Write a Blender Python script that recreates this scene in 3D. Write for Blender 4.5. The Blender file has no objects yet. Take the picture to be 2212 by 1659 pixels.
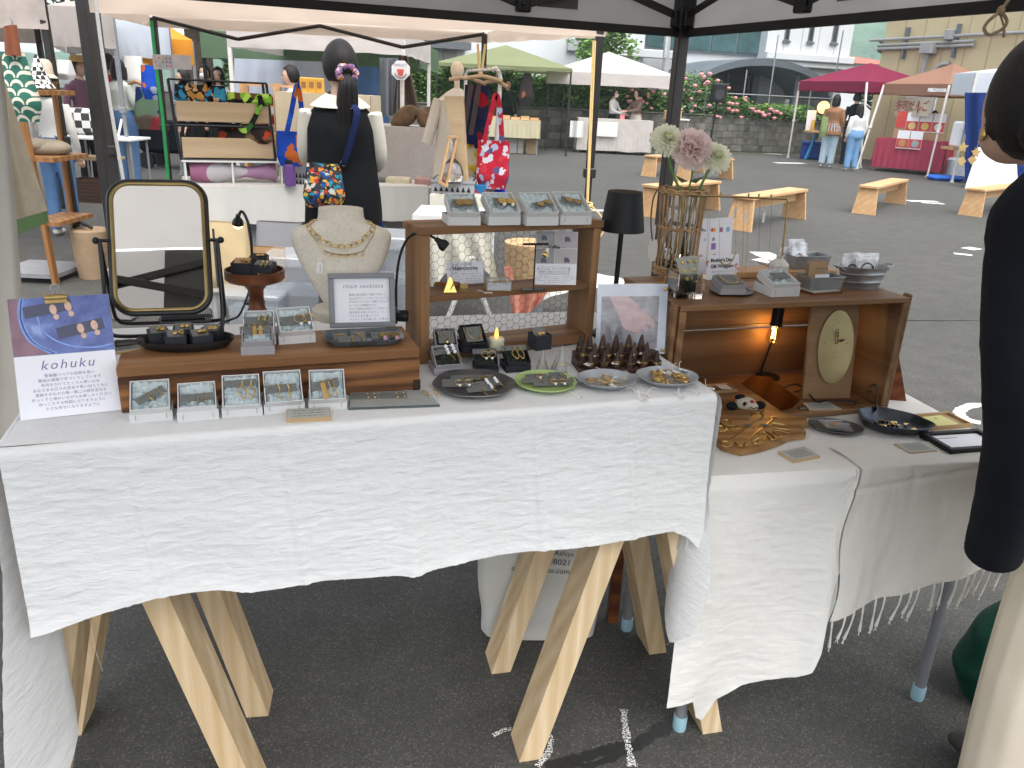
import bpy, bmesh, math, random
from mathutils import Vector, Matrix, Euler, noise
from mathutils.kdtree import KDTree
random.seed(7)
PI = math.pi
sc = bpy.context.scene
col = sc.collection
rad = math.radians
# ---------------------------------------------------------------- camera
IW, IH, FPX = 2212.0, 1659.0, 1700.0
PITCH = math.atan(624/1700.0); ROLL = rad(2.7); CH = 1.40
_fw = Vector((0,math.cos(PITCH),-math.sin(PITCH)))
_r0 = Vector((1,0,0)); _u0 = _r0.cross(_fw)
_rt = _r0*math.cos(ROLL)+_u0*math.sin(ROLL)
_up = _u0*math.cos(ROLL)-_r0*math.sin(ROLL)
CAM = Vector((0,0,CH))
cd = bpy.data.cameras.new('camera'); cam = bpy.data.objects.new('camera',cd); col.objects.link(cam)
cd.sensor_width = 36; cd.lens = 36*FPX/IW; cd.clip_start = 0.05; cd.clip_end = 2000
_R = Matrix((_rt,_up,-_fw)).transposed()
cam.matrix_world = Matrix.Translation(CAM)@_R.to_4x4()
sc.camera = cam
# ---------------------------------------------------------------- light: overcast day
w = bpy.data.worlds.new('World'); sc.world = w; w.use_nodes = True
nt = w.node_tree; bg = nt.nodes['Background']
sky = nt.nodes.new('ShaderNodeTexSky'); sky.sky_type = 'NISHITA'; sky.sun_disc = False
SUN_EL, SUN_AZ = 66.0, 150.0
sky.sun_elevation = rad(SUN_EL); sky.sun_rotation = rad(SUN_AZ)
sky.air_density = 1.0; sky.dust_density = 2.0; sky.ozone_density = 1.0
hs = nt.nodes.new('ShaderNodeHueSaturation'); hs.inputs['Saturation'].default_value = 0.25
nt.links.new(sky.outputs[0],hs.inputs['Color']); nt.links.new(hs.outputs[0],bg.inputs[0])
bg.inputs[1].default_value = 0.15
sl = bpy.data.lights.new('sun','SUN'); sl.energy = 1.5; sl.angle = rad(60); sl.color =(1.0,0.96,0.9)
so = bpy.data.objects.new('sun',sl); col.objects.link(so)
_a = rad(SUN_AZ)
so.rotation_euler =(rad(90-SUN_EL),0,PI-_a)
sc.view_settings.view_transform = 'Standard'; sc.view_settings.look = 'None'
sc.view_settings.gamma = 1.0; sc.view_settings.exposure = 1.55
sc.view_settings.use_curve_mapping = False
sc.cycles.max_bounces = 8; sc.cycles.volume_bounces = 0; sc.cycles.transparent_max_bounces = 12; sc.cycles.caustics_refractive = False; sc.cycles.caustics_reflective = False
# ---------------------------------------------------------------- photo pixel -> place on a plane
def ray(u,v):return(_fw*FPX+_rt*(u-IW/2)-_up*(v-IH/2))/FPX
def at(u,v,z=0.0):
 d = ray(u,v); return CAM+d*((z-CH)/d.z)
def aty(u,v,y):
 d = ray(u,v); return CAM+d*(y/d.y)
def ppx(p):return(Vector(p)-CAM).dot(_fw)/FPX
def zat(p,v):
 lo, hi = -1.0, 6.0
 for _ in range(50):
  m =(lo+hi)/2; q = Vector((p[0],p[1],m))-CAM
  if IH/2-FPX*q.dot(_up)/q.dot(_fw)>v:lo = m
  else:hi = m
 return(lo+hi)/2
def fr(uL,vL,uR,vR,z):
 a, b = at(uL,vL,z), at(uR,vR,z); d = b-a
 return a, d.length, math.atan2(d.y,d.x)
def Rz(a):return Matrix.Rotation(a,4,'Z')
def Rx(a):return Matrix.Rotation(a,4,'X')
def Ry(a):return Matrix.Rotation(a,4,'Y')
def Tr(x,y=0,z=0):return Matrix.Translation((x,y,z))
def lerp(a,b,t):return a+(b-a)*t
def interp(pts,x):
 if x<=pts[0][0]:return pts[0][1]
 for(a,b),(c,d)in zip(pts,pts[1:]):
  if x<=c:return b+(d-b)*(x-a)/(c-a)
 return pts[-1][1]
def smooth_path(pts,n=6):
 pts =[Vector(p)for p in pts]; out =[]
 for i in range(len(pts)-1):
  p0 = pts[max(i-1,0)]; p1 = pts[i]; p2 = pts[i+1]; p3 = pts[min(i+2,len(pts)-1)]
  for k in range(n):
   t = k/n
   out.append(0.5*((2*p1)+(p2-p0)*t+(2*p0-5*p1+4*p2-p3)*t*t+(3*p1-p0-3*p2+p3)*t**3))
 out.append(pts[-1]); return out
 # ---------------------------------------------------------------- materials
def _base(name):
 m = bpy.data.materials.new(name); m.use_nodes = True
 t = m.node_tree; return m, t, t.nodes['Principled BSDF'], t.nodes, t.links
def _coords(t,scale=(1,1,1)):
 N, L = t.nodes, t.links
 tc = N.new('ShaderNodeTexCoord'); oi = N.new('ShaderNodeObjectInfo')
 mp = N.new('ShaderNodeMapping'); mp.inputs['Scale'].default_value = scale
 mu = N.new('ShaderNodeMath'); mu.operation = 'MULTIPLY'; mu.inputs[1].default_value = 37.0
 L.new(oi.outputs['Random'],mu.inputs[0])
 ad = N.new('ShaderNodeVectorMath'); ad.operation = 'ADD'
 L.new(tc.outputs['Object'],mp.inputs[0]); L.new(mp.outputs[0],ad.inputs[0]); L.new(mu.outputs[0],ad.inputs[1])
 return ad.outputs[0]
def _ramp(t,fac,stops):
 r = t.nodes.new('ShaderNodeValToRGB'); e = r.color_ramp.elements
 while len(e)<len(stops):e.new(0.5)
 for i,(p,c)in enumerate(stops):e[i].position = p; e[i].color =(*c,1)
 t.links.new(fac,r.inputs[0]); return r.outputs[0]
def _noise(t,vec,scale,detail=4,rough=0.55,dist=0.0):
 n = t.nodes.new('ShaderNodeTexNoise'); n.inputs['Scale'].default_value = scale
 n.inputs['Detail'].default_value = detail; n.inputs['Roughness'].default_value = rough; n.inputs['Distortion'].default_value = dist
 t.links.new(vec,n.inputs['Vector']); return n.outputs['Fac']
def _bump(t,h,b,strength,dist=0.002):
 n = t.nodes.new('ShaderNodeBump'); n.inputs['Strength'].default_value = strength; n.inputs['Distance'].default_value = dist
 t.links.new(h,n.inputs['Height']); t.links.new(n.outputs[0],b.inputs['Normal'])
def cm(c,k):return tuple(min(1,max(0,x*k))for x in c)
def mat(name,c,rough=0.6,metal=0.0,var=0.12,ns=12.0,bump=0.0,bs=200.0,spec=0.5,stretch=(1,1,1),bd=0.001):
 m, t, b, N, L = _base(name); v = _coords(t,stretch)
 n = _noise(t,v,ns,5)
 L.new(_ramp(t,n,[(0.3,cm(c,1-var)),(0.7,cm(c,1+var))]),b.inputs['Base Color'])
 b.inputs['Roughness'].default_value = rough; b.inputs['Metallic'].default_value = metal
 b.inputs['Specular IOR Level'].default_value = spec
 if bump:_bump(t,_noise(t,v,bs,3),b,bump,bd)
 m.diffuse_color =(*c,1); return m
def wood(name,c1,c2,axis=0,scale=1.0,rough=0.55,fig=5.0,gap=1.0,knots=0.0):
 """grain running along AXIS"""
 m, t, b, N, L = _base(name)
 s =[14.0*scale]*3; s[axis] = 0.9*scale
 v = _coords(t,tuple(s))
 n1 = _noise(t,v,1.0,5,0.6,0.6)
 wv = N.new('ShaderNodeTexWave'); wv.wave_type = 'RINGS'; wv.rings_direction = 'XYZ'[axis]
 wv.inputs['Scale'].default_value = 0.5; wv.inputs['Distortion'].default_value = fig; wv.inputs['Detail'].default_value = 3; wv.inputs['Detail Scale'].default_value = 0.8
 L.new(v,wv.inputs['Vector'])
 s2 =[160.0*scale]*3; s2[axis] = 4.0*scale
 n2 = _noise(t,_coords(t,tuple(s2)),1.0,3)
 mx = N.new('ShaderNodeMath'); mx.operation = 'MULTIPLY_ADD'; mx.inputs[1].default_value = 0.35*gap
 L.new(wv.outputs['Fac'],mx.inputs[0]); L.new(n1,mx.inputs[2])
 mx2 = N.new('ShaderNodeMath'); mx2.operation = 'MULTIPLY_ADD'; mx2.inputs[1].default_value = 0.25
 L.new(n2,mx2.inputs[0]); L.new(mx.outputs[0],mx2.inputs[2])
 mid = tuple((a+d)/2 for a,d in zip(c1,c2))
 L.new(_ramp(t,mx2.outputs[0],[(0.42,c1),(0.62,mid),(0.95,c2)]),b.inputs['Base Color'])
 b.inputs['Roughness'].default_value = rough; b.inputs['Specular IOR Level'].default_value = 0.3
 _bump(t,mx2.outputs[0],b,0.25,0.001); m.diffuse_color =(*mid,1); return m
def fabric(name,c,transl=0.0,weave=900.0,bump=0.25,var=0.05,ns=6.0,rough=0.9,crinkle=0.0,cstretch=(1,1,1),cs=30):
 m, t, b, N, L = _base(name); v = _coords(t)
 n = _noise(t,v,ns,4)
 cc = _ramp(t,n,[(0.3,cm(c,1-var)),(0.7,cm(c,1+var))]); L.new(cc,b.inputs['Base Color'])
 b.inputs['Roughness'].default_value = rough; b.inputs['Specular IOR Level'].default_value = 0.15
 h = _noise(t,v,weave,2)
 if crinkle:
  h2 = _noise(t,_coords(t,cstretch),cs,5,0.6,0.4)
  k = N.new('ShaderNodeMath'); k.operation = 'MULTIPLY_ADD'; k.inputs[1].default_value = crinkle; L.new(h2,k.inputs[0]); L.new(h,k.inputs[2]); h = k.outputs[0]
 _bump(t,h,b,bump,0.0015)
 if transl:
  tr = N.new('ShaderNodeBsdfTranslucent'); L.new(cc,tr.inputs[0])
  mx = N.new('ShaderNodeMixShader'); mx.inputs[0].default_value = transl
  L.new(b.outputs[0],mx.inputs[1]); L.new(tr.outputs[0],mx.inputs[2])
  L.new(mx.outputs[0],N['Material Output'].inputs[0])
 m.diffuse_color =(*c,1); return m
def print_cloth(name,cols,scale=9.0,kind='voronoi',rough=0.85,rnd=1.0):
 """bold printed cotton: cells of flat colour"""
 m, t, b, N, L = _base(name); v = _coords(t)
 vo = N.new('ShaderNodeTexVoronoi'); vo.inputs['Scale'].default_value = scale; vo.inputs['Randomness'].default_value = rnd
 n = N.new('ShaderNodeTexNoise'); n.inputs['Scale'].default_value = scale*0.8; L.new(v,n.inputs['Vector'])
 mx = N.new('ShaderNodeMix'); mx.data_type = 'VECTOR'; mx.inputs['Factor'].default_value = 0.06
 L.new(v,mx.inputs['A']); L.new(n.outputs['Color'],mx.inputs['B']); L.new(mx.outputs['Result'],vo.inputs['Vector'])
 sp = N.new('ShaderNodeSeparateColor'); L.new(vo.outputs['Color'],sp.inputs[0])
 r = N.new('ShaderNodeValToRGB'); r.color_ramp.interpolation = 'CONSTANT'; e = r.color_ramp.elements
 while len(e)<len(cols):e.new(0.5)
 for i, c in enumerate(cols):e[i].position = i/len(cols); e[i].color =(*c,1)
 L.new(sp.outputs[0],r.inputs[0])
 d = N.new('ShaderNodeMath'); d.operation = 'GREATER_THAN'; d.inputs[1].default_value = 0.62; L.new(vo.outputs['Distance'],d.inputs[0])
 m2 = N.new('ShaderNodeMix'); m2.data_type = 'RGBA'; L.new(d.outputs[0],m2.inputs['Factor']); L.new(r.outputs[0],m2.inputs['A']); m2.inputs['B'].default_value =(*cols[-1],1)
 L.new(m2.outputs['Result'],b.inputs['Base Color']); b.inputs['Roughness'].default_value = rough; b.inputs['Specular IOR Level'].default_value = 0.15
 return m
def glass(name,c=(1,1,1),rough=0.0,ior=1.45):
 m, t, b, N, L = _base(name); b.inputs['Base Color'].default_value =(*c,1); b.inputs['Transmission Weight'].default_value = 1.0
 b.inputs['Roughness'].default_value = rough; b.inputs['IOR'].default_value = ior; return m
def film(name,gloss=0.12,c=(1,1,1),haze=0.0):
 """thin clear sheet (bag, pane, acrylic box)"""
 m, t, b, N, L = _base(name)
 tr = N.new('ShaderNodeBsdfTransparent'); tr.inputs[0].default_value =(*c,1)
 gl = N.new('ShaderNodeBsdfGlossy'); gl.inputs['Roughness'].default_value = 0.08
 mx = N.new('ShaderNodeMixShader'); mx.inputs[0].default_value = gloss
 v = _coords(t); n = _noise(t,v,40,3); bp = N.new('ShaderNodeBump'); bp.inputs['Strength'].default_value = 0.4; L.new(n,bp.inputs['Height']); L.new(bp.outputs[0],gl.inputs['Normal'])
 L.new(tr.outputs[0],mx.inputs[1]); L.new(gl.outputs[0],mx.inputs[2]); out = mx
 if haze:
  df = N.new('ShaderNodeBsdfDiffuse'); df.inputs[0].default_value =(0.8,0.82,0.84,1)
  m2 = N.new('ShaderNodeMixShader'); m2.inputs[0].default_value = haze; L.new(mx.outputs[0],m2.inputs[1]); L.new(df.outputs[0],m2.inputs[2]); out = m2
 L.new(out.outputs[0],N['Material Output'].inputs[0]); return m
def glow(name,c,s):
 m, t, b, N, L = _base(name); b.inputs['Base Color'].default_value =(*c,1)
 b.inputs['Emission Color'].default_value =(*c,1); b.inputs['Emission Strength'].default_value = s; return m
 # ---------------------------------------------------------------- mesh builder
class MB:
 def __init__(s):s.v =[]; s.f =[]; s.m =[]
 def add(s,vs,fs,m=0,T=None):
  o = len(s.v); s.v+=[(T@Vector(p))if T else Vector(p)for p in vs]
  s.f+=[tuple(i+o for i in f)for f in fs]; s.m+=[m]*len(fs); return s
 def box(s,x0,x1,y0,y1,z0,z1,m=0,T=None,b=0.0):
  lo, hi =(x0,y0,z0),(x1,y1,z1)
  if not b:
   vs =[(x,y,z)for x in(x0,x1)for y in(y0,y1)for z in(z0,z1)]
   return s.add(vs,[(0,1,3,2),(4,6,7,5),(0,4,5,1),(2,3,7,6),(0,2,6,4),(1,5,7,3)],m,T)
  b = min(b,0.45*min(x1-x0,y1-y0,z1-z0)); vs =[]; ix ={}
  for sx in(0,1):
   for sy in(0,1):
    for sz in(0,1):
     sg =(sx,sy,sz)
     for a in range(3):
      p =[(hi[k]if sg[k]else lo[k])+(0 if k==a else(-b if sg[k]else b))for k in range(3)]
      ix[sg,a] = len(vs); vs.append(p)
  fs =[]
  for a in range(3):
   c, d =[k for k in range(3)if k!=a]
   for sa in(0,1):
    q =[]
    for sc_, sd in((0,0),(1,0),(1,1),(0,1)):
     g =[0,0,0]; g[a] = sa; g[c] = sc_; g[d] = sd; q.append(ix[tuple(g),a])
    fs.append(tuple(q))
   for sc_ in(0,1):
    for sd in(0,1):
     g0 =[0,0,0]; g0[c] = sc_; g0[d] = sd; g1 = list(g0); g1[a] = 1
     fs.append((ix[tuple(g0),c],ix[tuple(g1),c],ix[tuple(g1),d],ix[tuple(g0),d]))
  for sx in(0,1):
   for sy in(0,1):
    for sz in(0,1):fs.append(tuple(ix[(sx,sy,sz),a]for a in range(3)))
  return s.add(vs,fs,m,T)
 def tray(s,x0,x1,y0,y1,z0,z1,t,m=0,T=None,fl=None):
  fl = fl or t
  o =[(x,y,z)for z in(z0,z1)for x,y in((x0,y0),(x1,y0),(x1,y1),(x0,y1))]
  i =[(x,y,z)for z in(z0+fl,z1)for x,y in((x0+t,y0+t),(x1-t,y0+t),(x1-t,y1-t),(x0+t,y1-t))]
  fs =[(3,2,1,0)]
  for k in range(4):
   j =(k+1)%4; fs+=[(k,j,4+j,4+k),(4+k,4+j,12+j,12+k),(8+j,8+k,12+k,12+j)]
  fs.append((8,9,10,11)); return s.add(o+i,fs,m,T)
 def tube(s,pts,r,n=8,m=0,closed=False,T=None):
  pts =[Vector(p)for p in pts]; k = len(pts); rs = r if isinstance(r,(list,tuple))else[r]*k
  vs =[]; ref = None
  for i, p in enumerate(pts):
   if closed:d = pts[(i+1)%k]-pts[i-1]
   else:d = pts[min(i+1,k-1)]-pts[max(i-1,0)]
   if d.length<1e-9:d = Vector((0,0,1))
   d.normalize()
   a = d.orthogonal()if ref is None else ref-d*ref.dot(d)
   if a.length<1e-6:a = d.orthogonal()
   a.normalize(); ref = a; b = d.cross(a)
   for j in range(n):
    th = 2*PI*j/n; vs.append(p+(a*math.cos(th)+b*math.sin(th))*rs[i])
  fs =[]
  for i in range(k if closed else k-1):
   o, q = i*n,((i+1)%k)*n
   for j in range(n):fs.append((o+j,o+(j+1)%n,q+(j+1)%n,q+j))
  if not closed:fs.append(tuple(range(n))[::-1]); fs.append(tuple((k-1)*n+j for j in range(n)))
  return s.add(vs,fs,m,T)
 def lathe(s,prof,n=24,m=0,T=None,sx=1.0,sy=1.0,wob=None):
  vs =[]; fs =[]; k = len(prof)
  for r, z in prof:
   for j in range(n):
    th = 2*PI*j/n; q = wob(th)if wob else 1.0
    vs.append((r*q*math.cos(th)*sx,r*q*math.sin(th)*sy,z))
  for i in range(k-1):
   for j in range(n):fs.append((i*n+j,i*n+(j+1)%n,(i+1)*n+(j+1)%n,(i+1)*n+j))
  if prof[0][0]>1e-6:fs.append(tuple(range(n))[::-1])
  if prof[-1][0]>1e-6:fs.append(tuple((k-1)*n+j for j in range(n)))
  return s.add(vs,fs,m,T)
 def ball(s,c,rx,ry=None,rz=None,n=12,m=0,T=None):
  ry = ry or rx; rz = rz or rx; h = max(4,n//2)
  prof =[(max(1e-5,math.sin(PI*i/h)),-math.cos(PI*i/h))for i in range(h+1)]
  M2 = Tr(*c)@Matrix.Diagonal((rx,ry,rz,1)); M2 = T@M2 if T else M2
  return s.lathe(prof,n,m,M2)
 def prism(s,poly,z0,z1,m=0,T=None):
  n = len(poly); vs =[(x,y,z0)for x,y in poly]+[(x,y,z1)for x,y in poly]
  fs =[tuple(range(n))[::-1],tuple(range(n,2*n))]+[(i,(i+1)%n,n+(i+1)%n,n+i)for i in range(n)]
  return s.add(vs,fs,m,T)
 def grid(s,fn,nu,nv,m=0,T=None):
  vs =[fn(i/nu,j/nv)for j in range(nv+1)for i in range(nu+1)]
  fs =[(j*(nu+1)+i,j*(nu+1)+i+1,(j+1)*(nu+1)+i+1,(j+1)*(nu+1)+i)for j in range(nv)for i in range(nu)]
  return s.add(vs,fs,m,T)
 def ring(s,R,r,T=None,n=16,k=6,m=0,a0=0.0,a1=2*PI,sx=1.0):
  full = abs(a1-a0-2*PI)<1e-3
  pts =[(R*sx*math.cos(a0+(a1-a0)*i/n),R*math.sin(a0+(a1-a0)*i/n),0)for i in range(n if full else n+1)]
  return s.tube(pts,r,k,m,full,T)
 def build(s,name,mats,parent=None,loc=None,rz=0.0,ang=0.6,fix=True,solid=0.0):
  me = bpy.data.meshes.new(name); me.from_pydata([tuple(p)for p in s.v],[],s.f)
  for x in(mats if isinstance(mats,(list,tuple))else[mats]):me.materials.append(x)
  me.polygons.foreach_set('material_index',s.m)
  if fix:
   bm = bmesh.new(); bm.from_mesh(me); bmesh.ops.recalc_face_normals(bm,faces=bm.faces); bm.to_mesh(me); bm.free()
  me.shade_smooth(); me.set_sharp_from_angle(angle=ang); me.update()
  return link(name,me,parent,loc,rz)
def link(name,me,parent=None,loc=None,rz=0.0):
 o = bpy.data.objects.new(name,me); col.objects.link(o); o.parent = parent
 if loc is not None:o.location = loc
 o.rotation_euler =(0,0,rz); return o
def tag(o,label,cat,group=None):
 o['label'] = label; o['category'] = cat
 if group:o['group'] = group
 return o
def thing(name,label,cat,loc=(0,0,0),rz=0.0,group=None,M4=None):
 o = bpy.data.objects.new(name,None); col.objects.link(o); o.empty_display_size = 0.05
 if M4 is not None:o.location = M4.to_translation(); o.rotation_euler = M4.to_euler()
 else:o.location = loc; o.rotation_euler =(0,0,rz)
 return tag(o,label,cat,group)
def struct(o):o['kind'] = 'structure'; return o
def stuff(o):o['kind'] = 'stuff'; return o
def clone(o,loc,rz,label=None):
 c = o.copy(); col.objects.link(c); c.location = loc; c.rotation_euler =(0,0,rz)
 if label:c['label'] = label
 for ch in list(o.children):
  d = ch.copy(); col.objects.link(d); d.parent = c
  for g in list(ch.children):
   e = g.copy(); col.objects.link(e); e.parent = d
 return c
def nz(x,y,z=0.0):return noise.noise(Vector((x,y,z)))
_txt ={}
def text(s,size,parent,T,m,align='CENTER',name='lettering',shear=0.0,fatten=0.0,space=1.0,bold=0.0):
 """flat printed lettering in the local XY plane of T"""
 key =(s,size,align,shear,fatten,space)
 if key not in _txt:
  cu = bpy.data.curves.new('lettering','FONT'); cu.body = s; cu.size = size; cu.align_x = align; cu.align_y = 'CENTER'
  cu.resolution_u = 2; cu.shear = shear; cu.offset = fatten; cu.space_character = space; cu.fill_mode = 'FRONT'
  ob = bpy.data.objects.new('tmp',cu); col.objects.link(ob)
  dg = bpy.context.evaluated_depsgraph_get(); me = bpy.data.meshes.new_from_object(ob.evaluated_get(dg))
  bpy.data.objects.remove(ob); bpy.data.curves.remove(cu); _txt[key] = me
 me = _txt[key].copy(); me.materials.clear(); me.materials.append(m)
 me.transform(T); return link(name,me,parent)
 # ---------------------------------------------------------------- shared materials
WHITE_CLOTH = fabric('white_linen',(0.80,0.80,0.79),0.12,1200,0.62,0.02,3,crinkle=5.0,cstretch=(0.6,0.6,1.7),cs=48)
CREAM_CLOTH = fabric('cream_cotton',(0.83,0.81,0.765),0.12,1200,0.62,0.02,3,crinkle=4.5,cstretch=(0.5,0.5,1.5),cs=26)
PINE = wood('pale_pine',(0.74,0.60,0.41),(0.52,0.36,0.19),2,1.6,0.6,3.0,0.6)
PINE_X = wood('pale_pine_along',(0.62,0.46,0.28),(0.40,0.26,0.13),0,1.0,0.6,2.0,0.6)
BENCH_W = wood('cedar_bench',(0.62,0.40,0.21),(0.46,0.26,0.12),0,0.6,0.6,2.0,0.4)
OLDWOOD = wood('old_brown_wood',(0.46,0.20,0.065),(0.06,0.024,0.011),0,1.7,0.5,16.0,.7)
OLDTOP = wood('old_wood_top',(0.40,0.21,0.09),(0.19,0.085,0.032),0,1.0,0.5,4.0,0.7)
SHELF_W = wood('stained_shelf_wood',(0.36,0.195,0.085),(0.15,0.072,0.03),0,1.2,0.55,4.0,0.7)
SHELF_V = wood('stained_shelf_wood_upright',(0.36,0.195,0.085),(0.15,0.072,0.03),2,1.2,0.55,4.0,0.7)
CRATE_W = wood('crate_wood',(0.36,0.205,0.098),(0.16,0.08,0.033),0,0.9,0.5,6.0,0.9)
CRATE_V = wood('crate_wood_end',(0.32,0.18,0.085),(0.14,0.07,0.028),1,0.9,0.5,6.0,0.9)
DARKWOOD = wood('dark_walnut',(0.085,0.042,0.026),(0.03,0.014,0.009),2,1.5,0.45,3.0)
DARKWOOD_X = wood('dark_walnut_along',(0.085,0.042,0.026),(0.03,0.014,0.009),0,1.5,0.45,3.0)
STANDWOOD = wood('turned_redwood',(0.26,0.085,0.028),(0.09,0.026,0.01),0,1.5,0.35,3.0)
PLYWOOD = wood('light_plywood',(0.58,0.44,0.28),(0.44,0.31,0.18),0,0.7,0.6,2.0,0.4)
OLIVEWOOD = wood('olive_wood',(0.46,0.27,0.11),(0.22,0.105,0.035),0,1.6,0.45,6.0)
BOARDWOOD = wood('clock_board_wood',(0.36,0.22,0.12),(0.24,0.135,0.065),0,1.0,0.55,2.0,0.5)
BRASS = mat('brass',(0.58,0.39,0.14),0.28,1.0,0.10,30)
BRASS_DULL = mat('aged_brass',(0.40,0.28,0.11),0.42,1.0,0.2,40)
BRASS_PLATE = mat('brushed_brass',(0.62,0.52,0.28),0.38,1.0,0.12,14,0.1,400)
GREYCARD = mat('grey_card',(0.135,0.14,0.13),0.8,0,0.06,20)
WHITEBOX = mat('white_card_box',(0.60,0.60,0.59),0.75,0,0.02,5)
GREYBOX = mat('grey_card_box',(0.33,0.32,0.335),0.75,0,0.03,5)
BLACKBOX = mat('black_card_box',(0.012,0.013,0.02),0.55,0,0.1,5)
TISSUE = fabric('blue_tissue',(0.56,0.635,0.645),0.1,200,0.5,0.06,40,crinkle=2.0,cs=120)
DKTISSUE = fabric('dark_tissue',(0.03,0.038,0.026),0,200,0.5,0.3,40,rough=0.6,crinkle=2.0,cs=120)
BLACKMETAL = mat('black_metal',(0.012,0.012,0.013),0.38,0.3,0.1,10)
BLACKPAINT = mat('black_paint',(0.010,0.010,0.011),0.5,0,0.1,10,spec=.25)
TENTPOLE = mat('dark_brown_tent_pole',(0.022,0.019,0.018),0.42,0.2,0.15,10)
IRON = mat('cast_iron',(0.035,0.032,0.03),0.42,0.5,0.25,20,0.15,150)
STEELBLUE = mat('blued_steel',(0.055,0.065,0.08),0.3,0.8,0.3,18)
PEWTER = mat('pewter',(0.13,0.125,0.125),0.38,0.7,0.25,25,0.1,100)
ZINC = mat('galvanised_zinc',(0.36,0.37,0.38),0.42,0.75,0.2,22)
SILVERDISH = mat('frosted_silver_dish',(0.40,0.43,0.46),0.38,0.5,0.2,35,0.2,90)
STEEL = mat('grey_steel_tube',(0.27,0.28,0.30),0.35,0.35,0.1,8)
PAPER = mat('white_paper',(0.80,0.80,0.84),0.75,0,0.01,4)
INK = mat('dark_ink',(0.04,0.04,0.05),0.7,0,0,4)
GREYINK = mat('grey_ink',(0.25,0.25,0.28),0.7,0,0,4)
LINEN = fabric('linen_bust',(0.70,0.64,0.54),0,1500,0.6,0.10,200)
GLASS = glass('clear_glass'); BAGFILM = film('clear_bag',0.14,(0.97,0.97,0.98),0.10); ACRYLIC = film('clear_box_plastic',0.10,(0.93,0.95,0.97),0.22)
STRING = mat('white_string',(0.75,0.74,0.70),0.9,0,0.05)
TAGP = mat('white_tag',(0.78,0.77,0.72),0.8,0,0.02)
SKIN = mat('skin',(0.58,0.36,0.26),0.5,0,0.05,20)
HAIR = mat('black_hair',(0.009,0.007,0.007),0.5,0,0.5,60,0.8,40,spec=.3,stretch=(8,8,0.5),bd=.004)
WHITEMETAL = mat('white_metal',(0.72,0.72,0.70),0.45,0,0.03)
ROPE_Y = mat('yellow_rope',(0.72,0.52,0.22),0.8,0,0.1,60)
# ================================================================ ground
def asphalt():
 m, t, b, N, L = _base('asphalt'); tc = N.new('ShaderNodeTexCoord'); v = tc.outputs['Object']
 big = _noise(t,v,0.30,8,.65,.5); mid = _noise(t,v,6.0,4)
 vo = N.new('ShaderNodeTexVoronoi'); vo.inputs['Scale'].default_value = 300; L.new(v,vo.inputs['Vector'])
 sp = N.new('ShaderNodeSeparateColor'); L.new(vo.outputs['Color'],sp.inputs[0])
 c1 = _ramp(t,big,[(0.3,(0.052,0.0515,0.0485)),(0.7,(0.073,0.072,0.068))])
 c2 = _ramp(t,sp.outputs[0],[(0.0,(0.62,0.62,0.61)),(0.5,(0.95,0.94,0.92)),(0.86,(1.2,1.17,1.12)),(0.985,(2.3,2.2,2.05))])
 mx = N.new('ShaderNodeMix'); mx.data_type = 'RGBA'; mx.blend_type = 'MULTIPLY'; mx.inputs['Factor'].default_value = 1
 L.new(c1,mx.inputs['A']); L.new(c2,mx.inputs['B'])
 c3 = _ramp(t,mid,[(0.3,(0.82,0.82,0.82)),(0.7,(1.1,1.1,1.1))])
 m2 = N.new('ShaderNodeMix'); m2.data_type = 'RGBA'; m2.blend_type = 'MULTIPLY'; m2.inputs['Factor'].default_value = 1
 L.new(mx.outputs['Result'],m2.inputs['A']); L.new(c3,m2.inputs['B']); L.new(m2.outputs['Result'],b.inputs['Base Color'])
 b.inputs['Roughness'].default_value = 0.85; _bump(t,vo.outputs['Distance'],b,0.6,0.004); return m
ASPHALT = asphalt()
mb = MB(); mb.box(-270,425,-60,455,-0.5,0.0); struct(mb.build('ground',ASPHALT))
PAINT = mat('worn_white_paint',(0.62,0.62,0.60),0.8,0,0.2,40)
def chalk_mat(thr=0.5):
 m, t, b, N, L = _base('chalk'); tc = N.new('ShaderNodeTexCoord'); n = _noise(t,tc.outputs['Object'],230,2)
 b.inputs['Base Color'].default_value =(0.72,0.72,0.70,1); b.inputs['Roughness'].default_value = 0.95
 r = _ramp(t,n,[(thr-0.04,(0,0,0)),(thr+0.04,(1,1,1))]); L.new(r,b.inputs['Alpha']); return m
CHALK = chalk_mat(0.5); CHALK2 = chalk_mat(0.46)
def stripe(pts,wd,name,m,z=0.004,jit=0.0):
 """a painted or chalked stroke lying on the ground through photo points"""
 P = smooth_path([at(u,v,0)for u,v in pts],6); mb = MB(); vs =[]; fs =[]
 for i, p in enumerate(P):
  d =(P[min(i+1,len(P)-1)]-P[max(i-1,0)]).normalized(); n = Vector((-d.y,d.x,0))*wd*(1+jit*nz(i*0.7,wd*90))/2
  vs+=[(p.x+n.x,p.y+n.y,z),(p.x-n.x,p.y-n.y,z)]
 fs =[(2*i,2*i+1,2*i+3,2*i+2)for i in range(len(P)-1)]
 mb.add(vs,fs); return struct(mb.build(name,m))
stripe([(1065,1592),(1088,1580),(1105,1577)],0.012,'chalk_mark',CHALK)
stripe([(1173,1580),(1189,1600),(1183,1630),(1160,1659)],0.016,'chalk_mark',CHALK,jit=0.4)
stripe([(1347,1535),(1349,1560),(1353,1590),(1358,1620),(1366,1659)],0.018,'chalk_mark',CHALK,jit=0.6)
WET = mat('damp_crack',(0.02,0.02,0.019),0.5,0,0.2,60)
stripe([(1180,1659),(1240,1646),(1290,1627),(1340,1618),(1390,1600),(1425,1578),(1448,1570)],0.03,'damp_crack',WET,0.002,1.2)
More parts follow.
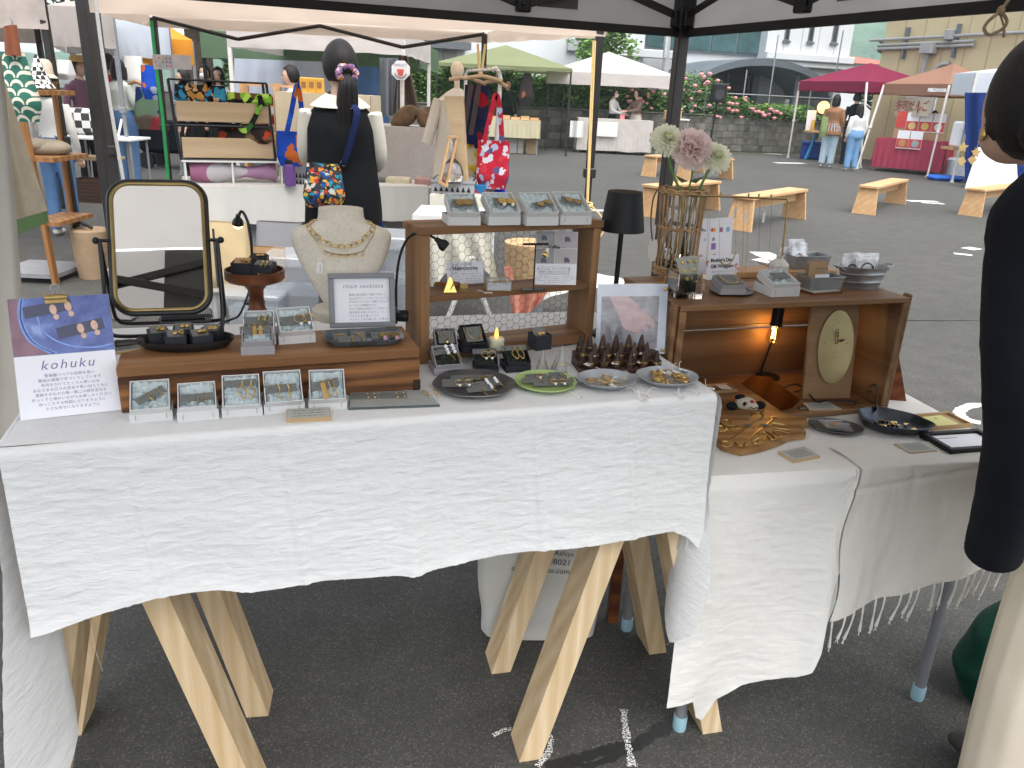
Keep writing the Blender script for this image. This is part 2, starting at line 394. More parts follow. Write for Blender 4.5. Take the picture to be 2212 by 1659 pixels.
stripe([(1260,1660),(1320,1640),(1385,1612)],0.02,'damp_crack',WET,0.0025,1.2)
stripe([(2165,893),(2150,880),(2110,876),(2080,884),(2072,895),(2090,908),(2118,915)],0.055,'painted_number',CHALK2,jit=0.5)
for a, b, wd in[((1640,545),(1705,573),.22),((1632,560),(1690,572),.16),((1960,434),(2025,436),.2),((1990,438),(2040,441),.12),((2085,535),(2113,540),.2),((2060,548),(2100,552),.1),((1675,352),(1735,353),.3),((1650,331),(1690,334),.2),((1600,428),(1705,432),.14),((1280,455),(1380,456),.14),((1990,300),(2040,300),.2)]:
 stripe([a,b],wd,'painted_marking',PAINT,jit=0.2)
stripe([(2300,690),(2150,692),(2000,693),(1850,690),(1780,688)],0.016,'crack',WET,jit=1.0)
# ================================================================ the jeweller's own tent
def tent(name,label,corners,zr,rise,cloth,pole,legs,pole_w=0.045,valance=0.22,vcloth=None,truss=(),feet=None,vent=None,vback=None,seg=10,rail=True,sag=0.06):
 """pop-up tent: four eave corners (world xy), legs as (corner index, foot offset)"""
 c =[Vector((x,y,0))for x,y in corners]; o = sum(c,Vector())/4
 t = thing(name,label,'tent',o,0,None); c =[p-o for p in c]
 mb = MB()
 for i in range(4):
  a, b = c[i], c[(i+1)%4]
  def roof(s,q,a=a,b=b):
   e = a.lerp(b,s); p = e.lerp(Vector(),q)
   return(p.x,p.y,zr+rise*q-sag*math.sin(PI*s)*(1-q)*q*2+0.012*nz(p.x*3,p.y*3,2))
  mb.grid(roof,seg,seg)
 mb.build('canopy_roof',cloth,t)
 if valance:
  mb = MB()
  for i in range(4):
   a, b = c[i], c[(i+1)%4]; d =(b-a).normalized(); n = Vector((d.y,-d.x,0))
   def val(s,q,a=a,b=b,n=n):
    p = a.lerp(b,s)+n*(0.006+0.02*nz(s*9,q*3,i)*q)
    vh = valance if vback is None else lerp(valance,vback,max(0,min(1,(p.y-c[0].y)/(c[2].y-c[0].y)))); return(p.x,p.y,zr+0.004-vh*q+0.012*nz(s*7,4,i)*q)
   mb.grid(val,40,5)
  mb.build('valance',vcloth or cloth,t)
 h = pole_w/2
 for k, off in legs:
  p = c[k]*0.985; f = p+Vector((off[0],off[1],0)); L = MB(); up = zr-0.02
  d = Vector((p.x,p.y,up))-f; q = d.to_track_quat('Z','Y').to_matrix().to_4x4(); M4 = Matrix.Translation(f)@q
  L.box(-h*.78,h*.78,-h*.78,h*.78,0.012,d.length*0.55,0,M4,0.003)
  L.box(-h,h,-h,h,d.length*0.5,d.length,0,M4,0.004)
  lg = L.build('leg',pole,t)
  L = MB(); L.box(f.x-h*1.8,f.x+h*1.8,f.y-h*1.8,f.y+h*1.8,0.0,0.012); L.box(f.x-h*1.1,f.x+h*1.1,f.y-h*1.1,f.y+h*1.1,0.012,0.06,b=.004); L.build('foot_plate',pole,t)
  L = MB(); L.box(-h*1.5,h*1.5,-h*1.5,h*1.5,d.length*0.5-.04,d.length*0.5+0.02,0,M4,.006); L.build('leg_latch',pole,lg)
 for i in truss:
  a, b = c[i]*0.985, c[(i+1)%4]*0.985; L = MB(); N_ = 4; zt, zb = zr-0.02, zr-0.02-0.30
  for k in range(N_):
   p, q = a.lerp(b,k/N_), a.lerp(b,(k+1)/N_)
   for za, zb2 in(((zr-.02,zr-.17),)if k%2==0 else((zr-.17,zr-.02),)):
    L.tube([(p.x,p.y,za),(q.x,q.y,zb2)],0.017,6)
  L.build('truss',pole,t)
 return t, c, o
CANOPY = fabric('greige_canopy',(0.42,0.395,0.375),0.52,300,0.3,0.06,3,crinkle=4.0,cs=6)
CANOPY_PATCH = fabric('canopy_patch',(0.13,0.125,0.12),0.2,300,0.3)
BLACKWEB = mat('black_webbing',(0.012,0.011,0.011),0.7,0,0.1)
zt = 1.725
c0 = aty(1478,66,3.8); c0.z = 0
dl = Vector((-math.cos(rad(19)),-math.sin(rad(19)),0)); df = Vector((math.cos(rad(-66.5)),math.sin(rad(-66.5)),0))
TC =[c0,c0+df*3.0,c0+df*3.0+dl*3.0,c0+dl*3.0]
ctr =(TC[0]+TC[2])/2
own = thing('canopy_tent','dark framed tent with greige canopy over the jewellery tables','tent',ctr)
mb = MB()
for i in range(4):
 a, b = TC[i]-ctr, TC[(i+1)%4]-ctr
 mb.grid(lambda s,q,a=a,b=b:(lambda p:(p.x,p.y,zt+0.27+0.62*q+0.015*nz(p.x*2.5,p.y*2.5)))(a.lerp(b,s).lerp(Vector(),q)),16,12)
mb.build('canopy_roof',CANOPY,own)
for i in range(4):
 a, b = TC[i]-ctr, TC[(i+1)%4]-ctr; d =(b-a).normalized(); n = Vector((-d.y,d.x,0))
 if n.dot(a+b)<0:n = -n
 mb = MB(); mb.grid(lambda s,q:(lambda p:(p.x,p.y,zt+0.275-0.325*q))(a.lerp(b,s)+n*(0.012+0.012*nz(s*9,q*3,i)*q+.006*nz(s*26,q*7,i))),60,8); mb.build('valance',CANOPY,own)
 mb = MB(); T0 = Matrix.Translation(a)@Rz(math.atan2(d.y,d.x)); sg = 1 if(T0.to_3x3()@Vector((0,1,0))).dot(n)>0 else-1
 mb.box(0.02,2.98,-0.012-.004,0.0,zt-0.055,zt-0.022,0,T0); mb.build('hem_strap',BLACKWEB,own)
 if True:
  k = 4; J =[a.lerp(b,j/k)*0.985 for j in range(k+1)]
  for j in range(k):
   p, q = J[j], J[j+1]
   for za, zb in((zt+.02,zt+.23),(zt+.23,zt+.02))if(j%2==0)else((zt+.23,zt+.02),(zt+.02,zt+.23)):
    mb = MB()
    dd = Vector((q.x-p.x,q.y-p.y,zb-za)); M4 = Matrix.Translation((p.x,p.y,za))@dd.to_track_quat('X','Z').to_matrix().to_4x4()
    mb.box(0,dd.length,-.007 if za<zb else .004,-.003 if za<zb else .015,-.016,.016,0,M4,.003); mb.build('truss_bar',TENTPOLE,own)
  for j in range(1,k):
   for z in(zt+.02,zt+.23):
    mb = MB(); mb.box(-.03,.03,-.022,.022,-.028,.028,0,Matrix.Translation((J[j].x,J[j].y,z))@Rz(math.atan2(d.y,d.x)),.006); mb.ball((J[j].x,J[j].y-.024,z),.008,n=8); mb.build('truss_joint',BLACKMETAL,own)
    # darker reinforcement patches sewn inside the roof
  for s0 in(0.33,0.80):
   mb = MB(); mb.grid(lambda s,q:(lambda p:(p.x,p.y,zt+.26-.24*q))(a.lerp(b,s0+(s-.5)*.06)*.9965),4,6); mb.build('sewn_patch',CANOPY_PATCH,own)
 m_ = a.lerp(b,.5)*.985
 for za, zb, f0, f1 in((zt+.22,zt+.42,0,.5),(zt+.42,zt+.36,.5,.97),(zt+.02,zt+.22,0,.5),(zt+.22,zt+.52,.5,.97)):
  p, q = m_.lerp(Vector(),f0), m_.lerp(Vector(),f1); mb = MB(); mb.tube([(p.x,p.y,za),(q.x,q.y,zb)],.013,6); mb.build('inner_truss_bar',TENTPOLE,own)
mb = MB(); mb.tube([(0,0,zt+.30),(0,0,zt+.86)],.022,10); mb.build('centre_pole',TENTPOLE,own)
for k in(0,1,2,3):
 p =(TC[k]-ctr)*0.985; h = 0.025
 mb = MB(); T0 = Tr(p.x,p.y,0)@Rz(rad(19)); mb.box(-h,h,-h,h,0.85,zt+0.26,0,T0,.004); mb.box(-h*.75,h*.75,-h*.75,h*.75,0.01,0.86,0,T0,.003); lg = mb.build('leg',TENTPOLE,own)
 mb = MB(); mb.box(-h*1.5,h*1.5,-h*1.5,h*1.5,zt-.03,zt+.10,0,T0,.008); mb.box(-h*2.2,h*2.2,-h*.9,h*.9,zt-.02,zt+.05,0,T0,.006); mb.box(-h*.9,h*.9,-h*2.2,h*2.2,zt-.02,zt+.05,0,T0,.006); mb.build('corner_bracket',BLACKMETAL,lg)
 mb = MB(); mb.box(-.06,.06,-.06,.06,0,.012,0,T0); mb.build('foot_plate',TENTPOLE,own)
 # jute loop tied to the strap
p = aty(2165,12,2.3); t = thing('rope_loop','short jute rope loop hanging from the black tent strap','rope',p)
ROPE = mat('jute_rope',(0.36,0.27,0.17),0.9,0,0.3,120,0.8,300)
k = ppx(p); mb = MB()
mb.tube(smooth_path([(0.02,0,0.03),(0,0,-8*k),(-22*k,0,-32*k),(-27*k,0,-48*k),(-12*k,0,-58*k),(12*k,0,-46*k),(18*k,0,-30*k),(4*k,0,-14*k)],8),0.0045,8); mb.build('loop',ROPE,t)
mb = MB(); mb.ball((0,0,-10*k),.011,.009,.013); mb.tube([(0,0,-.02),(.02,.004,-.05),(.026,.004,-.075)],[.003,.003,.005]); mb.build('knot',ROPE,t)
# ================================================================ left table: sawhorses, board and white cloth
zL = 0.875
FLp = at(0,965,zL); FRp = at(1544,849,zL); LL =(FRp-FLp).length; AL = math.atan2(FRp.y-FLp.y,FRp.x-FLp.x); TD = 0.62
MT = Matrix.Translation((FLp.x,FLp.y,0))@Rz(AL); MTi = MT.inverted()
def beam(p,q,wx,wy,name,m,parent,tw=0.0,b=.003):
 p, q = Vector(p), Vector(q); d = q-p; mb = MB()
 M4 = Matrix.Translation(p)@d.to_track_quat('Z','X').to_matrix().to_4x4()@Rz(tw)
 mb.box(-wx/2,wx/2,-wy/2,wy/2,0,d.length,0,M4,b); return mb.build(name,m,parent)
def leg2x4(foot,top,across,name,m,parent,wa=.038,wb=.089):
 """timber leg cut level at both ends: FOOT and TOP centres, ACROSS = unit vector of the wide face"""
 f, tp = Vector(foot), Vector(top); a = Vector(across).normalized(); d =(tp-f).normalized(); n = d.cross(a).normalized(); n = Vector((n.x,n.y,0)).normalized(); a = Vector((a.x,a.y,0)).normalized()
 vs =[c+a*sa*wb/2+n*sn*wa/2 for c in(f,tp)for sa,sn in((-1,-1),(1,-1),(1,1),(-1,1))]
 mb = MB(); mb.add(vs,[(3,2,1,0),(4,5,6,7)]+[(i,(i+1)%4,4+(i+1)%4,4+i)for i in range(4)]); return mb.build(name,m,parent)
ex = Vector((math.cos(AL),math.sin(AL),0)); ey = Vector((-math.sin(AL),math.cos(AL),0))
def sawhorse(label,feet):
 F =[at(u,v,0)for u,v in feet]; c = sum(F,Vector())/4; t = thing('sawhorse',label,'sawhorse',c,0,'sawhorses under the white cloth')
 dx =(F[1]-F[0]+F[3]-F[2]).normalized(); dy = Vector((-dx.y,dx.x,0))
 F =[p-c for p in F]; zt_ = zL-0.06
 for p in F:
  s = 1 if p.dot(dx)>0 else-1; yy = p.dot(dy)
  leg2x4(p,dx*(0.028*s)+dy*max(yy*.97,(FLp-c).dot(dy)+ex.dot(dy)*(c-FLp).dot(ex)+.05)+Vector((0,0,zt_-.10)),dy,'leg',PINE,t,.05,.085)
 ys =[p.dot(dy)for p in F]; m_ =(min(ys)+max(ys))/2
 mb = MB(); T0 = Rz(math.atan2(dy.y,dy.x)); y0_ =(FLp-c).dot(dy)+ex.dot(dy)*(c-FLp).dot(ex); mb.box(y0_+.03,y0_+TD-.05,-.045,.045,zt_-.10,zt_-.001,0,T0,.003); mb.build('top_beam',PINE_X,t)
 for y_ in(min(ys)+.0,max(ys)-.0):
  mb = MB(); mb.box(-.12,.12,-.018,.018,.62,.70,0,Tr(*(dy*y_))@Rz(math.atan2(dx.y,dx.x)),.002); mb.build('spreader',PINE_X,t)
 return t
sawhorse('pale pine sawhorse beside the printed canvas bag',[(1135,1612),(1522,1555),(1075,1430),(1408,1390)])
sawhorse('pale pine sawhorse under the end with the photo poster',[(110,1720),(545,1700),(165,1560),(562,1520)])
mb = MB(); mb.box(0.012,LL-.012,.012,TD-.012,zL-.06,zL-.008,0,MT,.003); tag(mb.build('table_board',PINE_X),'pale board laid on two sawhorses beneath the white cloth','table top')
def on_plane(u,v,P,n):
 d = ray(u,v); return CAM+d*((P-CAM).dot(n)/d.dot(n))
ex = Vector((math.cos(AL),math.sin(AL),0)); ey = Vector((-math.sin(AL),math.cos(AL),0))
hem = sorted([((on_plane(u,v,FLp,-ey)-FLp).dot(ex),on_plane(u,v,FLp,-ey).z)for u,v in[(40,1362),(120,1342),(240,1302),(350,1270),(470,1258),(540,1262),(620,1250),(700,1235),(800,1228),(880,1221),(1010,1195),(1130,1178),(1240,1166),(1350,1153),(1410,1140),(1440,1133),(1470,1145),(1500,1178),(1527,1203)]])
mb = MB(); er = 0.012
def crk(x,z,s=1.0):
 return s*(0.0010*nz(x*8,z*34,1)+0.0009*nz(x*26,z*110,3)+0.0008*nz(x*19+z*36,z*34-x*24,5)+.0006*nz(x*60-z*40,z*130,9))
def front(s,q):
 x = s*LL; hz = interp(hem,x); arc = er*PI/2; tot = arc+(zL-er-hz); l = q*tot
 if l<arc:
  th = l/er; y = -er*math.sin(th)+er-er; z = zL-er+er*math.cos(th); y = er-er*math.sin(th)-er
 else:y = -er; z = zL-er-(l-arc)
 g = max(0,(zL-z)/0.3)
 y-=(0.014*g*g+0.010*g*nz(x*3.2,2.0)+0.005*g*nz(x*8,g*1.5,7)+0.012*math.exp(-((x-0.62)/0.02)**2)*g)+0.004*math.exp(-((x-.02)/.06)**2)
 y-=crk(x,z)*min(1,q*8)+(sum(.0035*math.exp(-(((x-c_-.03*g)/.007)**2))for c_ in(.17,.40,.84,1.03)))*min(1,g*4)
 y-=.007*g*nz(x*5+z*7,z*4,11)
 if q>0.94:y-=0.0025*(q-0.94)/0.06
 return(x,y,z+(0.0016*nz(x*120,5)if q>.999 else 0))
mb.grid(front,260,96)
def top(s,q):
 x = s*LL; y = -er*0.0+q*TD; return(x,y,zL+(0.0007*nz(x*14,y*16)+0.0005*nz(x*40,y*40))*(0 if q==0 else 1))
mb.grid(top,120,50)
def side(x0,sgn,prof,ny,nzv,bulge,fwd=0.0):
 y1 = prof[-1][0]
 def f(s,q):
  y = s*y1; hz = interp(prof,y); arc = er*PI/2; tot = arc+(zL-er-hz); l = q*tot
  if l<arc:th = l/er; dx = er*math.sin(th); z = zL-er+er*math.cos(th)
  else:dx = er; z = zL-er-(l-arc)
  g =(zL-z)/0.4; dx+=bulge(y,g)+0.006*g*nz(y*9,g*2,sgn)+crk(y,z)
  return(x0+sgn*(dx-0.0),y-er*min(1,q*12)*(1-s)-fwd*max(0,g-.55)*max(0,1-y*4.5),z)
 mb.grid(f,ny,nzv)
side(0,-1,[(0,.10),(.04,.16),(.09,.24),(.15,.30),(.235,.33),(.27,.44),(.33,.52),(.45,.60),(TD,.60)],70,80,lambda y,g:-0.02*g*math.sin(y*16)+.03*g*max(0,1-y*8),.13)
side(LL,1,[(0,.49),(.025,.38),(.06,.335),(.10,.37),(.13,.50),(.2,.60),(TD,.60)],90,60,lambda y,g:-0.030*g*math.sin(min(y,.12)/.12*PI)-.035*max(0,g-.6)*(y<.14),.17)
mb.grid(lambda s,q:(s*LL,TD+.002+.012*(q>0)+.008*q*nz(s*7,q),zL-q*(.30+.02*nz(s*5,1))),60,20)
cl = mb.build('tablecloth',WHITE_CLOTH,None,(FLp.x,FLp.y,0),AL,ang=3.0)
tag(cl,'white linen tablecloth with raw hem over the sawhorse table','tablecloth')
# loose threads at the raw hem corners
for base, pts in(((1452,1335),[(1452,1345),(1446,1360),(1449,1385),(1440,1392)]),((193,1325),[(196,1345),(205,1400),(222,1450)]),((1460,1330),[(1466,1352),(1470,1340)])):
 P =[on_plane(u,v,FLp+ex*(0.05 if base[0]<500 else LL-.03)+ey*.03,ex if base[0]<500 else ex)for u,v in[base]+pts]
 mb = MB(); mb.tube(smooth_path(P,4),.00035,4); o = mb.build('loose_thread',STRING); o.parent = cl; o.matrix_parent_inverse =(Matrix.Translation((FLp.x,FLp.y,0))@Rz(AL)).inverted()
 # printed canvas bag standing under the table
CANVAS = fabric('natural_canvas',(0.60,0.585,0.54),0,900,0.5,0.04,6,crinkle=2.0,cs=10)
a, wd, rz = fr(1040,1385,1290,1388,0); t = thing('canvas_bag','natural canvas bag with black printed lettering under the table','bag',a,rz)
def bag(s,q):
 th = 2*PI*s; wx, wy = wd/2*(1.0+.28*q), .10+.03*q
 cx = math.copysign(abs(math.cos(th))**.45,math.cos(th)); cy = math.copysign(abs(math.sin(th))**.45,math.sin(th))
 j = 0.008*nz(s*14,q*6,1)
 return(wd/2+cx*(wx+j),.10+cy*(wy+j),.004+.50*q)
mb = MB(); mb.grid(bag,64,24); mb.box(.02,wd-.02,.02,.18,.002,.006); mb.build('bag_body',CANVAS,t,ang=2)
TI = Tr(wd*.60,-.022,0)@Rx(rad(86))
text('Déco',.062,t,Tr(wd*.66,-.030,.345)@Rx(rad(86)),INK,fatten=.003)
text('unado·cho Ashiya',.020,t,Tr(wd*.50,-.028,.300)@Rx(rad(86))@Rz(-.06),INK)
text('0797.32.8021',.024,t,Tr(wd*.50,-.027,.273)@Rx(rad(86))@Rz(-.06),INK)
text('antiquesdeco.com',.021,t,Tr(wd*.46,-.026,.246)@Rx(rad(86))@Rz(-.06),INK)
text('le Coin',.03,t,Tr(wd*.04,-.030,.325)@Rx(rad(86))@Rz(-.5),INK,fatten=.001)
beam(at(1322,1340,0),at(1322,1340,0)+Vector((0.0,.02,.5)),.035,.03,'prop_stick',STANDWOOD,None)
tag(bpy.data.objects['prop_stick'],'thin reddish wooden stick upright behind the canvas bag','stick')
# ================================================================ small wares: builders
def petals(mb,T,R,n=8,m=0,th=.0008):
 poly =[(R*(1+.16*math.cos(n*a))*math.cos(a),R*(1+.16*math.cos(n*a))*math.sin(a))for a in[2*PI*i/48 for i in range(48)]]
 mb.prism(poly,0,th,m,T); mb.ball((0,0,th),R*.18,n=8,m=m,T=T)
def heart(mb,T,R,m=0,th=.001):
 poly =[]
 for i in range(28):
  a = 2*PI*i/28; poly.append((R*.062*16*math.sin(a)**3,R*.062*(13*math.cos(a)-5*math.cos(2*a)-2*math.cos(3*a)-math.cos(4*a))))
 mb.prism(poly,0,th,m,T)
PEARL = mat('pearl',(0.75,0.72,0.66),0.2,0,0.03); PINKBEAD = mat('pink_bead',(0.5,0.28,0.36),0.3); CRYSTAL = mat('clear_crystal',(0.8,0.82,0.82),0.08,0,0.05)
LEATHER = mat('tan_leather',(0.42,0.24,0.12),0.55,0,0.15,30)
def jewel(kind,parent,T,k=1.0,name='earring'):
 """one earring; local plane XY of T is the card, -Y hangs down"""
 mb = MB(); ms =[BRASS,PEARL]; g = .0022*k
 if kind=='hoop':mb.ring(.0095*k,.0011*k,T@Tr(0,-.008*k,.003)@Ry(.9),18,6); mb.ball((0,0,.003),.0022*k,n=8,T=T)
 elif kind=='ring':mb.ring(.0105*k,.0011*k,T@Tr(0,0,.003),20,6); mb.ball((0,-.013*k,.003),.0035*k,n=8,m=1,T=T); ms =[BRASS,CRYSTAL]
 elif kind=='cuff':mb.ring(.007*k,.0014*k,T@Tr(0,0,.004)@Ry(1.2)@Rx(.3),14,6,0,.5,5.6)
 elif kind=='stud':mb.ball((0,0,.003),.0042*k,.0042*k,.003*k,n=10,T=T)
 elif kind=='trio':[mb.ball((x*k,y*k,.003),.0028*k,n=8,T=T)for x,y in((0,0),(.0035,.0045),(.0045,-.003))]
 elif kind=='square':mb.box(-.004*k,.004*k,-.004*k,.004*k,.001,.003,0,T@Rz(.6),.0006)
 elif kind=='cube':mb.box(-.0035*k,.0035*k,-.003*k,.003*k,.001,.007,0,T@Rz(.4),.0006)
 elif kind=='bar':mb.box(-.0012*k,.0012*k,-.024*k,.002,.001,.003,0,T@Rz(.06)); mb.ball((0,0,.003),g,n=8,T=T)
 elif kind=='strip':mb.box(-.004*k,.004*k,-.030*k,0,.002,.0032,0,T,.0004); mb.ball((0,.003,.003),g,n=8,T=T)
 elif kind=='clip':mb.tube([(-.0035*k,0,.003),(-.0035*k,-.03*k,.003),(.0035*k,-.03*k,.003),(.0035*k,.0,.003)],.0009*k,6,closed=True,T=T); mb.ball((0,.002,.003),g,n=8,T=T)
 elif kind=='wave':mb.tube(smooth_path([(0,0,.003),(.002*k,-.008*k,.003),(-.001*k,-.016*k,.004),(.004*k,-.026*k,.004)],5),.0012*k,6,T=T); mb.ball((0,.001,.003),g,n=8,T=T)
 elif kind=='leafloop':mb.tube(smooth_path([(0,0,.003),(-.007*k,-.008*k,.004),(-.006*k,-.016*k,.004),(.001*k,-.024*k,.004),(.004*k,-.012*k,.004),(0,0,.003)],5),.0009*k,6,T=T); mb.tube([(0,.006*k,.004),(0,-.001,.003)],.0014*k,6,T=T)
 elif kind=='drop':mb.tube([(0,.002,.002),(.001,-.012*k,.002)],.0006*k,5,T=T); mb.ball((.001,-.014*k,.003),.0028*k,n=8,T=T); mb.ball((0,.003,.003),g,n=8,T=T)
 elif kind=='flower':petals(mb,T@Tr(0,0,.002),.009*k); mb.ball((.001,-.013*k,.004),.0036*k,n=8,m=1,T=T)
 elif kind=='flowerbead':petals(mb,T@Tr(0,0,.002),.010*k); mb.lathe([(.003*k,-.01*k),(.0045*k,-.006*k),(.0045*k,0),(.003*k,.003*k)],10,1,T@Tr(0,-.014*k,.004)@Rx(-PI/2)); ms =[BRASS_DULL,PINKBEAD]
 elif kind=='plate':mb.prism([(-.009*k,-.005*k),(-.004*k,-.009*k),(.008*k,-.006*k),(.009*k,.005*k),(.002*k,.009*k),(-.008*k,.006*k)],.001,.0024,0,T); ms =[BRASS_DULL]
 elif kind=='heartleaf':heart(mb,T@Tr(0,0,.001),.008*k); ms =[BRASS_DULL]
 elif kind=='heart':heart(mb,T@Tr(0,0,.001),.0055*k)
 elif kind=='scallop':mb.prism([(-.006*k,0),(.006*k,0),(.006*k,.005*k),(.003*k,.007*k),(0,.004*k),(-.003*k,.007*k),(-.006*k,.005*k)],.001,.002,0,T)
 elif kind=='crystalbar':mb.tube([(0,0,.004),(.004*k,-.018*k,.005)],.0012*k,6,T=T); [mb.ball((-.001*k,(.010-.006*i)*k,.004),.003*k,n=6,m=1,T=T)for i in range(3)]; ms =[BRASS,CRYSTAL]
 elif kind=='chain':
  mb.tube(smooth_path([(-.016*k,.014*k,.001),(-.006*k,0,.0015),(0,-.006*k,.0015),(.006*k,.0,.0015),(.018*k,.016*k,.001)],5),.0005*k,5,T=T); mb.ball((0,-.009*k,.002),.0034*k,.0042*k,.003*k,n=10,T=T)
 elif kind=='collar':mb.tube(smooth_path([(-.014*k,.018*k,.001),(-.014*k,.004*k,.002),(-.006*k,-.010*k,.002),(.006*k,-.012*k,.002),(.014*k,0,.002),(.015*k,.016*k,.001)],6),.0008*k,6,T=T); mb.tube([(.003*k,-.012*k,.003),(.012*k,-.010*k,.003)],.0014*k,6,T=T)
 return mb.build(name,ms,parent)
kohu = None
def card(label,M4,w_,h_,kinds,spots,k=1.0,m=None,group=None,mark=True,bend=0.0):
 """an earring card (thing) whose centre and plane are M4"""
 t = thing('earring_card',label,'earring card',M4=M4,group=group); mb = MB(); mb.box(-w_/2,w_/2,-h_/2,h_/2,0,.0008); mb.build('card',m or GREYCARD,t)
 for kd,(x,y)in zip(kinds,spots):jewel(kd,t,Tr(x,y,.001),k)
 if mark:text('kohuku',h_*.22,t,Tr(-w_*.30,h_*.10,.0012),INK,name='printed_name')
 return t
def tissue(parent,T,w_,d_,h_,m,seed=0):
 mb = MB(); mb.grid(lambda s,q:((s-.5)*w_,(q-.5)*d_,h_*(.3+.5*abs(nz(s*4+seed,q*4,seed))*2+.25*nz(s*11,q*11,seed))+h_*.9*max(0,q-.75)*2),18,16,0,T)
 return mb.build('tissue_paper',m,parent,ang=.3)
def giftbox(label,uL,vL,uR,vR,z,m,tm,tilt=.62,h0=None,dr=.95,cardspec=None,group=None,hz=.020,seed=0,staples=True):
 """a two-part card box: flat lower tray, inner tray propped up at the back to show its contents"""
 a, w_, rz = fr(uL,vL,uR,vR,z); d_ = w_*dr; h0 = h0 or w_*.27
 t = thing('jewellery_box',label,'jewellery box',a,rz,group)
 mb = MB(); mb.tray(0,w_,0,d_,0,h0,.0016); mb.build('lower_tray',m,t)
 T = Tr(w_/2,.004,h0-hz*.45)@Rx(tilt)@Tr(0,d_/2*.96,0)
 mb = MB(); iw, idp = w_-.005, d_*.96; mb.tray(-iw/2,iw/2,-idp/2,idp/2,0,hz,.0015,0,T); it = mb.build('inner_tray',m,t)
 if staples:
  for x in(.14,.86):mb = MB(); mb.box(w_*x-.0004,w_*x+.0004,-.0006,0,h0*.25,h0*.75); mb.build('staple',STEEL,t)
 if tm:tissue(it,T@Tr(0,0,.002),iw-.006,idp-.006,hz*.8,tm,seed)
 MW = Matrix.Translation(a)@Rz(rz)@T
 if cardspec:
  lab, kinds, spots, dx, dy, rot, cw, ch, k = cardspec
  card(lab,MW@Tr(dx*w_,dy*d_,hz*.95)@Rz(rot)@Rx(.05),cw*w_,ch*w_,kinds,[(x*w_,y*w_)for x,y in spots],k)
 return t, MW, w_
G1 = 'white boxes in a row before the old wood block'
two = lambda x0, x1, y = .0:[(x0,y),(x1,y)]
giftbox('white box lined with blue tissue holding shell drop earrings on a slanting card',281,915,374,907,zL,WHITEBOX,TISSUE,.60,cardspec=('slanted grey card with two hooks and a brass shell charm',['hoop','drop'],two(-.02,.22),.02,-.02,.55,.74,.22,.8),seed=1)
giftbox('low white box with a grey card of two tiny hooks',384,913,474,905,zL,WHITEBOX,TISSUE,.42,cardspec=('grey card with two tiny gold hooks in low white box',['bar','bar'],two(.02,.22,-.05),0,-.10,.02,.82,.24,.5),seed=2)
giftbox('white box with leaf shaped wire loop earrings on blue tissue',480,903,568,897,zL,WHITEBOX,TISSUE,.72,cardspec=('grey card with leaf shaped wire loops in white box',['leafloop','leafloop'],[(.06,-.08),(.28,-.08)],-.02,.22,.02,.82,.18,1.1),seed=3)
giftbox('white box with curling wavy drop earrings',571,896,659,889,zL,WHITEBOX,TISSUE,.72,cardspec=('grey card with two curling wavy drop earrings',['wave','wave'],two(-.05,.18,.05),-.06,-.06,.02,.80,.22,1.0),seed=4)
giftbox('white box with a brass strip and a paper clip shaped earring',667,888,750,884,zL,WHITEBOX,TISSUE,.72,cardspec=('grey card with one flat strip and one paper clip earring',['strip','clip'],two(-.06,.16,.05),-.05,.0,.22,.74,.24,1.05),seed=5)
# paper plaques on wood offcuts
GREYPAPER = mat('sage_paper',(0.40,0.40,0.36),0.85,0,.04);
def plaque(label,px4,z,th=.006,wm=PINE_X,pm=None,lines=4,tl=None):
 P =[at(u,v,z)for u,v in px4]; c = sum(P,Vector())/4; d =(P[1]-P[0]); rz = math.atan2(d.y,d.x)
 t = thing('price_plaque',label,'plaque',c,rz); M = Rz(-rz); Q =[M@(p-c)for p in P]
 mb = MB(); mb.prism([(p.x,p.y)for p in Q],0,th); mb.build('wood_block',wm,t)
 mb = MB(); mb.prism([(p.x*.97,p.y*.95+.0008)for p in Q],th+.0001,th+.0007); mb.build('paper_face',pm or GREYPAPER,t)
 mb = MB(); wx =(Q[1]-Q[0]).length*.36; hy = abs(Q[2].y-Q[1].y)*.5
 random.seed(len(label))
 for i in range(lines):
  y = hy*(.55-1.1*i/max(1,lines-1)); sk =(Q[3].x-Q[0].x)*.5*y/max(hy,1e-4)*.9; x = -wx+sk
  while x<wx+sk:
   l = random.uniform(.003,.010); mb.box(x,min(x+l,wx+sk),y-.0006,y+.0006,th+.0008,th+.0010); x+=l+.0016
 mb.build('printed_lines',INK,t); return t
plaque('small wooden price plaque before the white box row',[(619,914),(716,909),(713,889),(620,893)],zL,.007,PINE_X,GREYPAPER,3)
plaque('pale plaque half under the iron dish handle',[(238,770),(305,756),(298,745),(236,752)],zL+.08,.004)
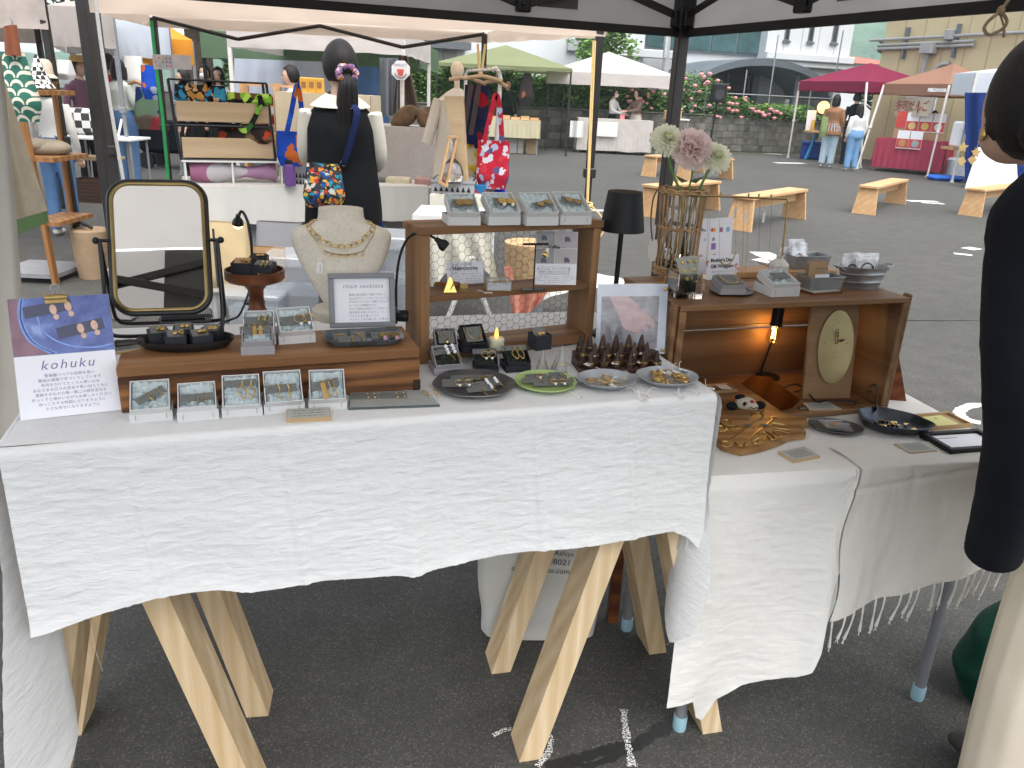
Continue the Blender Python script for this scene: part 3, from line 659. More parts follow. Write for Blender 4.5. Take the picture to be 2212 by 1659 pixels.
# glass tray of fine earrings
P =[at(u,v,zL)for u,v in((752,886),(950,879),(919,847),(758,852))]; c = sum(P,Vector())/4; rz = math.atan2(P[1].y-P[0].y,P[1].x-P[0].x)
t = thing('glass_plate','flat pale glass plate with fine earrings beside the white box row','glass plate',c,rz); Q =[(Rz(-rz)@(p-c))for p in P]
FROST = mat('pale_mirror_glass',(0.42,0.46,0.45),0.12,0.25,.08,30)
mb = MB(); mb.prism([(p.x,p.y)for p in Q],0,.004); mb.build('glass_slab',mat('dark_glass_edge',(.08,.09,.09),.15),t)
mb = MB(); mb.prism([(p.x*.975,p.y*.94)for p in Q],.0041,.0046); mb.build('mirrored_face',FROST,t)
for i,(x,y,kd)in enumerate(((-.24,.14,'drop'),(.02,.12,'drop'))):
 card('grey card with fine dangling wires on the glass plate, %s'%('nearest the white boxes' if i==0 else 'at its middle'),Matrix.Translation(c)@Rz(rz)@Tr(x*.2,y*.09,.006)@Rx(.14),.05,.024,[kd,kd],two(.006,.018,-.002),.8)
tt = thing('hook_earrings','pair of gold hooks with tiny balls lying on the glass plate','earrings',c+Rz(rz)@Vector((.062,.005,.006)),rz)
for x in(0,.018):jewel('hoop',tt,Tr(x,.012,0),.7); jewel('drop',tt,Tr(x+.006,-.004,0),.7)
# ================================================================ the old wood block
zB = zL+0.082
bR = at(907,842,zL); AB = rad(20.5); bL = 0.505
MBk = Matrix.Translation((bR.x,bR.y,zL))@Rz(AB)@Tr(-bL,0,0)
t = thing('wooden_riser','thick old wooden riser block with strong dark grain','riser',M4=MBk)
mb = MB(); mb.box(0,bL,0,.15,.062,.082,b=.003); mb.build('top_board',OLDTOP,t)
mb = MB(); mb.box(0,bL,.0015,.022,.0005,.0615,b=.0015); mb.build('front_board',OLDWOOD,t)
mb = MB(); mb.box(0,bL,.13,.149,.0005,.0615); mb.build('rear_board',OLDWOOD,t)
mb = MB(); mb.box(bL-.022,bL-.001,.024,.128,.0005,.0615); mb.build('end_board',OLDTOP,t)
mb = MB(); mb.box(bL-.012,bL+.0008,-.0008,.012,.0003,.020); mb.build('corner_inlay',DARKWOOD_X,t)
# ---- boxes on the block
giftbox('grey box with wide brass ribbon earrings on its propped card',521,768,594,765,zB,GREYBOX,TISSUE,.35,dr=.8,cardspec=('propped grey card with two wide brass ribbon earrings',['strip','strip'],two(-.02,.16,.12),-.06,.32,.03,.92,.36,.85),seed=6)
giftbox('pale box behind the ribbon earrings with two curved cuffs',524,745,597,743,zB,WHITEBOX,TISSUE,.60,cardspec=('grey card with two thin curved cuffs on blue tissue',['cuff','cuff'],two(.1,.28),-.03,.05,-.02,.85,.30,1.0),seed=7)
giftbox('pale box with two gold rings set with clear stones',603,745,682,739,zB,WHITEBOX,TISSUE,.56,cardspec=('grey card with two gold circles and clear stones',['ring','ring'],two(.1,.33),.03,-.04,.04,.82,.30,.95),seed=8)
# ---- glazed rectangular plate
GLAZE = mat('dark_green_glaze',(0.055,0.065,0.07),0.12,0,0.6,28)
P = at(786,737,zB); rz = rad(17); t = thing('ceramic_plate','glossy dark rectangular ceramic plate with earring cards','plate',P,rz)
mb = MB(); W2, D2 = .072, .042
def dish(s,q):
 th = 2*PI*s; cx = math.copysign(abs(math.cos(th))**.35,math.cos(th)); cy = math.copysign(abs(math.sin(th))**.35,math.sin(th)); r = q
 return(cx*W2*r,cy*D2*r,.003+.010*max(0,(r-.8)/.2)**1.5)
mb.grid(dish,48,10); mb.grid(lambda s,q:(lambda p:(p[0],p[1],p[2]-.003-(0.0 if q<.99 else-.003)))(dish(s,q)),48,10); mb.build('dish_body',GLAZE,t,ang=1)
Mp = Matrix.Translation(P)@Rz(rz)
for x, y, kinds, lab in((-.042,.012,['scallop'],'small grey card with one scalloped brass stud on the ceramic plate'),(-.008,.018,['heart'],'small grey card with one brass heart on the ceramic plate'),(-.022,-.008,['bar','bar'],'grey card with two straight gold bars on the ceramic plate'),(.040,.010,['flowerbead','flowerbead'],'grey card with brass flowers and pink beads on the ceramic plate')):
 n = len(kinds); card(lab,Mp@Tr(x,y,.007)@Rx(.25)@Rz(.05),.026 if n==1 else .05,.024,kinds,[(0,0)]if n==1 else([(.0,.004),(.018,.004)]if 'bar' in kinds else[(-.002,-.004),(.02,-.006)]),.95)
 # ---- framed sign
a, wd, rz = fr(713,712,855,708,zB+.002); h_ = .105
t = thing('framed_sign','grey framed white sign reading chain necklace','sign',a,rz); T = Tr(0,.012,0)@Rx(rad(78))
FRAMEG = mat('grey_frame',(0.16,0.165,0.18),0.4,0,.05); mb = MB(); fw_ = .010
for x0, x1, y0, y1 in((0,wd,0,fw_),(0,wd,h_-fw_,h_),(0,fw_,fw_,h_-fw_),(wd-fw_,wd,fw_,h_-fw_)):mb.box(x0,x1,y0,y1,0,.014,0,T,.001)
mb.build('frame',FRAMEG,t)
mb = MB(); mb.box(fw_-.001,wd-fw_+.001,fw_-.001,h_-fw_+.001,.002,.006,0,T); mb.build('sign_paper',PAPER,t)
text('chain necklace',.0115,t,T@Tr(wd*.52,h_*.76,.0064),GREYINK,shear=.3,space=1.15)
JL =['真鍮の板を繋げて繋げて作った、','Specialなチェーンネックレスです。','大切なひとつひとつ繋げて仕上げて、','たくさんの時間をかけ。','なので特別な気持ちでご注文しています。','経年変化が楽しめるチェーン、いつまでも','てもらえると嬉しいです。','マグネット式で着け外しが楽ちんです。']
for i, s_ in enumerate(JL):text(s_,.0052,t,T@Tr(wd*.30,h_*(.60-.065*i),.0064),GREYINK,'LEFT')
# ---- necklace bust
P = at(735,692,zB); k = ppx(P); rz = rad(12); t = thing('necklace_bust','cream linen necklace bust with two gold chains','display bust',P+Vector((0,.035,0)),rz)
zt_ = zat(P,457)-zB; hb = zt_
secs =[(.00,.034,.018),(.10,.046,.022),(.30,.068,.028),(.48,.085,.032),(.60,.094,.034),(.70,.098,.036),(.76,.095,.037),(.80,.085,.038),(.835,.066,.039),(.865,.052,.040),(.90,.0455,.040),(1.0,.0435,.040)]
_sp = smooth_path(secs,6); secs =[tuple(p)for p in _sp]; lean = lambda q:.045*q
def bust(s,q):
 th = 2*PI*s; rx = interp([(a,b)for a,b,c in secs],q); ry = interp([(a,c)for a,b,c in secs],q)
 return(rx*math.cos(th),lean(q)-.03+ry*math.sin(th)*(1 if math.sin(th)>0 else 1.0),.028+q*(hb-.028))
bsc = .98
mb = MB(); mb.grid(bust,48,44); n_ = 48
mb.add([bust(i/n_,1.0)for i in range(n_)],[tuple(range(n_))]); mb.add([bust(i/n_,0.0)for i in range(n_)],[tuple(range(n_))]); mb.build('bust_body',LINEN,t,ang=.9)
mb = MB(); mb.lathe([(.052,0),(.053,.006),(.053,.018),(.048,.022),(.03,.028)],32,0,Tr(-.01,-.01,0)); mb.build('bust_base',LINEN,t)
def on_bust(x,q,off=.003):
 rx = interp([(a,b)for a,b,c in secs],q); ry = interp([(a,c)for a,b,c in secs],q); u_ = max(-.999,min(.999,x/rx))
 return Vector((x,lean(q)-.03-ry*math.sqrt(1-u_*u_)-off,.028+q*(hb-.028)))
nk = thing('paperclip_necklace','chunky paperclip chain necklace on the linen bust','necklace',P+Vector((0,.035,0)),rz)
cv = smooth_path([on_bust(x,q)for x,q in((-.0475,.875),(-.062,.835),(-.054,.78),(-.034,.70),(-.012,.655),(.012,.655),(.036,.70),(.054,.78),(.062,.835),(.0475,.875))],8)
ln =[0]
for p, q in zip(cv,cv[1:]):ln.append(ln[-1]+(q-p).length)
def along(d):
 for i in range(len(cv)-1):
  if ln[i+1]>=d:f =(d-ln[i])/max(1e-9,ln[i+1]-ln[i]); return cv[i].lerp(cv[i+1],f),(cv[i+1]-cv[i]).normalized()
 return cv[-1],(cv[-1]-cv[-2]).normalized()
nl = 17; step = ln[-1]/nl
for i in range(nl):
 p, d = along((i+.5)*step); nrm = Vector((0,-1,.1))if i%2==0 else Vector((0,-.35,.9)); y = nrm.cross(d).normalized(); z = d.cross(y)
 M4 = Matrix((d,y,z)).transposed().to_4x4(); M4.translation = p; l, h2 = step*.62, .0042
 mb = MB(); pts =[(-l+h2,-h2,0),(l-h2,-h2,0),(l-.3*h2,-.7*h2,0),(l,0,0),(l-.3*h2,.7*h2,0),(l-h2,h2,0),(-l+h2,h2,0),(-l+.3*h2,.7*h2,0),(-l,0,0),(-l+.3*h2,-.7*h2,0)]
 mb.tube(pts,.0010,6,closed=True,T=M4); mb.build('chain_link',BRASS,nk)
n2 = thing('scallop_necklace','fine gold chain necklace with a row of open scallops','necklace',P+Vector((0,.035,0)),rz)
mb = MB(); mb.tube(smooth_path([on_bust(x,q)for x,q in((-.050,.868),(-.066,.82),(-.050,.71),(-.034,.60))],6),.0007,5); mb.tube(smooth_path([on_bust(x,q)for x,q in((.042,.60),(.056,.71),(.066,.82),(.050,.868))],6),.0007,5); mb.build('fine_chain',BRASS,n2)
mb = MB(); mb.tube(smooth_path([on_bust(x,q)for x,q in((-.034,.60),(-.015,.575),(.004,.567),(.022,.575),(.042,.60))],6),.0011,6); mb.build('curved_bar',BRASS,n2)
for i in range(5):
 x = -.026+.015*i; q = .578-.010*(1-abs(i-2)/2)+.002; c_ = on_bust(x+.001,q); mb = MB(); mb.ring(.0066,.0009,Matrix.Translation(c_)@Rx(PI/2),10,6,0,PI,2*PI); mb.build('scallop',BRASS,n2)
tg = on_bust(-.042,.485); mb = MB(); mb.box(-.006,.006,-.001,0,-.022,.0,0,Matrix.Translation(tg)@Ry(.12)); mb.tube([tg,on_bust(-.040,.54),on_bust(-.035,.60)],.0004,4); o = mb.build('price_tag',[TAGP],n2)
text('kohuku',.005,n2,Matrix.Translation(tg+Vector((.0,-.0014,-.012)))@Rx(PI/2)@Rz(-PI/2),GREYINK,name='tag_print')
# ---- wooden cake stand with black boxes
P = at(556,676,zB); zt_ = zat(P,592); hs_ = zt_-zB
t = thing('cake_stand','turned reddish wooden cake stand with shallow rim','cake stand',P)
k = ppx(P); R_ = 66*k*.93
mb = MB(); mb.lathe([(.020,0),(.021,.004),(.0165,.012),(.0145,hs_*.42),(.0155,hs_*.60),(.023,hs_*.72),(.030,hs_*.82),(.030,hs_*.83),(.0,hs_*.83)],28); mb.build('stem',STANDWOOD,t)
mb = MB(); mb.lathe([(.0,hs_*.832),(R_*.9,hs_*.84),(R_,hs_*.90),(R_,hs_+.010),(R_*.955,hs_+.010),(R_*.94,hs_),(.0,hs_)],40); mb.build('dish',STANDWOOD,t)
zS = zB+hs_+.0005
def blackbox(label,M4,sz,hh,kinds,cm_=None,price=None,tilt=1.05,group=None,rot=0.0):
 t = thing('ring_box',label,'ring box',M4=M4,group=group); mb = MB(); mb.tray(-sz/2,sz/2,-sz/2,sz/2,0,hh,.0016); mb.build('box_body',BLACKBOX,t)
 mb = MB(); mb.box(-sz/2+.002,sz/2-.002,-sz/2+.002,sz/2-.002,hh*.3,hh*.55); mb.build('foam_pad',BLACKPAINT,t)
 if price:text(price,.010,t,Tr(.006,-sz/2-.0006,hh*.18)@Rx(PI/2),BRASS,name='price_figures',fatten=.0004)
 M2 = M4@Tr(0,.002,hh*1.0)@Rx(tilt-.55)@Rz(rot)
 card(label.replace('black','grey').split(' with ')[0].replace('box','card')+' carrying '+label.split(' with ')[-1],M2,sz*.82,sz*.6,kinds,two(-sz*.02,sz*.2,-.002),1.0,cm_,mark=False)
 return t
MS = Matrix.Translation((P.x,P.y,zS))
blackbox('black box on the cake stand with two tiny bead chains',MS@Tr(-.019,-.012,0)@Rz(.12),.038,.027,['trio','trio'],LEATHER,tilt=.9)
blackbox('price marked black box on the cake stand with two gold bars',MS@Tr(.023,-.010,0)@Rz(.02),.040,.025,['bar','bar'],None,'¥3300',.75)
blackbox('black box at the back of the cake stand with two gold squares',MS@Tr(.0,.032,0)@Rz(.2),.036,.030,['square','square'],BLACKPAINT,tilt=.8)
# ---- gooseneck lamps
WARM = glow('warm_bulb',(1.0,0.62,0.26),3.2)
Pz = P+Vector((-.01,.075,0)); Y0 = Pz.y
def on_y(u,v,y):return aty(u,v,y)
t = thing('gooseneck_lamp','lit gooseneck lamp with warm bulb behind the cake stand','lamp',Vector((Pz.x,Pz.y,zB)))
O = t.location
pts =[on_y(u,v,Y0)-O for u,v in((545,560),(544,546),(541.6,512),(537,485),(528,463),(520.4,457),(516,467))]
foot = Vector((pts[0].x-.002,0,.004)); mb = MB(); mb.tube(smooth_path([foot,Vector((pts[0].x,.0,.05))]+pts,6),.0030,8); mb.build('flexible_neck',BLACKMETAL,t)
mb = MB(); mb.lathe([(.0,0),(.022,0),(.022,.005),(.006,.008),(0,.008)],20,0,Tr(foot.x,0,-.0)); mb.build('lamp_base',BLACKMETAL,t)
hd = on_y(513.7,484,Y0)-O; M4 = Matrix.Translation(hd)@Rx(.35)@Ry(.2)
mb = MB(); mb.lathe([(.004,.022),(.005,.016),(.0105,.008),(.0118,.0),(.0108,-.001),(.0095,.004)],20,0,M4); mb.build('lamp_head',BLACKMETAL,t)
mb = MB(); mb.ball((0,-.0,-.002),.0098,.0098,.008,16,0,M4); mb.build('bulb',WARM,t)
# power cable of the lamp
mb = MB(); mb.tube(smooth_path([at(537,668,zB)+Vector((0,.02,.05)),at(529,672,zB)+Vector((0,.02,.025)),at(517,680,zB+.004),at(500,690,zB+.004),at(483,696,zB+.004),at(474,700,zB+.004)],6),.0022,6); tag(mb.build('lamp_cable',BLACKPAINT),'black lamp cable running to the grey power bank','cable')
# clip-on black gooseneck at the block's end
Pb = at(866,695,zB); Y1 = Pb.y; t = thing('clip_lamp','unlit black gooseneck lamp arching towards the wooden shelf','lamp',Pb); O = Pb
L_ =[(856,699),(856,660),(856,612),(863,557),(878,519),(895.7,504.5),(911,501),(929,509),(943,517)]
pts =[on_y(u,v,Y1-.0005*i)-O for i,(u,v)in enumerate(L_)]
mb = MB(); mb.tube(smooth_path(pts,6),.0026,8); mb.build('flexible_neck',BLACKPAINT,t)
hd = pts[-1]; M4 = Matrix.Translation(hd)@Ry(rad(128)); mb = MB(); mb.lathe([(0,-.004),(.0045,-.002),(.006,.006),(.011,.014),(.0115,.022),(.009,.025),(0,.025)],20,0,M4); mb.build('lamp_head',BLACKPAINT,t)
mb = MB(); mb.lathe([(0,-.012),(.011,-.012),(.012,-.008),(.012,.008),(.011,.012),(0,.012)],20,0,Tr(.002,.002,.012)@Ry(PI/2)); mb.build('clip_body',BLACKPAINT,t)
# ---- swing mirror
AM = rad(17); Pm = at(366,716,zB); t = thing('swing_mirror','rounded brass rimmed table mirror tilted on a black wire stand','mirror',Pm,AM)
k = ppx(Pm); zp = zat(Pm,519)-zB; mw = .150;
pv = zp
def rrect(w2,h2,r,n=7):
 out =[]
 for cx, cy, a0 in((w2-r,h2-r,0),(-w2+r,h2-r,PI/2),(-w2+r,-h2+r,PI),(w2-r,-h2+r,1.5*PI)):
  out+=[(cx+r*math.cos(a0+PI/2*i/n),cy+r*math.sin(a0+PI/2*i/n))for i in range(n+1)]
 return out
TMi = Tr(0,.0,pv)@Rx(rad(90-24))@Tr(0,-.012,0); w2, h2 = .0795, .118
mb = MB(); mb.tube([(x,y,-.004)for x,y in rrect(w2,h2,.034)],.0062,10,0,True,TMi); mb.build('outer_rim',BLACKMETAL,t)
mb = MB(); mb.tube([(x,y,.002)for x,y in rrect(w2-.004,h2-.004,.031)],.0034,10,0,True,TMi); mb.build('brass_rim',mat('dark_bronze',(.26,.19,.08),.35,1.0,.15,30),t)
MIRROR = mat('mirror_silver',(0.86,0.87,0.87),0.01,1.0,0,4); mb = MB(); mb.prism(rrect(w2-.004,h2-.004,.031),-.003,.001,0,TMi); mb.build('mirror_glass',MIRROR,t)
mb = MB(); mb.prism(rrect(w2-.002,h2-.002,.033),-.008,-.0035,0,TMi); mb.build('back_panel',BLACKPAINT,t)
xs = w2+.018
for s_ in(-1,1):
 mb = MB(); mb.tube([(s_*(w2+.002),0,pv),(s_*xs,0,pv)],.0032,8); mb.ball((s_*(xs+.006),0,pv),.0062,n=12); mb.build('pivot_knob',BLACKMETAL,t)
for yy, nm in((-.035,'front_stand_wire'),(.05,'rear_stand_wire')):
 P2 =[(-xs,0,pv),(-xs,yy*.25,pv*.7),(-xs,yy*.75,.035),(-xs+.004,yy*.95,.012),(-xs+.022,yy,.004),(0,yy,.004),(xs-.022,yy,.004),(xs-.004,yy*.95,.012),(xs,yy*.75,.035),(xs,yy*.25,pv*.7),(xs,0,pv)]
 mb = MB(); mb.tube(smooth_path(P2,6),.0036,8); mb.build(nm,BLACKMETAL,t)
 # grey power bank under the mirror
a, wd, rz = fr(344,706,461,700,zB); t = thing('power_bank','flat dark grey power bank lying under the mirror','power bank',a,rz); mb = MB(); mb.box(0,wd,0,.055,.004,.020,0,None,.005); mb.build('case',mat('space_grey',(.09,.09,.095),.35,.4),t); mb = MB(); mb.box(wd*.05,wd*.95,-.0008,0,.010,.013); mb.build('port_strip',BLACKPAINT,t); text('1214',.007,t,Tr(wd*.92,-.0012,.012)@Rx(PI/2),PAPER)
# ---- oval iron dish with handle and five black boxes
P = at(404,748,zB); rz = rad(14); t = thing('iron_dish','oval dark iron dish with a side handle','dish',P,rz); k = ppx(P)
mb = MB(); mb.lathe([(0,.003),(.060,.003),(.072,.008),(.079,.016),(.081,.017),(.080,.012),(.070,.002),(.058,0),(0,0)],48,0,None,1.0,.56); mb.build('dish_body',IRON,t,ang=.9)
mb = MB(); mb.tube(smooth_path([(-.070,-.004,.012),(-.085,-.010,.014),(-.100,-.014,.014),(-.113,-.016,.013)],5),[.008]*6+[.0095]*6+[.0105,.0105,.010,.006],10,0,False,Matrix.Diagonal((1,1,.6,1))@Tr(0,0,.008)); mb.build('handle',IRON,t)
Md = Matrix.Translation(P)@Rz(rz)@Tr(0,0,.0045)
G5 = None
for x, y, r, kd, lab in((-.046,.010,.35,['trio','stud'],'small black box in the iron dish with brass pebbles'),(-.008,.028,.1,['stud','stud'],'black box at the back of the iron dish with two domed studs'),(.040,.018,-.25,['square','square'],'black box by the rim of the iron dish with two flat squares'),(-.014,-.016,.12,['stud','trio'],'black box at the front of the iron dish with a bead trio'),(.026,-.014,.38,['cube','cube'],'black box in the iron dish with two little cubes')):
 blackbox(lab,Md@Tr(x,y,0)@Rz(r),.034,.023,kd,None,None,1.0)
 # ================================================================ printed photo poster with clip
a, wd, rz = fr(44,912,263.5,888,zL)
t = thing('photo_poster','poster of oval earrings above kohuku lettering held by a clip','poster',a,rz)
zt2 = None; hp = .170; T = Tr(0,.004,.0005)@Rx(rad(90-24))
for hp_ in[x*.001 for x in range(120,260)]:
 q = Matrix.Translation(a)@Rz(rz)@T@Vector((0,hp_,0))-CAM
 if IH/2-FPX*q.dot(_up)/q.dot(_fw)<647:hp = hp_; break
sp_ = hp*.52
mb = MB(); mb.box(0,wd,0,hp,-.003,0,0,T); mb.build('backing_board',mat('grey_board',(.45,.45,.45),.8),t)
mb = MB(); mb.box(.0003,wd-.0003,.0003,sp_,.0003,.0007,0,T); mb.build('text_half',PAPER,t)
def photo_mat():
 m, tt_, b, N, L = _base('blue_plate_photo'); v = _coords(tt_)
 n = _noise(tt_,v,26,4); L.new(_ramp(tt_,n,[(.35,(.075,.095,.27)),(.6,(.14,.19,.46)),(.72,(.28,.36,.66))]),b.inputs['Base Color']); b.inputs['Roughness'].default_value = .35; return m
mb = MB(); mb.box(.0003,wd-.0003,sp_,hp-.0003,.0003,.0007,0,T); mb.build('photo_half',photo_mat(),t)
RIM = mat('photo_rim_blue',(.20,.33,.70),.35,0,.2,60); RIMD = mat('photo_rim_dark',(.05,.07,.22),.35); MAUVE = mat('photo_mauve',(.24,.13,.17),.4,0,.3,30); SLATE = mat('photo_slate',(.07,.075,.13),.4); ROSE = mat('photo_rose_brass',(.66,.44,.33),.4,0,.15,160)
hh = hp-sp_
mb = MB(); mb.prism([(.0005,sp_+.0005),(wd*.36,sp_+.0005),(wd*.22,sp_+hh*.14),(wd*.10,sp_+hh*.42),(wd*.085,sp_+hh*.75),(wd*.12,hp-.0008),(.0005,hp-.0008)],.0008,.0010,0,T); mb.build('photo_table',MAUVE,t)
for pts, r_, mm in((((.125,.995),(.095,.75),(.11,.48),(.17,.26),(.26,.13),(.36,.02)),.0016,RIM),(((.155,.995),(.125,.72),(.145,.48),(.20,.28),(.29,.14),(.42,.02)),.0011,RIM),(((.27,.70),(.30,.45),(.42,.24),(.60,.11),(.82,.07),(.985,.11)),.0013,RIM),(((.14,.99),(.11,.72),(.13,.48),(.185,.27),(.275,.135),(.39,.02)),.0010,RIMD)):
 mb = MB(); Pp = smooth_path([(wd*x,sp_+hh*y,.0011)for x,y in pts],8); mb.tube(Pp,r_,6,0,False,T@Matrix.Diagonal((1,1,.12,1))@Tr(0,0,.0085)); mb.build('photo_plate_rim',mm,t)
mb = MB()
for x, y, a_ in((.38,.80,.16),(.68,.42,.18)):mb.box(-wd*.24,wd*.24,-hh*.10,hh*.10,.0012,.0013,0,T@Tr(wd*x,sp_+hh*y,0)@Rz(a_))
mb.build('photo_card',SLATE,t)
for x, y in((.43,.78),(.58,.82),(.68,.42),(.82,.46)):
 mb = MB(); Te = T@Tr(wd*x,sp_+hh*y,.0014)@Rz(.15); mb.lathe([(0,0),(.0082,0),(.0082,.0002),(0,.0002)],20,0,Te,.62,1.0); mb.lathe([(0,0),(.0046,0),(.0046,.0002),(0,.0002)],16,0,Te@Tr(.0015,-.0130,0),.9,1.0); mb.build('photo_earring',ROSE,t)
VIO = mat('violet_ink',(.16,.14,.30),.7)
text('kohuku',.0215,t,T@Tr(wd*.51,sp_*.83,.0009),VIO,shear=.25,space=1.25)
JP =['管楽器リペアの技術を使い','無垢の真鍮で手づくりしています','年月をかけてたくさん使い込み','みなさまの日々の変化や思い出とともに','真鍮そのものの唯一無二の経年変化を','ゆっくりと味わいながらお楽しみください','ほっこりする時間になりますように','小さな幸せになりますように']
for i, s_ in enumerate(JP):text(s_,.0061,t,T@Tr(wd*.52,sp_*(.665-.075*i),.0009),VIO)
# bulldog clip
Mc = Matrix.Translation(a)@Rz(rz)@T@Tr(wd*.47,hp,0)
t = thing('bulldog_clip','aged brass bulldog clip gripping the top of the poster','clip',M4=Mc)
mb = MB(); mb.lathe([(0,-.016),(.0055,-.016),(.0058,0),(.0055,.016),(0,.016)],14,0,Tr(0,-.001,0)@Ry(PI/2)); mb.box(-.016,.016,-.011,-.002,.0020,.0032); mb.box(-.016,.016,-.011,-.002,-.0052,-.004); mb.build('clip_jaw',BRASS_DULL,t)
mb = MB(); mb.tube(smooth_path([(-.004,.004,0),(-.003,.009,0),(-.006,.014,0),(-.004,.020,0),(.004,.020,0),(.006,.014,0),(.003,.009,0),(.004,.004,0)],4),.0014,8); mb.build('clip_grip',STEEL,t)
# easel strut holding the poster up
Ms = Matrix.Translation(a)@Rz(rz); tp = Ms@(T@Vector((wd*.5,hp*.72,-.0035))); ft = Ms@Vector((wd*.5,.11,.002)); mb = MB(); mb.tube([ft,tp],.003,6); o = mb.build('easel_strut',BLACKMETAL,bpy.data.objects['photo_poster']); o.matrix_parent_inverse =(Matrix.Translation(a)@Rz(rz)).inverted()
# ================================================================ wooden shelf with chicken wire
a, wd, rz = fr(908,788,1279,742,zL); hS = zat(a,491)-zL; dS = .085
t = thing('wooden_shelf','stained wooden shelf unit backed with chicken wire','shelf',a,rz); MSf = Matrix.Translation(a)@Rz(rz)
pw = .020; zm = hS*.46; zb0 = .004
for x in(0,wd-pw):
 mb = MB(); mb.box(x,x+pw,0,dS,0,hS-.016,0,None,.0015); mb.build('upright',SHELF_V,t)
for nm, z0, z1, y0 in(('top_board',hS-.0155,hS,-.003),('middle_board',zm,zm+.012,.002),('bottom_board',zb0,zb0+.022,.002)):
 mb = MB(); mb.box((-.004 if nm=='top_board' else pw+.0005),(wd+.004 if nm=='top_board' else wd-pw-.0005),y0,dS+(.003 if nm=='top_board' else-.001),z0,z1,0,None,.0015); mb.build(nm,SHELF_W,t)
WIRE = mat('galvanised_wire',(0.16,0.155,0.15),0.45,0.6); mb = MB(); hx = .0155; r_ = hx/1.5; ry = hx*.866*1.02; y = dS+.002
i = 0; x = pw
segs = set()
cols_ = int((wd-2*pw)/(1.5*r_))+1; rows_ = int((hS-.03)/(r_*1.732))+1
for ci in range(cols_):
 for ri in range(rows_):
  cx = pw+1.5*r_*ci; cz = .03+r_*1.732*(ri+.5*(ci%2))
  V6 =[(round(cx+r_*math.cos(PI/3*j),4),round(cz+r_*math.sin(PI/3*j),4))for j in range(6)]
  for j in range(6):
   p, q = V6[j], V6[(j+1)%6]
   if max(p[0],q[0])<wd-pw+.004 and min(p[0],q[0])>pw-.004 and max(p[1],q[1])<hS-.012:segs.add((min(p,q),max(p,q)))
for p, q in segs:
 j = lambda s_:.0008*nz(s_[0]*200,s_[1]*200); mb.tube([(p[0]+j(p),y+j(q),p[1]+j(p)),(q[0]+j(q),y+j(p),q[1]+j(q))],.00055,4)
stuff(mb.build('chicken_wire',WIRE,t))
def on_shelf(u,v,z):return at(u,v,z)
zS1 = zL+hS; zS2 = zL+zm+.012; zS3 = zL+zb0+.022
# four boxes on the shelf top
for lab,(uL,vL,uR,vR), kinds, cs in(('grey box on the shelf top with two crinkled brass plates',(968,487,1038,487),['plate','plate'],(.0,.0,.03,.62,.34)),('grey box on the shelf top with brass flowers and pearls',(1055,487,1124,486),['flower','flower'],(.10,.02,-.10,.66,.30)),('grey box on the shelf top with two leaf shaped earrings',(1137,488,1206,487),['heartleaf','heartleaf'],(.08,-.08,.30,.62,.24)),('grey box on the shelf top with paired leaf drops',(1210,486,1277,485),['heartleaf','heartleaf'],(-.02,.04,-.38,.62,.28))):
 dx, dy, rot, cw, ch = cs
 giftbox(lab,uL,vL,uR,vR,zS1,GREYBOX if False else WHITEBOX,TISSUE,.50,None,1.0,('grey card '+lab.split(' top ')[1].replace('with','with')+' in a shelf top box',kinds,two(-.06,.20),dx,dy,rot,cw,ch,1.05),seed=len(lab),staples='paired' in lab)
 # boxes on the shelf floor and before it
giftbox('grey box on the shelf floor with a teardrop pendant',938,766,990,764,zS3,GREYBOX,DKTISSUE,.62,cardspec=('grey card with a gold teardrop pendant necklace',['chain'],[(0,-.04)],.02,0,0,.66,.62,1.2),seed=3,staples=False)
giftbox('black box on the shelf floor with a curved choker',1000,764,1053,759,zS3,BLACKBOX,DKTISSUE,.66,cardspec=('grey card with a curved gold choker',['collar'],[(.04,0)],-.02,0,0,.66,.66,1.1),seed=4,staples=False)
giftbox('grey box before the shelf with long rod earrings',938,813,999,809,zL,GREYBOX,DKTISSUE,.52,cardspec=('grey card with two long gold rods and crystals',['crystalbar','crystalbar'],two(.06,.30,-.12),.0,.22,.16,.86,.24,1.4),seed=5,staples=False)
giftbox('black box before the shelf with hoops and clear stones',1024,808,1077,808,zL,BLACKBOX,DKTISSUE,.50,cardspec=('grey card with gold hoops and clear stones',['ring','ring'],two(.02,.26,-.22),-.04,.30,.04,1.0,.26,.8),seed=6,staples=False)
giftbox('black box before the shelf with two interlocked ovals',1093,806,1147,803,zL,BLACKBOX,DKTISSUE,.52,cardspec=('grey card with two interlocked gold ovals',['leafloop','leafloop'],two(.0,.22,-.10),-.06,.34,.0,1.0,.26,1.1),seed=7,staples=False)
Pb = at(1175,757,zS3); blackbox('small black box on the shelf floor with two dark studs',Matrix.Translation(Pb)@Rz(rz)@Tr(0,.02,0),.037,.032,['heart','stud'],None,None,1.5)
# LED candle
P = at(1071,757,zS3); P.y+=.012; WAX = mat('cream_wax',(0.66,0.64,0.46),0.5,0,.03); t = thing('led_candle','cream wax tealight candle with glowing flame tip','candle',P)
mb = MB(); mb.lathe([(0,0),(.0155,0),(.0165,.003),(.0165,.022),(.0145,.0245),(.006,.0235),(0,.023)],28); mb.build('wax_body',WAX,t)
mb = MB(); mb.lathe([(.0,.022),(.0030,.023),(.0046,.029),(.0038,.036),(.0018,.043),(.0,.047)],14); mb.build('flame_tip',glow('flame_glow',(1.0,.42,.08),.9),t)
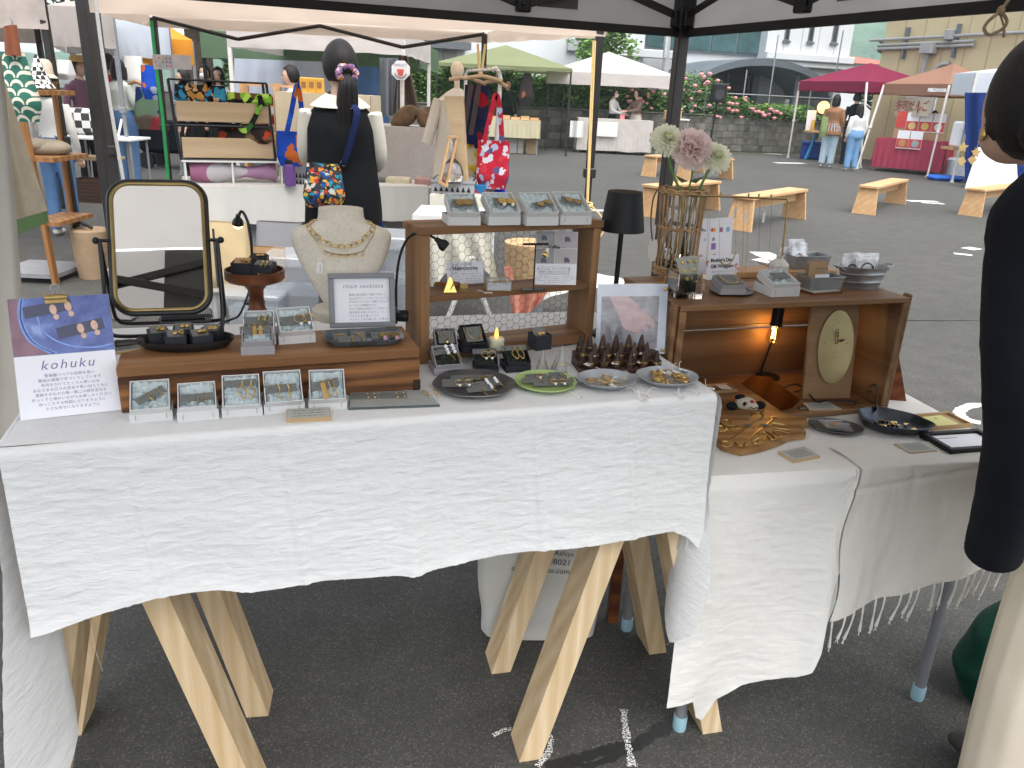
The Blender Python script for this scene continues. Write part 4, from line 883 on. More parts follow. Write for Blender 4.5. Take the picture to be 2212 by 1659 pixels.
# middle board: cards and bits
def stand_card(label,px,z,m=PAPER,tilt=14,h=None,vt=None,name='paper_card',cat='card'):
 a, w_, r = fr(*px,z); t = thing(name,label,cat,a,r); T = Tr(0,.004,.0004)@Rx(rad(90-tilt))
 hh_ = h
 if vt:
  for q in range(20,400):
   pp = Matrix.Translation(a)@Rz(r)@T@Vector((0,q*.001,0))-CAM
   if IH/2-FPX*pp.dot(_up)/pp.dot(_fw)<vt:hh_ = q*.001; break
 mb = MB(); mb.box(0,w_,0,hh_,-.0012,0,0,T,.0004); mb.build('card_body',m,t); return t, T, w_, hh_
t, T, w_, h_ = stand_card('white card headed Metronome on the middle shelf',(968,617,1047,613),zS2,vt=567)
GREYHEAD = mat('slate_ink',(.20,.20,.22),.7)
text('Metronome',.0118,t,T@Tr(w_*.5,h_*.70,.0004),GREYHEAD,fatten=.0006)
text('メトロノーム',.0042,t,T@Tr(w_*.5,h_*.87,.0004),GREYINK)
for i, s_ in enumerate(('ブローチとネクタイピン対応','まつりごとや歴史を刻む時を持った','ゼンマイがモチーフです。充実はなよみから','ひとりひとりに響き合えますよ','合わせて、いつまでもしまよう','ご注文を。')):text(s_,.0044,t,T@Tr(w_*.52,h_*(.55-.105*i),.0004),GREYINK)
t, T, w_, h_ = stand_card('tall card with coffee charm photos and a boxed notice',(1156,616,1245,617),zS2,vt=500,tilt=8)
PHG = mat('photo_grey',(.30,.29,.29),.5,0,.2,30); PHP = mat('photo_pale_mauve',(.46,.41,.42),.5,0,.1,30)
for i,(x0,x1,y0,y1,mm)in enumerate(((.01,.45,.40,.68,PHG),(.46,.99,.40,.68,PHP),(.01,.45,.69,.995,PHG),(.46,.99,.69,.995,PHP))):
 mb = MB(); mb.box(w_*x0,w_*x1,h_*y0,h_*y1,.0002,.0005,0,T); mb.build('photo',mm,t)
for x, y in((.16,.88),(.72,.86),(.16,.46),(.72,.47)):
 mb = MB(); Tq = T@Tr(w_*x,h_*y,.0008); mb.lathe([(0,0),(.005,0),(.005,.0003),(0,.0003)],12,0,Tq,.7,1.2); mb.lathe([(0,0),(.005,0),(.005,.0003),(0,.0003)],12,0,Tq@Tr(.005,0,0)@Rz(.5),.7,1.2); mb.build('photo_charm',SLATE,t)
text('Coffee',.0092,t,T@Tr(w_*.44,h_*.71,.0008),INK,fatten=.0004); text('beans',.004,t,T@Tr(w_*.67,h_*.71,.0008),GREYINK)
mb = MB()
for x0, x1, y0, y1 in((.07,.80,.335,.34),(.07,.80,.21,.215),(.07,.078,.215,.335),(.795,.803,.215,.335),(.82,.83,.20,.345),(.09,.83,.195,.20)):mb.box(w_*x0,w_*x1,h_*y0,h_*y1,.0002,.0004,0,T)
stuff(mb.build('notice_border',GREYINK,t))
text('ネックレスor イヤリング/ピアス',.0052,t,T@Tr(w_*.44,h_*.295,.0004),INK); text('金具をお選びいただけます',.0052,t,T@Tr(w_*.44,h_*.245,.0004),INK)
for i, s_ in enumerate(('ー方で産地、豊穣のひとつとをやロットに一緒に焙煎をする','と時間を過ごし、思いのかたちが出会わせ、でロットひとつ選んだ','相手にあげる、生活お豆でもとの方へ、ひらこうと。','ゴミなく細やかに仕上げたいものへ')):text(s_,.0031,t,T@Tr(w_*.47,h_*(.155-.038*i),.0004),GREYINK)
# brass metronome charm, cord, tags, glass casket, T-stand
P = at(972,631,zS2); t = thing('metronome_charm','small polished brass pyramid charm on the middle shelf','brass charm',P,.2)
mb = MB(); mb.add([(-.0135,-.003,0),(.0135,-.003,0),(.0105,.010,0),(-.0105,.010,0),(-.002,.002,.031),(.002,.002,.031),(.002,.004,.031),(-.002,.004,.031)],[(0,1,5,4),(1,2,6,5),(2,3,7,6),(3,0,4,7),(4,5,6,7),(0,3,2,1)]); mb.build('pyramid',mat('polished_brass',(.62,.46,.14),.2,1.0),t); mb = MB(); mb.tube([(.001,-.0045,.006),(.009,-.0035,.024)],.0006,5); mb.ball((.006,-.0045,.014),.0016,n=8); mb.build('pendulum',BRASS_DULL,t)
t = thing('leather_cord','coiled tan leather cord behind the brass pyramid','cord',at(962,621,zS2),.1); CORD = mat('cord_tan',(.30,.11,.04),.5)
mb = MB()
for i in range(3):mb.tube(smooth_path([(-.022,0,.004+.003*i),(-.004,-.004,.005+.003*i),(.022,-.003+.004*i,.004+.003*i),(.030,.004,.004+.002*i),(.016,.010,.004),(-.010,.008,.005)],5),.0018,6)
mb.build('coil',CORD,t); mb = MB(); mb.tube([(-.024,0,.004),(-.018,0,.007)],.0035,8); mb.build('clasp',BRASS_DULL,t)
t = thing('brass_tie_tag','flat brass triangle lying beside the pyramid charm','brass charm',at(1000,628,zS2),.3); mb = MB(); mb.prism([(-.008,0),(.010,-.008),(.004,.006)],.0002,.002); mb.build('triangle',BRASS_DULL,t); mb = MB(); mb.box(-.004,.012,.006,.0075,.003,.013); mb.build('name_bar',BRASS_DULL,t)
def tagobj(label,P,rot,group='white paper price tags',l=.017,string=None):
 t = thing('price_tag',label,'price tag',P,rot,group); mb = MB(); mb.box(0,l,-.0042,.0042,.0005,.001); mb.build('tag_paper',TAGP,t)
 mb = MB(); mb.tube(smooth_path(string or[(0,0,.001),(-.006,.003,.004),(-.011,.002,.006),(-.014,-.002,.004)],4),.0005,4); mb.build('tag_string',STRING,t)
 mb = MB(); mb.box(l*.35,l*.8,-.0012,.0012,.00105,.0012); mb.build('tag_print',GREYINK,t); return t
tagobj('price tag lying on the middle shelf by the glass casket',at(1046,633,zS2),.25)
GC = thing('glass_casket','little brass edged glass casket with bean charms','glass casket',at(1078,629,zS2),rad(10)); cw, cdp, chh = .052, .034, .020
for i,(x0,x1,y0,y1,z0,z1)in enumerate(((-cw/2,cw/2,0,.001,0,chh),(-cw/2,cw/2,cdp-.001,cdp,0,chh),(-cw/2,-cw/2+.001,0,cdp,0,chh),(cw/2-.001,cw/2,0,cdp,0,chh))):mb = MB(); mb.box(x0,x1,y0,y1,z0,z1); mb.build('pane',ACRYLIC,GC)
mb = MB()
for x in(-cw/2,cw/2):
 for y in(0,cdp):mb.tube([(x,y,0),(x,y,chh)],.0011,6)
for z in(0.0008,chh):
 mb.tube([(-cw/2,0,z),(cw/2,0,z),(cw/2,cdp,z),(-cw/2,cdp,z)],.0011,6,closed=True)
mb.build('brass_edging',BRASS_DULL,GC); mb = MB(); mb.box(-cw/2+.002,cw/2-.002,.002,cdp-.002,.001,.013); mb.build('cotton_lining',WHITEBOX,GC)
for x, y, s_ in((-.008,.012,.0042),(.004,.018,.004),(.014,.014,.0046)):mb = MB(); mb.ball((x,y,.016),s_*1.3,s_,s_*.8,10); mb.build('bean_charm',BRASS_DULL,GC)
P = at(1152,627,zS2); t = thing('earring_stand','slim black T shaped earring stand with hanging tag','earring stand',P,rad(16)); hT = zat(P,528)-zS2
mb = MB(); mb.box(-.024,.024,-.010,.010,0,.0022,0,None,.001); mb.build('stand_base',BLACKMETAL,t); mb = MB(); mb.tube([(0,0,.002),(0,0,hT)],.0016,8); mb.build('stem',BLACKMETAL,t); mb = MB(); mb.box(-.028,.028,-.0012,.0012,hT-.002,hT+.003,0,None,.001); mb.build('crossbar',BLACKMETAL,t)
t2 = thing('coffee_cup_charm','brass coffee cup charm hanging from the black T stand','brass charm',P+Rz(rad(16))@Vector((.016,-.003,hT)),rad(16)); mb = MB(); mb.tube([(0,0,0),(-.001,0,-.008)],.0006,5); mb.lathe([(.0,0),(.004,0),(.0062,.006),(.0064,.009),(.0055,.009),(.003,.001)],16,0,Tr(-.002,-.002,-.018)@Ry(2.0)); mb.ring(.003,.0007,Tr(.001,-.002,-.010)@Rx(PI/2),12,5); mb.build('cup',BRASS,t2); mb = MB(); mb.box(.006,.012,-.0005,0,-.026,-.008); mb.build('charm_tag',TAGP,t2)
# ================================================================ plates of earrings and rings
P = at(1024,838,zL); kx = ppx(P); Rp = 88*kx; t = thing('pewter_plate','scalloped dark pewter plate piled with earring cards','plate',P,.25); wob = lambda th:1+.022*math.cos(6*th)-.012*abs(math.sin(6*th))
mb = MB(); mb.lathe([(0,.003),(Rp*.68,.003),(Rp*.74,.006),(Rp*.95,.010),(Rp,.0125),(Rp*1.01,.011),(Rp*.93,.006),(Rp*.66,0),(0,0)],72,0,None,1,1,wob); mb.build('plate_body',PEWTER,t,ang=.9)
Mp = Matrix.Translation(P)@Rz(rad(14))@Tr(0,0,.006)
for x, y, r, w_, h_, kd, k_, lab in((-.032,.008,-.05,.056,.026,['ring','ring'],.8,'large grey card with twisted hoops on the pewter plate'),(.022,-.002,.18,.060,.022,['crystalbar','crystalbar'],1.1,'grey card with clear crystals and rods on the pewter plate'),(-.014,.036,.0,.05,.018,['bar','bar'],.6,'grey card with two folded bars at the back of the pewter plate'),(.020,.034,.02,.046,.018,['plate','strip'],.7,'grey card with a scalloped tab at the back of the pewter plate'),(.006,-.030,.06,.05,.016,['wave','crystalbar'],.9,'grey card with frosted drops at the front of the pewter plate')):
 card(lab,Mp@Tr(x,y,.002)@Rx(.22)@Rz(r),w_,h_,kd,[(.004,-.004),(.022,-.003)],k_)
P = at(1178,833,zL); Rp = 67*ppx(P); GREENP = mat('pale_green_glaze',(.34,.45,.16),.28,0,.05); t = thing('green_plate','pale green plate with rings on grey cards','plate',P)
mb = MB(); mb.lathe([(0,.003),(Rp*.72,.003),(Rp*.78,.005),(Rp*.97,.010),(Rp,.012),(Rp,.009),(Rp*.7,0),(0,0)],56); mb.build('plate_body',GREENP,t,ang=.9)
Mp = Matrix.Translation(P)@Rz(rad(14))@Tr(0,0,.006)
for x, y, r, w_, h_, kd, lab in((-.010,.026,-.03,.044,.022,['ring'],'grey card with one open ring at the back of the green plate'),(.034,.030,.05,.034,.026,['hoop'],'tall grey card with one hoop on the green plate'),(-.012,.004,-.03,.070,.014,['bar','bar'],'long grey card with two white ticks on the green plate'),(.010,-.012,-.02,.076,.018,['ring','ring'],'long grey card with two chunky rings at the front of the green plate'),(.040,.000,.15,.05,.016,['cuff'],'grey card with one ribbed cuff on the green plate')):
 card(lab,Mp@Tr(x,y,.003)@Rx(.16)@Rz(r),w_,h_,kd,[(.004,0),(.022,0)],.75)
def ringdish(label,u,v,hw,n,seed,spread,tags):
 P = at(u,v,zL); Rp = hw*ppx(P); t = thing('silver_dish',label,'dish',P,.4)
 mb = MB(); wob = lambda th:1+.03*math.cos(2*th+.6)+.012*math.cos(5*th); mb.lathe([(0,.0035),(Rp*.5,.0038),(Rp*.8,.009),(Rp,.016),(Rp*1.01,.0155),(Rp*.8,.006),(Rp*.45,.0),(0,0)],56,0,None,1.0,.92,wob); mb.build('dish_body',SILVERDISH,t,ang=.9)
 random.seed(seed)
 for i in range(n):
  a_ = random.uniform(0,2*PI); r0 = Rp*spread*math.sqrt(random.random()); q = thing('brass_ring','thin brass ring lying in the %s'%label.split(' with')[0].replace('frosted','frosted'),'ring',P+Vector((r0*math.cos(a_),r0*math.sin(a_)*.8,.006+.006*random.random()+.010*(r0/Rp)**3)),a_,'brass rings in the '+label.split(' with')[0]); mb = MB(); mb.ring(.0088+.001*random.random(),.0009,Rx(random.uniform(-.5,.5))@Ry(random.uniform(-.3,.3)),18,6)
  if i%3==0:mb.ring(.0090,.0009,Tr(0,0,.002)@Rx(.2),18,6)
  mb.build('band',BRASS,q)
 for(du,dv,rot)in tags:
  pt = at(u+du,v+dv,zL+.001); inside = math.hypot(du/hw,dv/(hw*.38))<.95
  tagobj('price tag on white string from the %s'%label.split(' with')[0],pt+Vector((0,0,.014 if inside else 0)),rot,'price tags of the '+label.split(' with')[0],.016,[(0,0,.001),(-.004,.006,.008),(-.006,.014,.012),(-.006,.022,.010)]if rot>-2 else None)
 return t
ringdish('frosted silver dish beside the green plate with spread rings',1310,832,64,9,3,.62,((-60,30,.9),(8,14,-1.0),(72,30,-.35),(-6,-26,1.2),(55,-14,.4)))
ringdish('frosted silver dish at the table corner with heaped rings',1440,826,66,26,5,.62,((-66,22,1.6),(-44,26,-1.5),(26,30,-.5),(68,28,1.2),(12,-10,-.7),(26,-14,-.6),(-10,-6,.3),(86,12,-.4)))
# grey ring cones
CONE = mat('grey_concrete',(.33,.335,.32),.8,0,.15,40)
for i,(u,v,uv,hw,lab)in enumerate(((1171,799,756,13.5,'grey concrete ring cone by the black box'),(1203,797,760,12.5,'grey concrete ring cone behind its larger neighbour'),(1211,811,747,15.6,'tallest grey concrete ring cone by the green plate'))):
 P = at(u,v,zL); k = ppx(P); h_ = zat(P,uv)-zL; t = thing('ring_cone',lab,'ring cone',P); mb = MB(); mb.lathe([(hw*k,0),(hw*k*.97,.004),(hw*k*.45,h_*.55),(.0018,h_-.0015),(0,h_)],24); mb.build('cone',CONE,t)
 q = thing('brass_ring','brass ring slipped over the '+lab,'ring',P+Vector((0,0,h_*.42))); mb = MB(); mb.ring(hw*k*.62,.0011,Rx(.15),20,6); mb.build('band',BRASS,q)
 # ring staircase: eighteen cones
a, wd, rz = fr(1253,810,1437,806,zL); t = thing('ring_stair','dark wooden three step stand for ring cones','display stand',a,rz); st = .024; sh = .010
for i in range(3):mb = MB(); mb.box(0,wd,i*st+(0 if i==0 else .0002),3*st,i*sh+(0.0 if i==0 else .0002),(i+1)*sh,0,None,.0012); mb.build('step',DARKWOOD_X,t)
Mr = Matrix.Translation(a)@Rz(rz); rows =('bottom','middle','top'); bands =['plain band','wavy band','double band','bar topped ring','heart ring','thin wire ring']
cone_me = None
for r in range(3):
 for c_ in range(6):
  x = wd*(.085+.155*c_+(.045 if r==0 else .0 if r==2 else .0))+(0 if r!=1 else .0)-(.006 if r==1 else .0)+(.0 if r!=2 else-.010); x = max(.014,min(wd-.014,x)); y = st*r+st*.5; h_ = .036+.002*nz(r*3.1,c_*2.7)
  P = Mr@Vector((x,y,(r+1)*sh+.0002)); kind =(c_+r*2)%6; q = thing('ring_cone','dark wooden ring cone wearing the %s on the %s step'%(bands[kind],rows[r]),'ring cone',P,c_,'ring cones on the %s step'%rows[r])
  if cone_me is None:mb = MB(); mb.lathe([(.0096,0),(.0094,.003),(.0072,.014),(.0048,.026),(.0026,.034),(0,.0365)],20); cone_me = mb.build('cone',DARKWOOD,q).data
  else:link('cone',cone_me,q)
  rr = .0078; z = .011
  g = thing('brass_ring','brass %s on a cone of the %s step'%(bands[kind],rows[r]),'ring',P+Vector((0,0,z)),rz,'rings on the %s step'%rows[r]); hb2 = .0018 if kind in(0,1)else .0009
  mb = MB(); prof =[(rr-.0002,-hb2),(rr+.0007,-hb2),(rr+.0007,hb2),(rr-.0002,hb2)]; Tl = Rx(.12)if c_%2 else Rx(-.08)
  if kind==5:mb.ring(rr+.0003,.0008,Tl,22,6)
  else:mb.lathe(prof,26,0,Tl,1,1,(lambda th:1+.02*math.cos(9*th))if kind==1 else None)
  if kind==2:mb.lathe([(a_-.0004,b_+.003)for a_,b_ in prof],26,0,Tl)
  if kind==4:heart(mb,Tr(.001,-rr-.001,0)@Rx(PI/2),.0040)
  if kind==3:mb.box(-.007,.007,-rr-.0018,-rr-.0006,-.0010,.0010)
  mb.build('band',BRASS,g)
  if(c_+r)%2==0 and r<2:tagobj('price tag dangling from a ring on the %s step'%rows[r],P+Vector((-.012,-.006,.010)),-.9+.4*c_,'price tags on the %s step'%rows[r],.014,[(0,0,.001),(.004,.003,.003),(.008,.004,.003)])
  # acrylic held photo of a hand
a, wd, rz = fr(1287,772,1437,768,zL); t = thing('hand_photo_stand','clear acrylic stand with a photo of a ringed hand','photo stand',a+Vector((0,.012,0)),rz); T = Tr(0,0,0)@Rx(rad(82)); h_ = .155
mb = MB(); mb.box(0,wd,0,h_,-.002,0,0,T); mb.build('white_print',mat('print_paper',(.66,.68,.72),.3),t)
mb = MB(); mb.box(wd*.06,wd*.88,h_*.08,h_*.83,.0002,.0006,0,T); mb.build('photo',mat('photo_stone',(.30,.28,.29),.35,0,.35,45),t)
HANDP = mat('photo_hand',(.62,.40,.38),.4,0,.12,50)
mb = MB(); S = lambda pts:[(wd*x,h_*y)for x,y in pts]
mb.prism(S([(.16,.828),(.44,.828),(.62,.66),(.80,.50),(.84,.42),(.80,.38),(.70,.45),(.75,.36),(.72,.30),(.64,.38),(.60,.30),(.54,.32),(.42,.36),(.36,.42),(.30,.58),(.22,.72)]),.0008,.0010,0,T); mb.build('photo_hand_shape',HANDP,t)
mb = MB(); mb.tube([(wd*.60,h_*.52,.0012),(wd*.66,h_*.56,.0012)],.0010,5,0,False,T); mb.build('photo_ring',BRASS,t)
mb = MB(); mb.box(-.002,wd+.002,-.0,h_+.002,.0025,.0045,0,T); mb.build('acrylic_sheet',film('clear_acrylic',.06,(.97,.98,1),.0),t)
for x, y in((.955,.93),(.955,.06)):mb = MB(); mb.lathe([(0,0),(.0042,0),(.0042,.003),(0,.004)],14,0,T@Tr(wd*x,h_*y,.0046)); mb.build('rivet',BRASS_DULL,t)
# cordless black lamp
P = at(1325,742,zL); P.y+=.06; k = ppx(P)
t = thing('table_lamp','slim black cordless table lamp with tapered shade','lamp',P); z1 = zat(P,498)-zL; z2 = zat(P,413)-zL; ks = ppx(P+Vector((0,0,.3)))
off = aty(1347,455,P.y).x-P.x
mb = MB(); mb.lathe([(0,0),(.045,0),(.045,.008),(.042,.011),(0,.012)],32); mb.build('lamp_base',BLACKPAINT,t)
mb = MB(); mb.tube([(0,0,.010),(off*.9,0,z1+.02)],.0058,12); mb.build('pole',BLACKPAINT,t)
mb = MB(); mb.lathe([(49*ks,z1),(37*ks,z2),(36*ks,z2),(36*ks,z2-.004),(47.5*ks,z1+.001)],48,0,Tr(off,0,0)); mb.build('lamp_shade',BLACKPAINT,t)
mb = MB(); mb.lathe([(0,z2-.012),(34*ks,z2-.012),(34*ks,z2-.010),(0,z2-.010)],32,0,Tr(off,0,0)); mb.build('diffuser',glow('lamp_diffuser',(1.0,.70,.42),.7),t)
# ================================================================ right folding table, cream cloth and fringed scarf
zR = .69
q0 = at(1663,1021,zR); q1 = at(2100,996,zR); AR = math.atan2(q1.y-q0.y,q1.x-q0.x); rx = Vector((math.cos(AR),math.sin(AR),0)); ry_ = Vector((-math.sin(AR),math.cos(AR),0))
O2 = q0-rx*.175; LR = .80; DR = .46; O2 = Vector((O2.x,O2.y,0)); MR = Matrix.Translation(O2)@Rz(AR)
t = thing('folding_table','folding table with grey steel legs and blue rubber feet','table',O2,AR)
mb = MB(); mb.box(.02,LR-.02,.02,DR-.02,zR-.035,zR-.006,0,None,.004); mb.build('table_top',WHITEMETAL,t)
BLUECAP = mat('pale_blue_rubber',(.28,.45,.52),.6)
for(x,y)in((.075,.035),(LR-.075,.035),(.075,DR-.05),(LR-.075,DR-.05)):
 mb = MB(); mb.tube([(x,y,.002),(x,y,zR-.036)],.0135,14); lg = mb.build('leg',STEEL,t)
 mb = MB(); mb.lathe([(0,0),(.0155,0),(.0165,.006),(.0165,.038),(.0155,.04),(0,.04)],18,0,Tr(x,y,0)); mb.build('rubber_foot',BLUECAP,lg)
hemR =[(-.10+.175,.05)]
def sx(u,v):
 p = on_plane(u,v,q0,-ry_); return(p-O2).dot(rx), p.z
hemR = sorted(sx(u,v)for u,v in[(1488,1500),(1500,1545),(1515,1555),(1545,1510),(1600,1475),(1650,1455),(1700,1440),(1728,1420)])+[(.352,.26),(.358,.40),(.37,.45)]
mb = MB()
def frontR(s,q):
 x = lerp(.0,.372,s); hz = interp(hemR,x); z = lerp(zR,hz,q); g =(zR-z)
 y = -.010*min(1,q*20)-.02*g-.028*g*math.sin(x*17+4*g)-.014*g*nz(x*8,z*6,4)-.05*g*math.exp(-((x-.345)/.03)**2)*(1 if q>.1 else 0)-crk(x+3,z,1.2)*min(1,q*8)-.006*g*nz(x*12,z*3)
 return(x,y,z)
mb.grid(frontR,100,110)
mb.grid(lambda s,q:(s*LR,q*DR,zR+.0012*nz(s*14,q*9)*(q>0)),60,40)
def frontR2(s,q):
 x = lerp(.372,LR,s); z = lerp(zR,.46+.02*nz(x*5,2),q); return(x,-.006*min(1,q*20)-.01*(zR-z)-crk(x+5,z),z)
mb.grid(frontR2,60,30)
mb.grid(lambda s,q:(LR+.006*min(1,q*20)+.01*q*nz(s*6,q*2),s*DR,lerp(zR,.44,q)),40,24)
mb.grid(lambda s,q:(-.002-.006*min(1,q*20),s*DR,lerp(zR,.52+.05*s,q)),40,40)
tag(mb.build('tablecloth',CREAM_CLOTH,None,O2,AR,ang=3),'cream cotton cloth hanging low over the folding table','tablecloth')
# fringed scarf laid over the front edge
x0, x1 = .372, LR+.01; hemS = sorted(sx(u,v)for u,v in[(1790,1322),(1850,1302),(1900,1280),(1950,1265),(2000,1245),(2050,1232),(2115,1212)])
t = thing('fringed_scarf','ecru woven scarf with knotted fringe over the table front','scarf',O2,AR)
mb = MB()
def scarf(s,q):
 x = lerp(x0,x1,s); hz = interp(hemS,x); l1 = .10
 if q<.2:y = l1*(1-q/.2); z = zR+.004+.002*nz(x*15,q*8); y-=.012*(q/.2)
 else:
  z = lerp(zR+.003,hz,(q-.2)/.8); g = zR-z; y = -.012-.016*max(0,min(1,g*7))**.7-.030*g*math.sin(x*19+1+2*g)-.030*g*nz(x*9,z*3)-.010*g*math.sin(x*47+3*g)-.003*nz(x*40,z*12)+.004*math.exp(-((z-zR+.028+.02*math.sin(x*6))/.006)**2)
 x2 = x+(.012*math.sin(q*9)-.01*q)*math.exp(-((x-x0)/.05)**2)
 return(x2,y,z)
SCARF = fabric('ecru_gauze',(0.76,0.735,0.675),.1,800,.7,.03,3,crinkle=2.5,cstretch=(1.6,1,.5),cs=26)
mb.grid(scarf,90,90)
def tuck(s,q):
 p = scarf(0,.2+.8*q); g = min(1,q*3); return(p[0]-.004-.035*s*g,p[1]+.03*math.sin(s*PI*.5)*g+.012*s,p[2]-.002-.03*s*q)
mb.grid(tuck,8,40); mb.build('woven_panel',SCARF,t,ang=3)
random.seed(11)
for i in range(17):
 s_ = .015+.97*i/16+random.uniform(-.015,.015); p = Vector(scarf(min(1,s_),1.0)); l = random.uniform(.055,.085); sw = random.uniform(-.014,.010)
 mb = MB(); mb.tube(smooth_path([p+Vector((0,0,.006)),p+Vector((sw*.3,-.002,-l*.4)),p+Vector((sw,.001,-l))],5),[.0024]*4+[.002]*3+[.0026,.0032,.0036,.004],6)
 for j in range(3):e = p+Vector((sw,.001,-l)); mb.tube([e,e+Vector((random.uniform(-.004,.004),random.uniform(-.003,.003),-.012))],.0008,4)
 mb.build('tassel',SCARF,t)
 # ================================================================ wooden crate on its side
zC = .986; ca = at(1472,662,zC); cb = at(1968,643,zC); CW =(cb-ca).length; AC = math.atan2(cb.y-ca.y,cb.x-ca.x); CD = .295; CHt = zC-zR-.002
MCr = Matrix.Translation((ca.x,ca.y,zR+.002))@Rz(AC)
t = thing('wooden_crate','old wooden fruit crate lying on its side as display box','crate',M4=MCr)
pt = .013
for i in range(2):mb = MB(); y0 = i*CD/2; mb.box(0,CW,y0+.0008,y0+CD/2-.0008,CHt-pt,CHt,0,None,.0018); mb.build('top_plank',CRATE_W,t)
for i in range(2):mb = MB(); y0 = i*CD/2; mb.box(.0,CW,y0+.0008,y0+CD/2-.0008,0,pt,0,None,.0018); mb.build('floor_plank',CRATE_W,t)
for i in range(2):mb = MB(); z0 = pt+.001+i*(CHt-2*pt)/2; mb.box(.018,CW-.018,CD-.012,CD-.001,z0+.001,z0+(CHt-2*pt)/2-(.003 if i==0 else .002),0,None,.001); mb.build('back_plank',CRATE_W,t)
for x in(0.0,CW-.017):mb = MB(); mb.box(x+(.0012 if x==0 else 0),x+.017,.002,CD-.0005,pt+.0005,CHt-pt-.0005,0,None,.002); mb.build('end_panel',CRATE_V,t)
mb = MB(); mb.box(CW+.001,CW+.013,.006,.030,.002,CHt+.006,0,None,.003); mb.build('end_batten',CRATE_V,t)
mb = MB(); mb.box(-.012,-.001,.006,.030,.002,CHt+.002,0,None,.003); mb.build('end_batten',CRATE_V,t)
RIMW = mat('iron_wire',(.28,.24,.20),.5,.6); mb = MB(); mb.tube([(.02,CD-.013,CHt*.52),(CW*.38,CD-.013,CHt*.53),(CW-.02,CD-.013,CHt*.535)],.0014,6); mb.build('binding_wire',RIMW,t)
mb = MB(); mb.lathe([(0,0),(.014,0),(.013,.0006),(0,.0006)],20,0,Tr(CW*.035,CD-.0135,CHt*.40)@Rx(PI/2),.8,1.2); mb.build('knot',DARKWOOD,t)
def crp(x,y,z):return MCr@Vector((x,y,z))
# prop board leaning behind
t = thing('prop_board','slanting reddish board propping the crate from behind','board',at(1962,867,zR),AC); mb = MB(); mb.add([(-.045,.02,0),(-.006,.0,0),(.0,.012,0),(-.038,.032,0),(-.06,.06,.10),(-.018,.045,.11),(-.012,.057,.11),(-.054,.072,.10)],[(3,2,1,0),(4,5,6,7)]+[(i,(i+1)%4,4+(i+1)%4,4+i)for i in range(4)]); mb.build('board',STANDWOOD,t)
# ---- in the crate: filament lamp
P = crp(0,0,0); bp = at(1657,814,zR+.016);
yb = bp.y
t = thing('filament_lamp','black table lamp with hanging filament bulb inside the crate','lamp',Vector((bp.x,bp.y,zR+.0155)))
mb = MB(); mb.lathe([(0,0),(.034,0),(.034,.003),(.031,.005),(0,.005)],32); mb.build('lamp_base',BLACKMETAL,t)
O = t.location; top_ = Vector(aty(1680,664,yb))-O; top_.y = -.01; rod0 = Vector((-.022,.0,.004)); zz = CHt-.035-.0155+.004
mb = MB(); mb.tube(smooth_path([rod0,rod0+Vector((.004,0,.02)),Vector((.012,0,zz*.75)),Vector((.018,-.002,zz*.97)),Vector((.024,-.006,zz)),Vector((.030,-.010,zz-.004))],6),.003,8); mb.build('bent_rod',BLACKMETAL,t)
sc0 = aty(1680,680,yb-.012)-O
mb = MB(); zt0, zb0_ = aty(1680,660,yb-.012).z-O.z, aty(1680,703,yb-.012).z-O.z
mb.lathe([(0,zt0),(.0150,zt0),(.0155,zb0_+.004),(.017,zb0_+.002),(.017,zb0_),(.012,zb0_),(0,zb0_+.001)],24,0,Tr(sc0.x,-.012,0)); mb.build('socket',BLACKPAINT,t)
bx_ = sc0.x-.002; BH = .050
mb = MB(); mb.lathe([(.010,0),(.0125,-.008),(.019,-.022),(.0215,-.032),(.019,-.042),(.011,-.050),(0,-.052)],24,0,Tr(bx_,-.012,zb0_)); mb.build('glass_bulb',film('bulb_glass',.22,(1,.93,.80),0),t)
FIL = glow('filament',(1.0,.50,.11),22.0); mb = MB()
for k_ in range(4):a_ = PI/2*k_+.4; mb.tube([(bx_+.003*math.cos(a_),-.012+.003*math.sin(a_),zb0_-.010),(bx_+.006*math.cos(a_),-.012+.006*math.sin(a_),zb0_-.036)],.0012,6)
stuff(mb.build('filament',FIL,t))
pl = bpy.data.lights.new('bulb_light','POINT'); pl.energy = 0.13; pl.color =(1.0,.56,.18); pl.shadow_soft_size = .012; po = bpy.data.objects.new('bulb_light',pl); col.objects.link(po); po.location = O+Vector((bx_,-.012,zb0_-.024))
# ---- brass price sheet leaning before the lamp
P1, P2, P3, P4 = at(1602,829,zR+.0155), at(1687,887,zR+.0155), at(1718,884,zR+.0155), None
t = thing('brass_sheet','sheet of polished brass leaning in the crate catching the bulb','brass sheet',P1,math.atan2(P2.y-P1.y,P2.x-P1.x)); l12 =(P2-P1).length
T = Rx(rad(38)); mb = MB(); mb.prism([(0,0),(l12,0),(l12*1.10,.022),(l12*1.08,.050),(l12*.28,.058),(0,.036)],0,.0012,0,T); mb.build('sheet',mat('warm_brass_sheet',(.55,.30,.08),.16,1.0,.1,40),t)
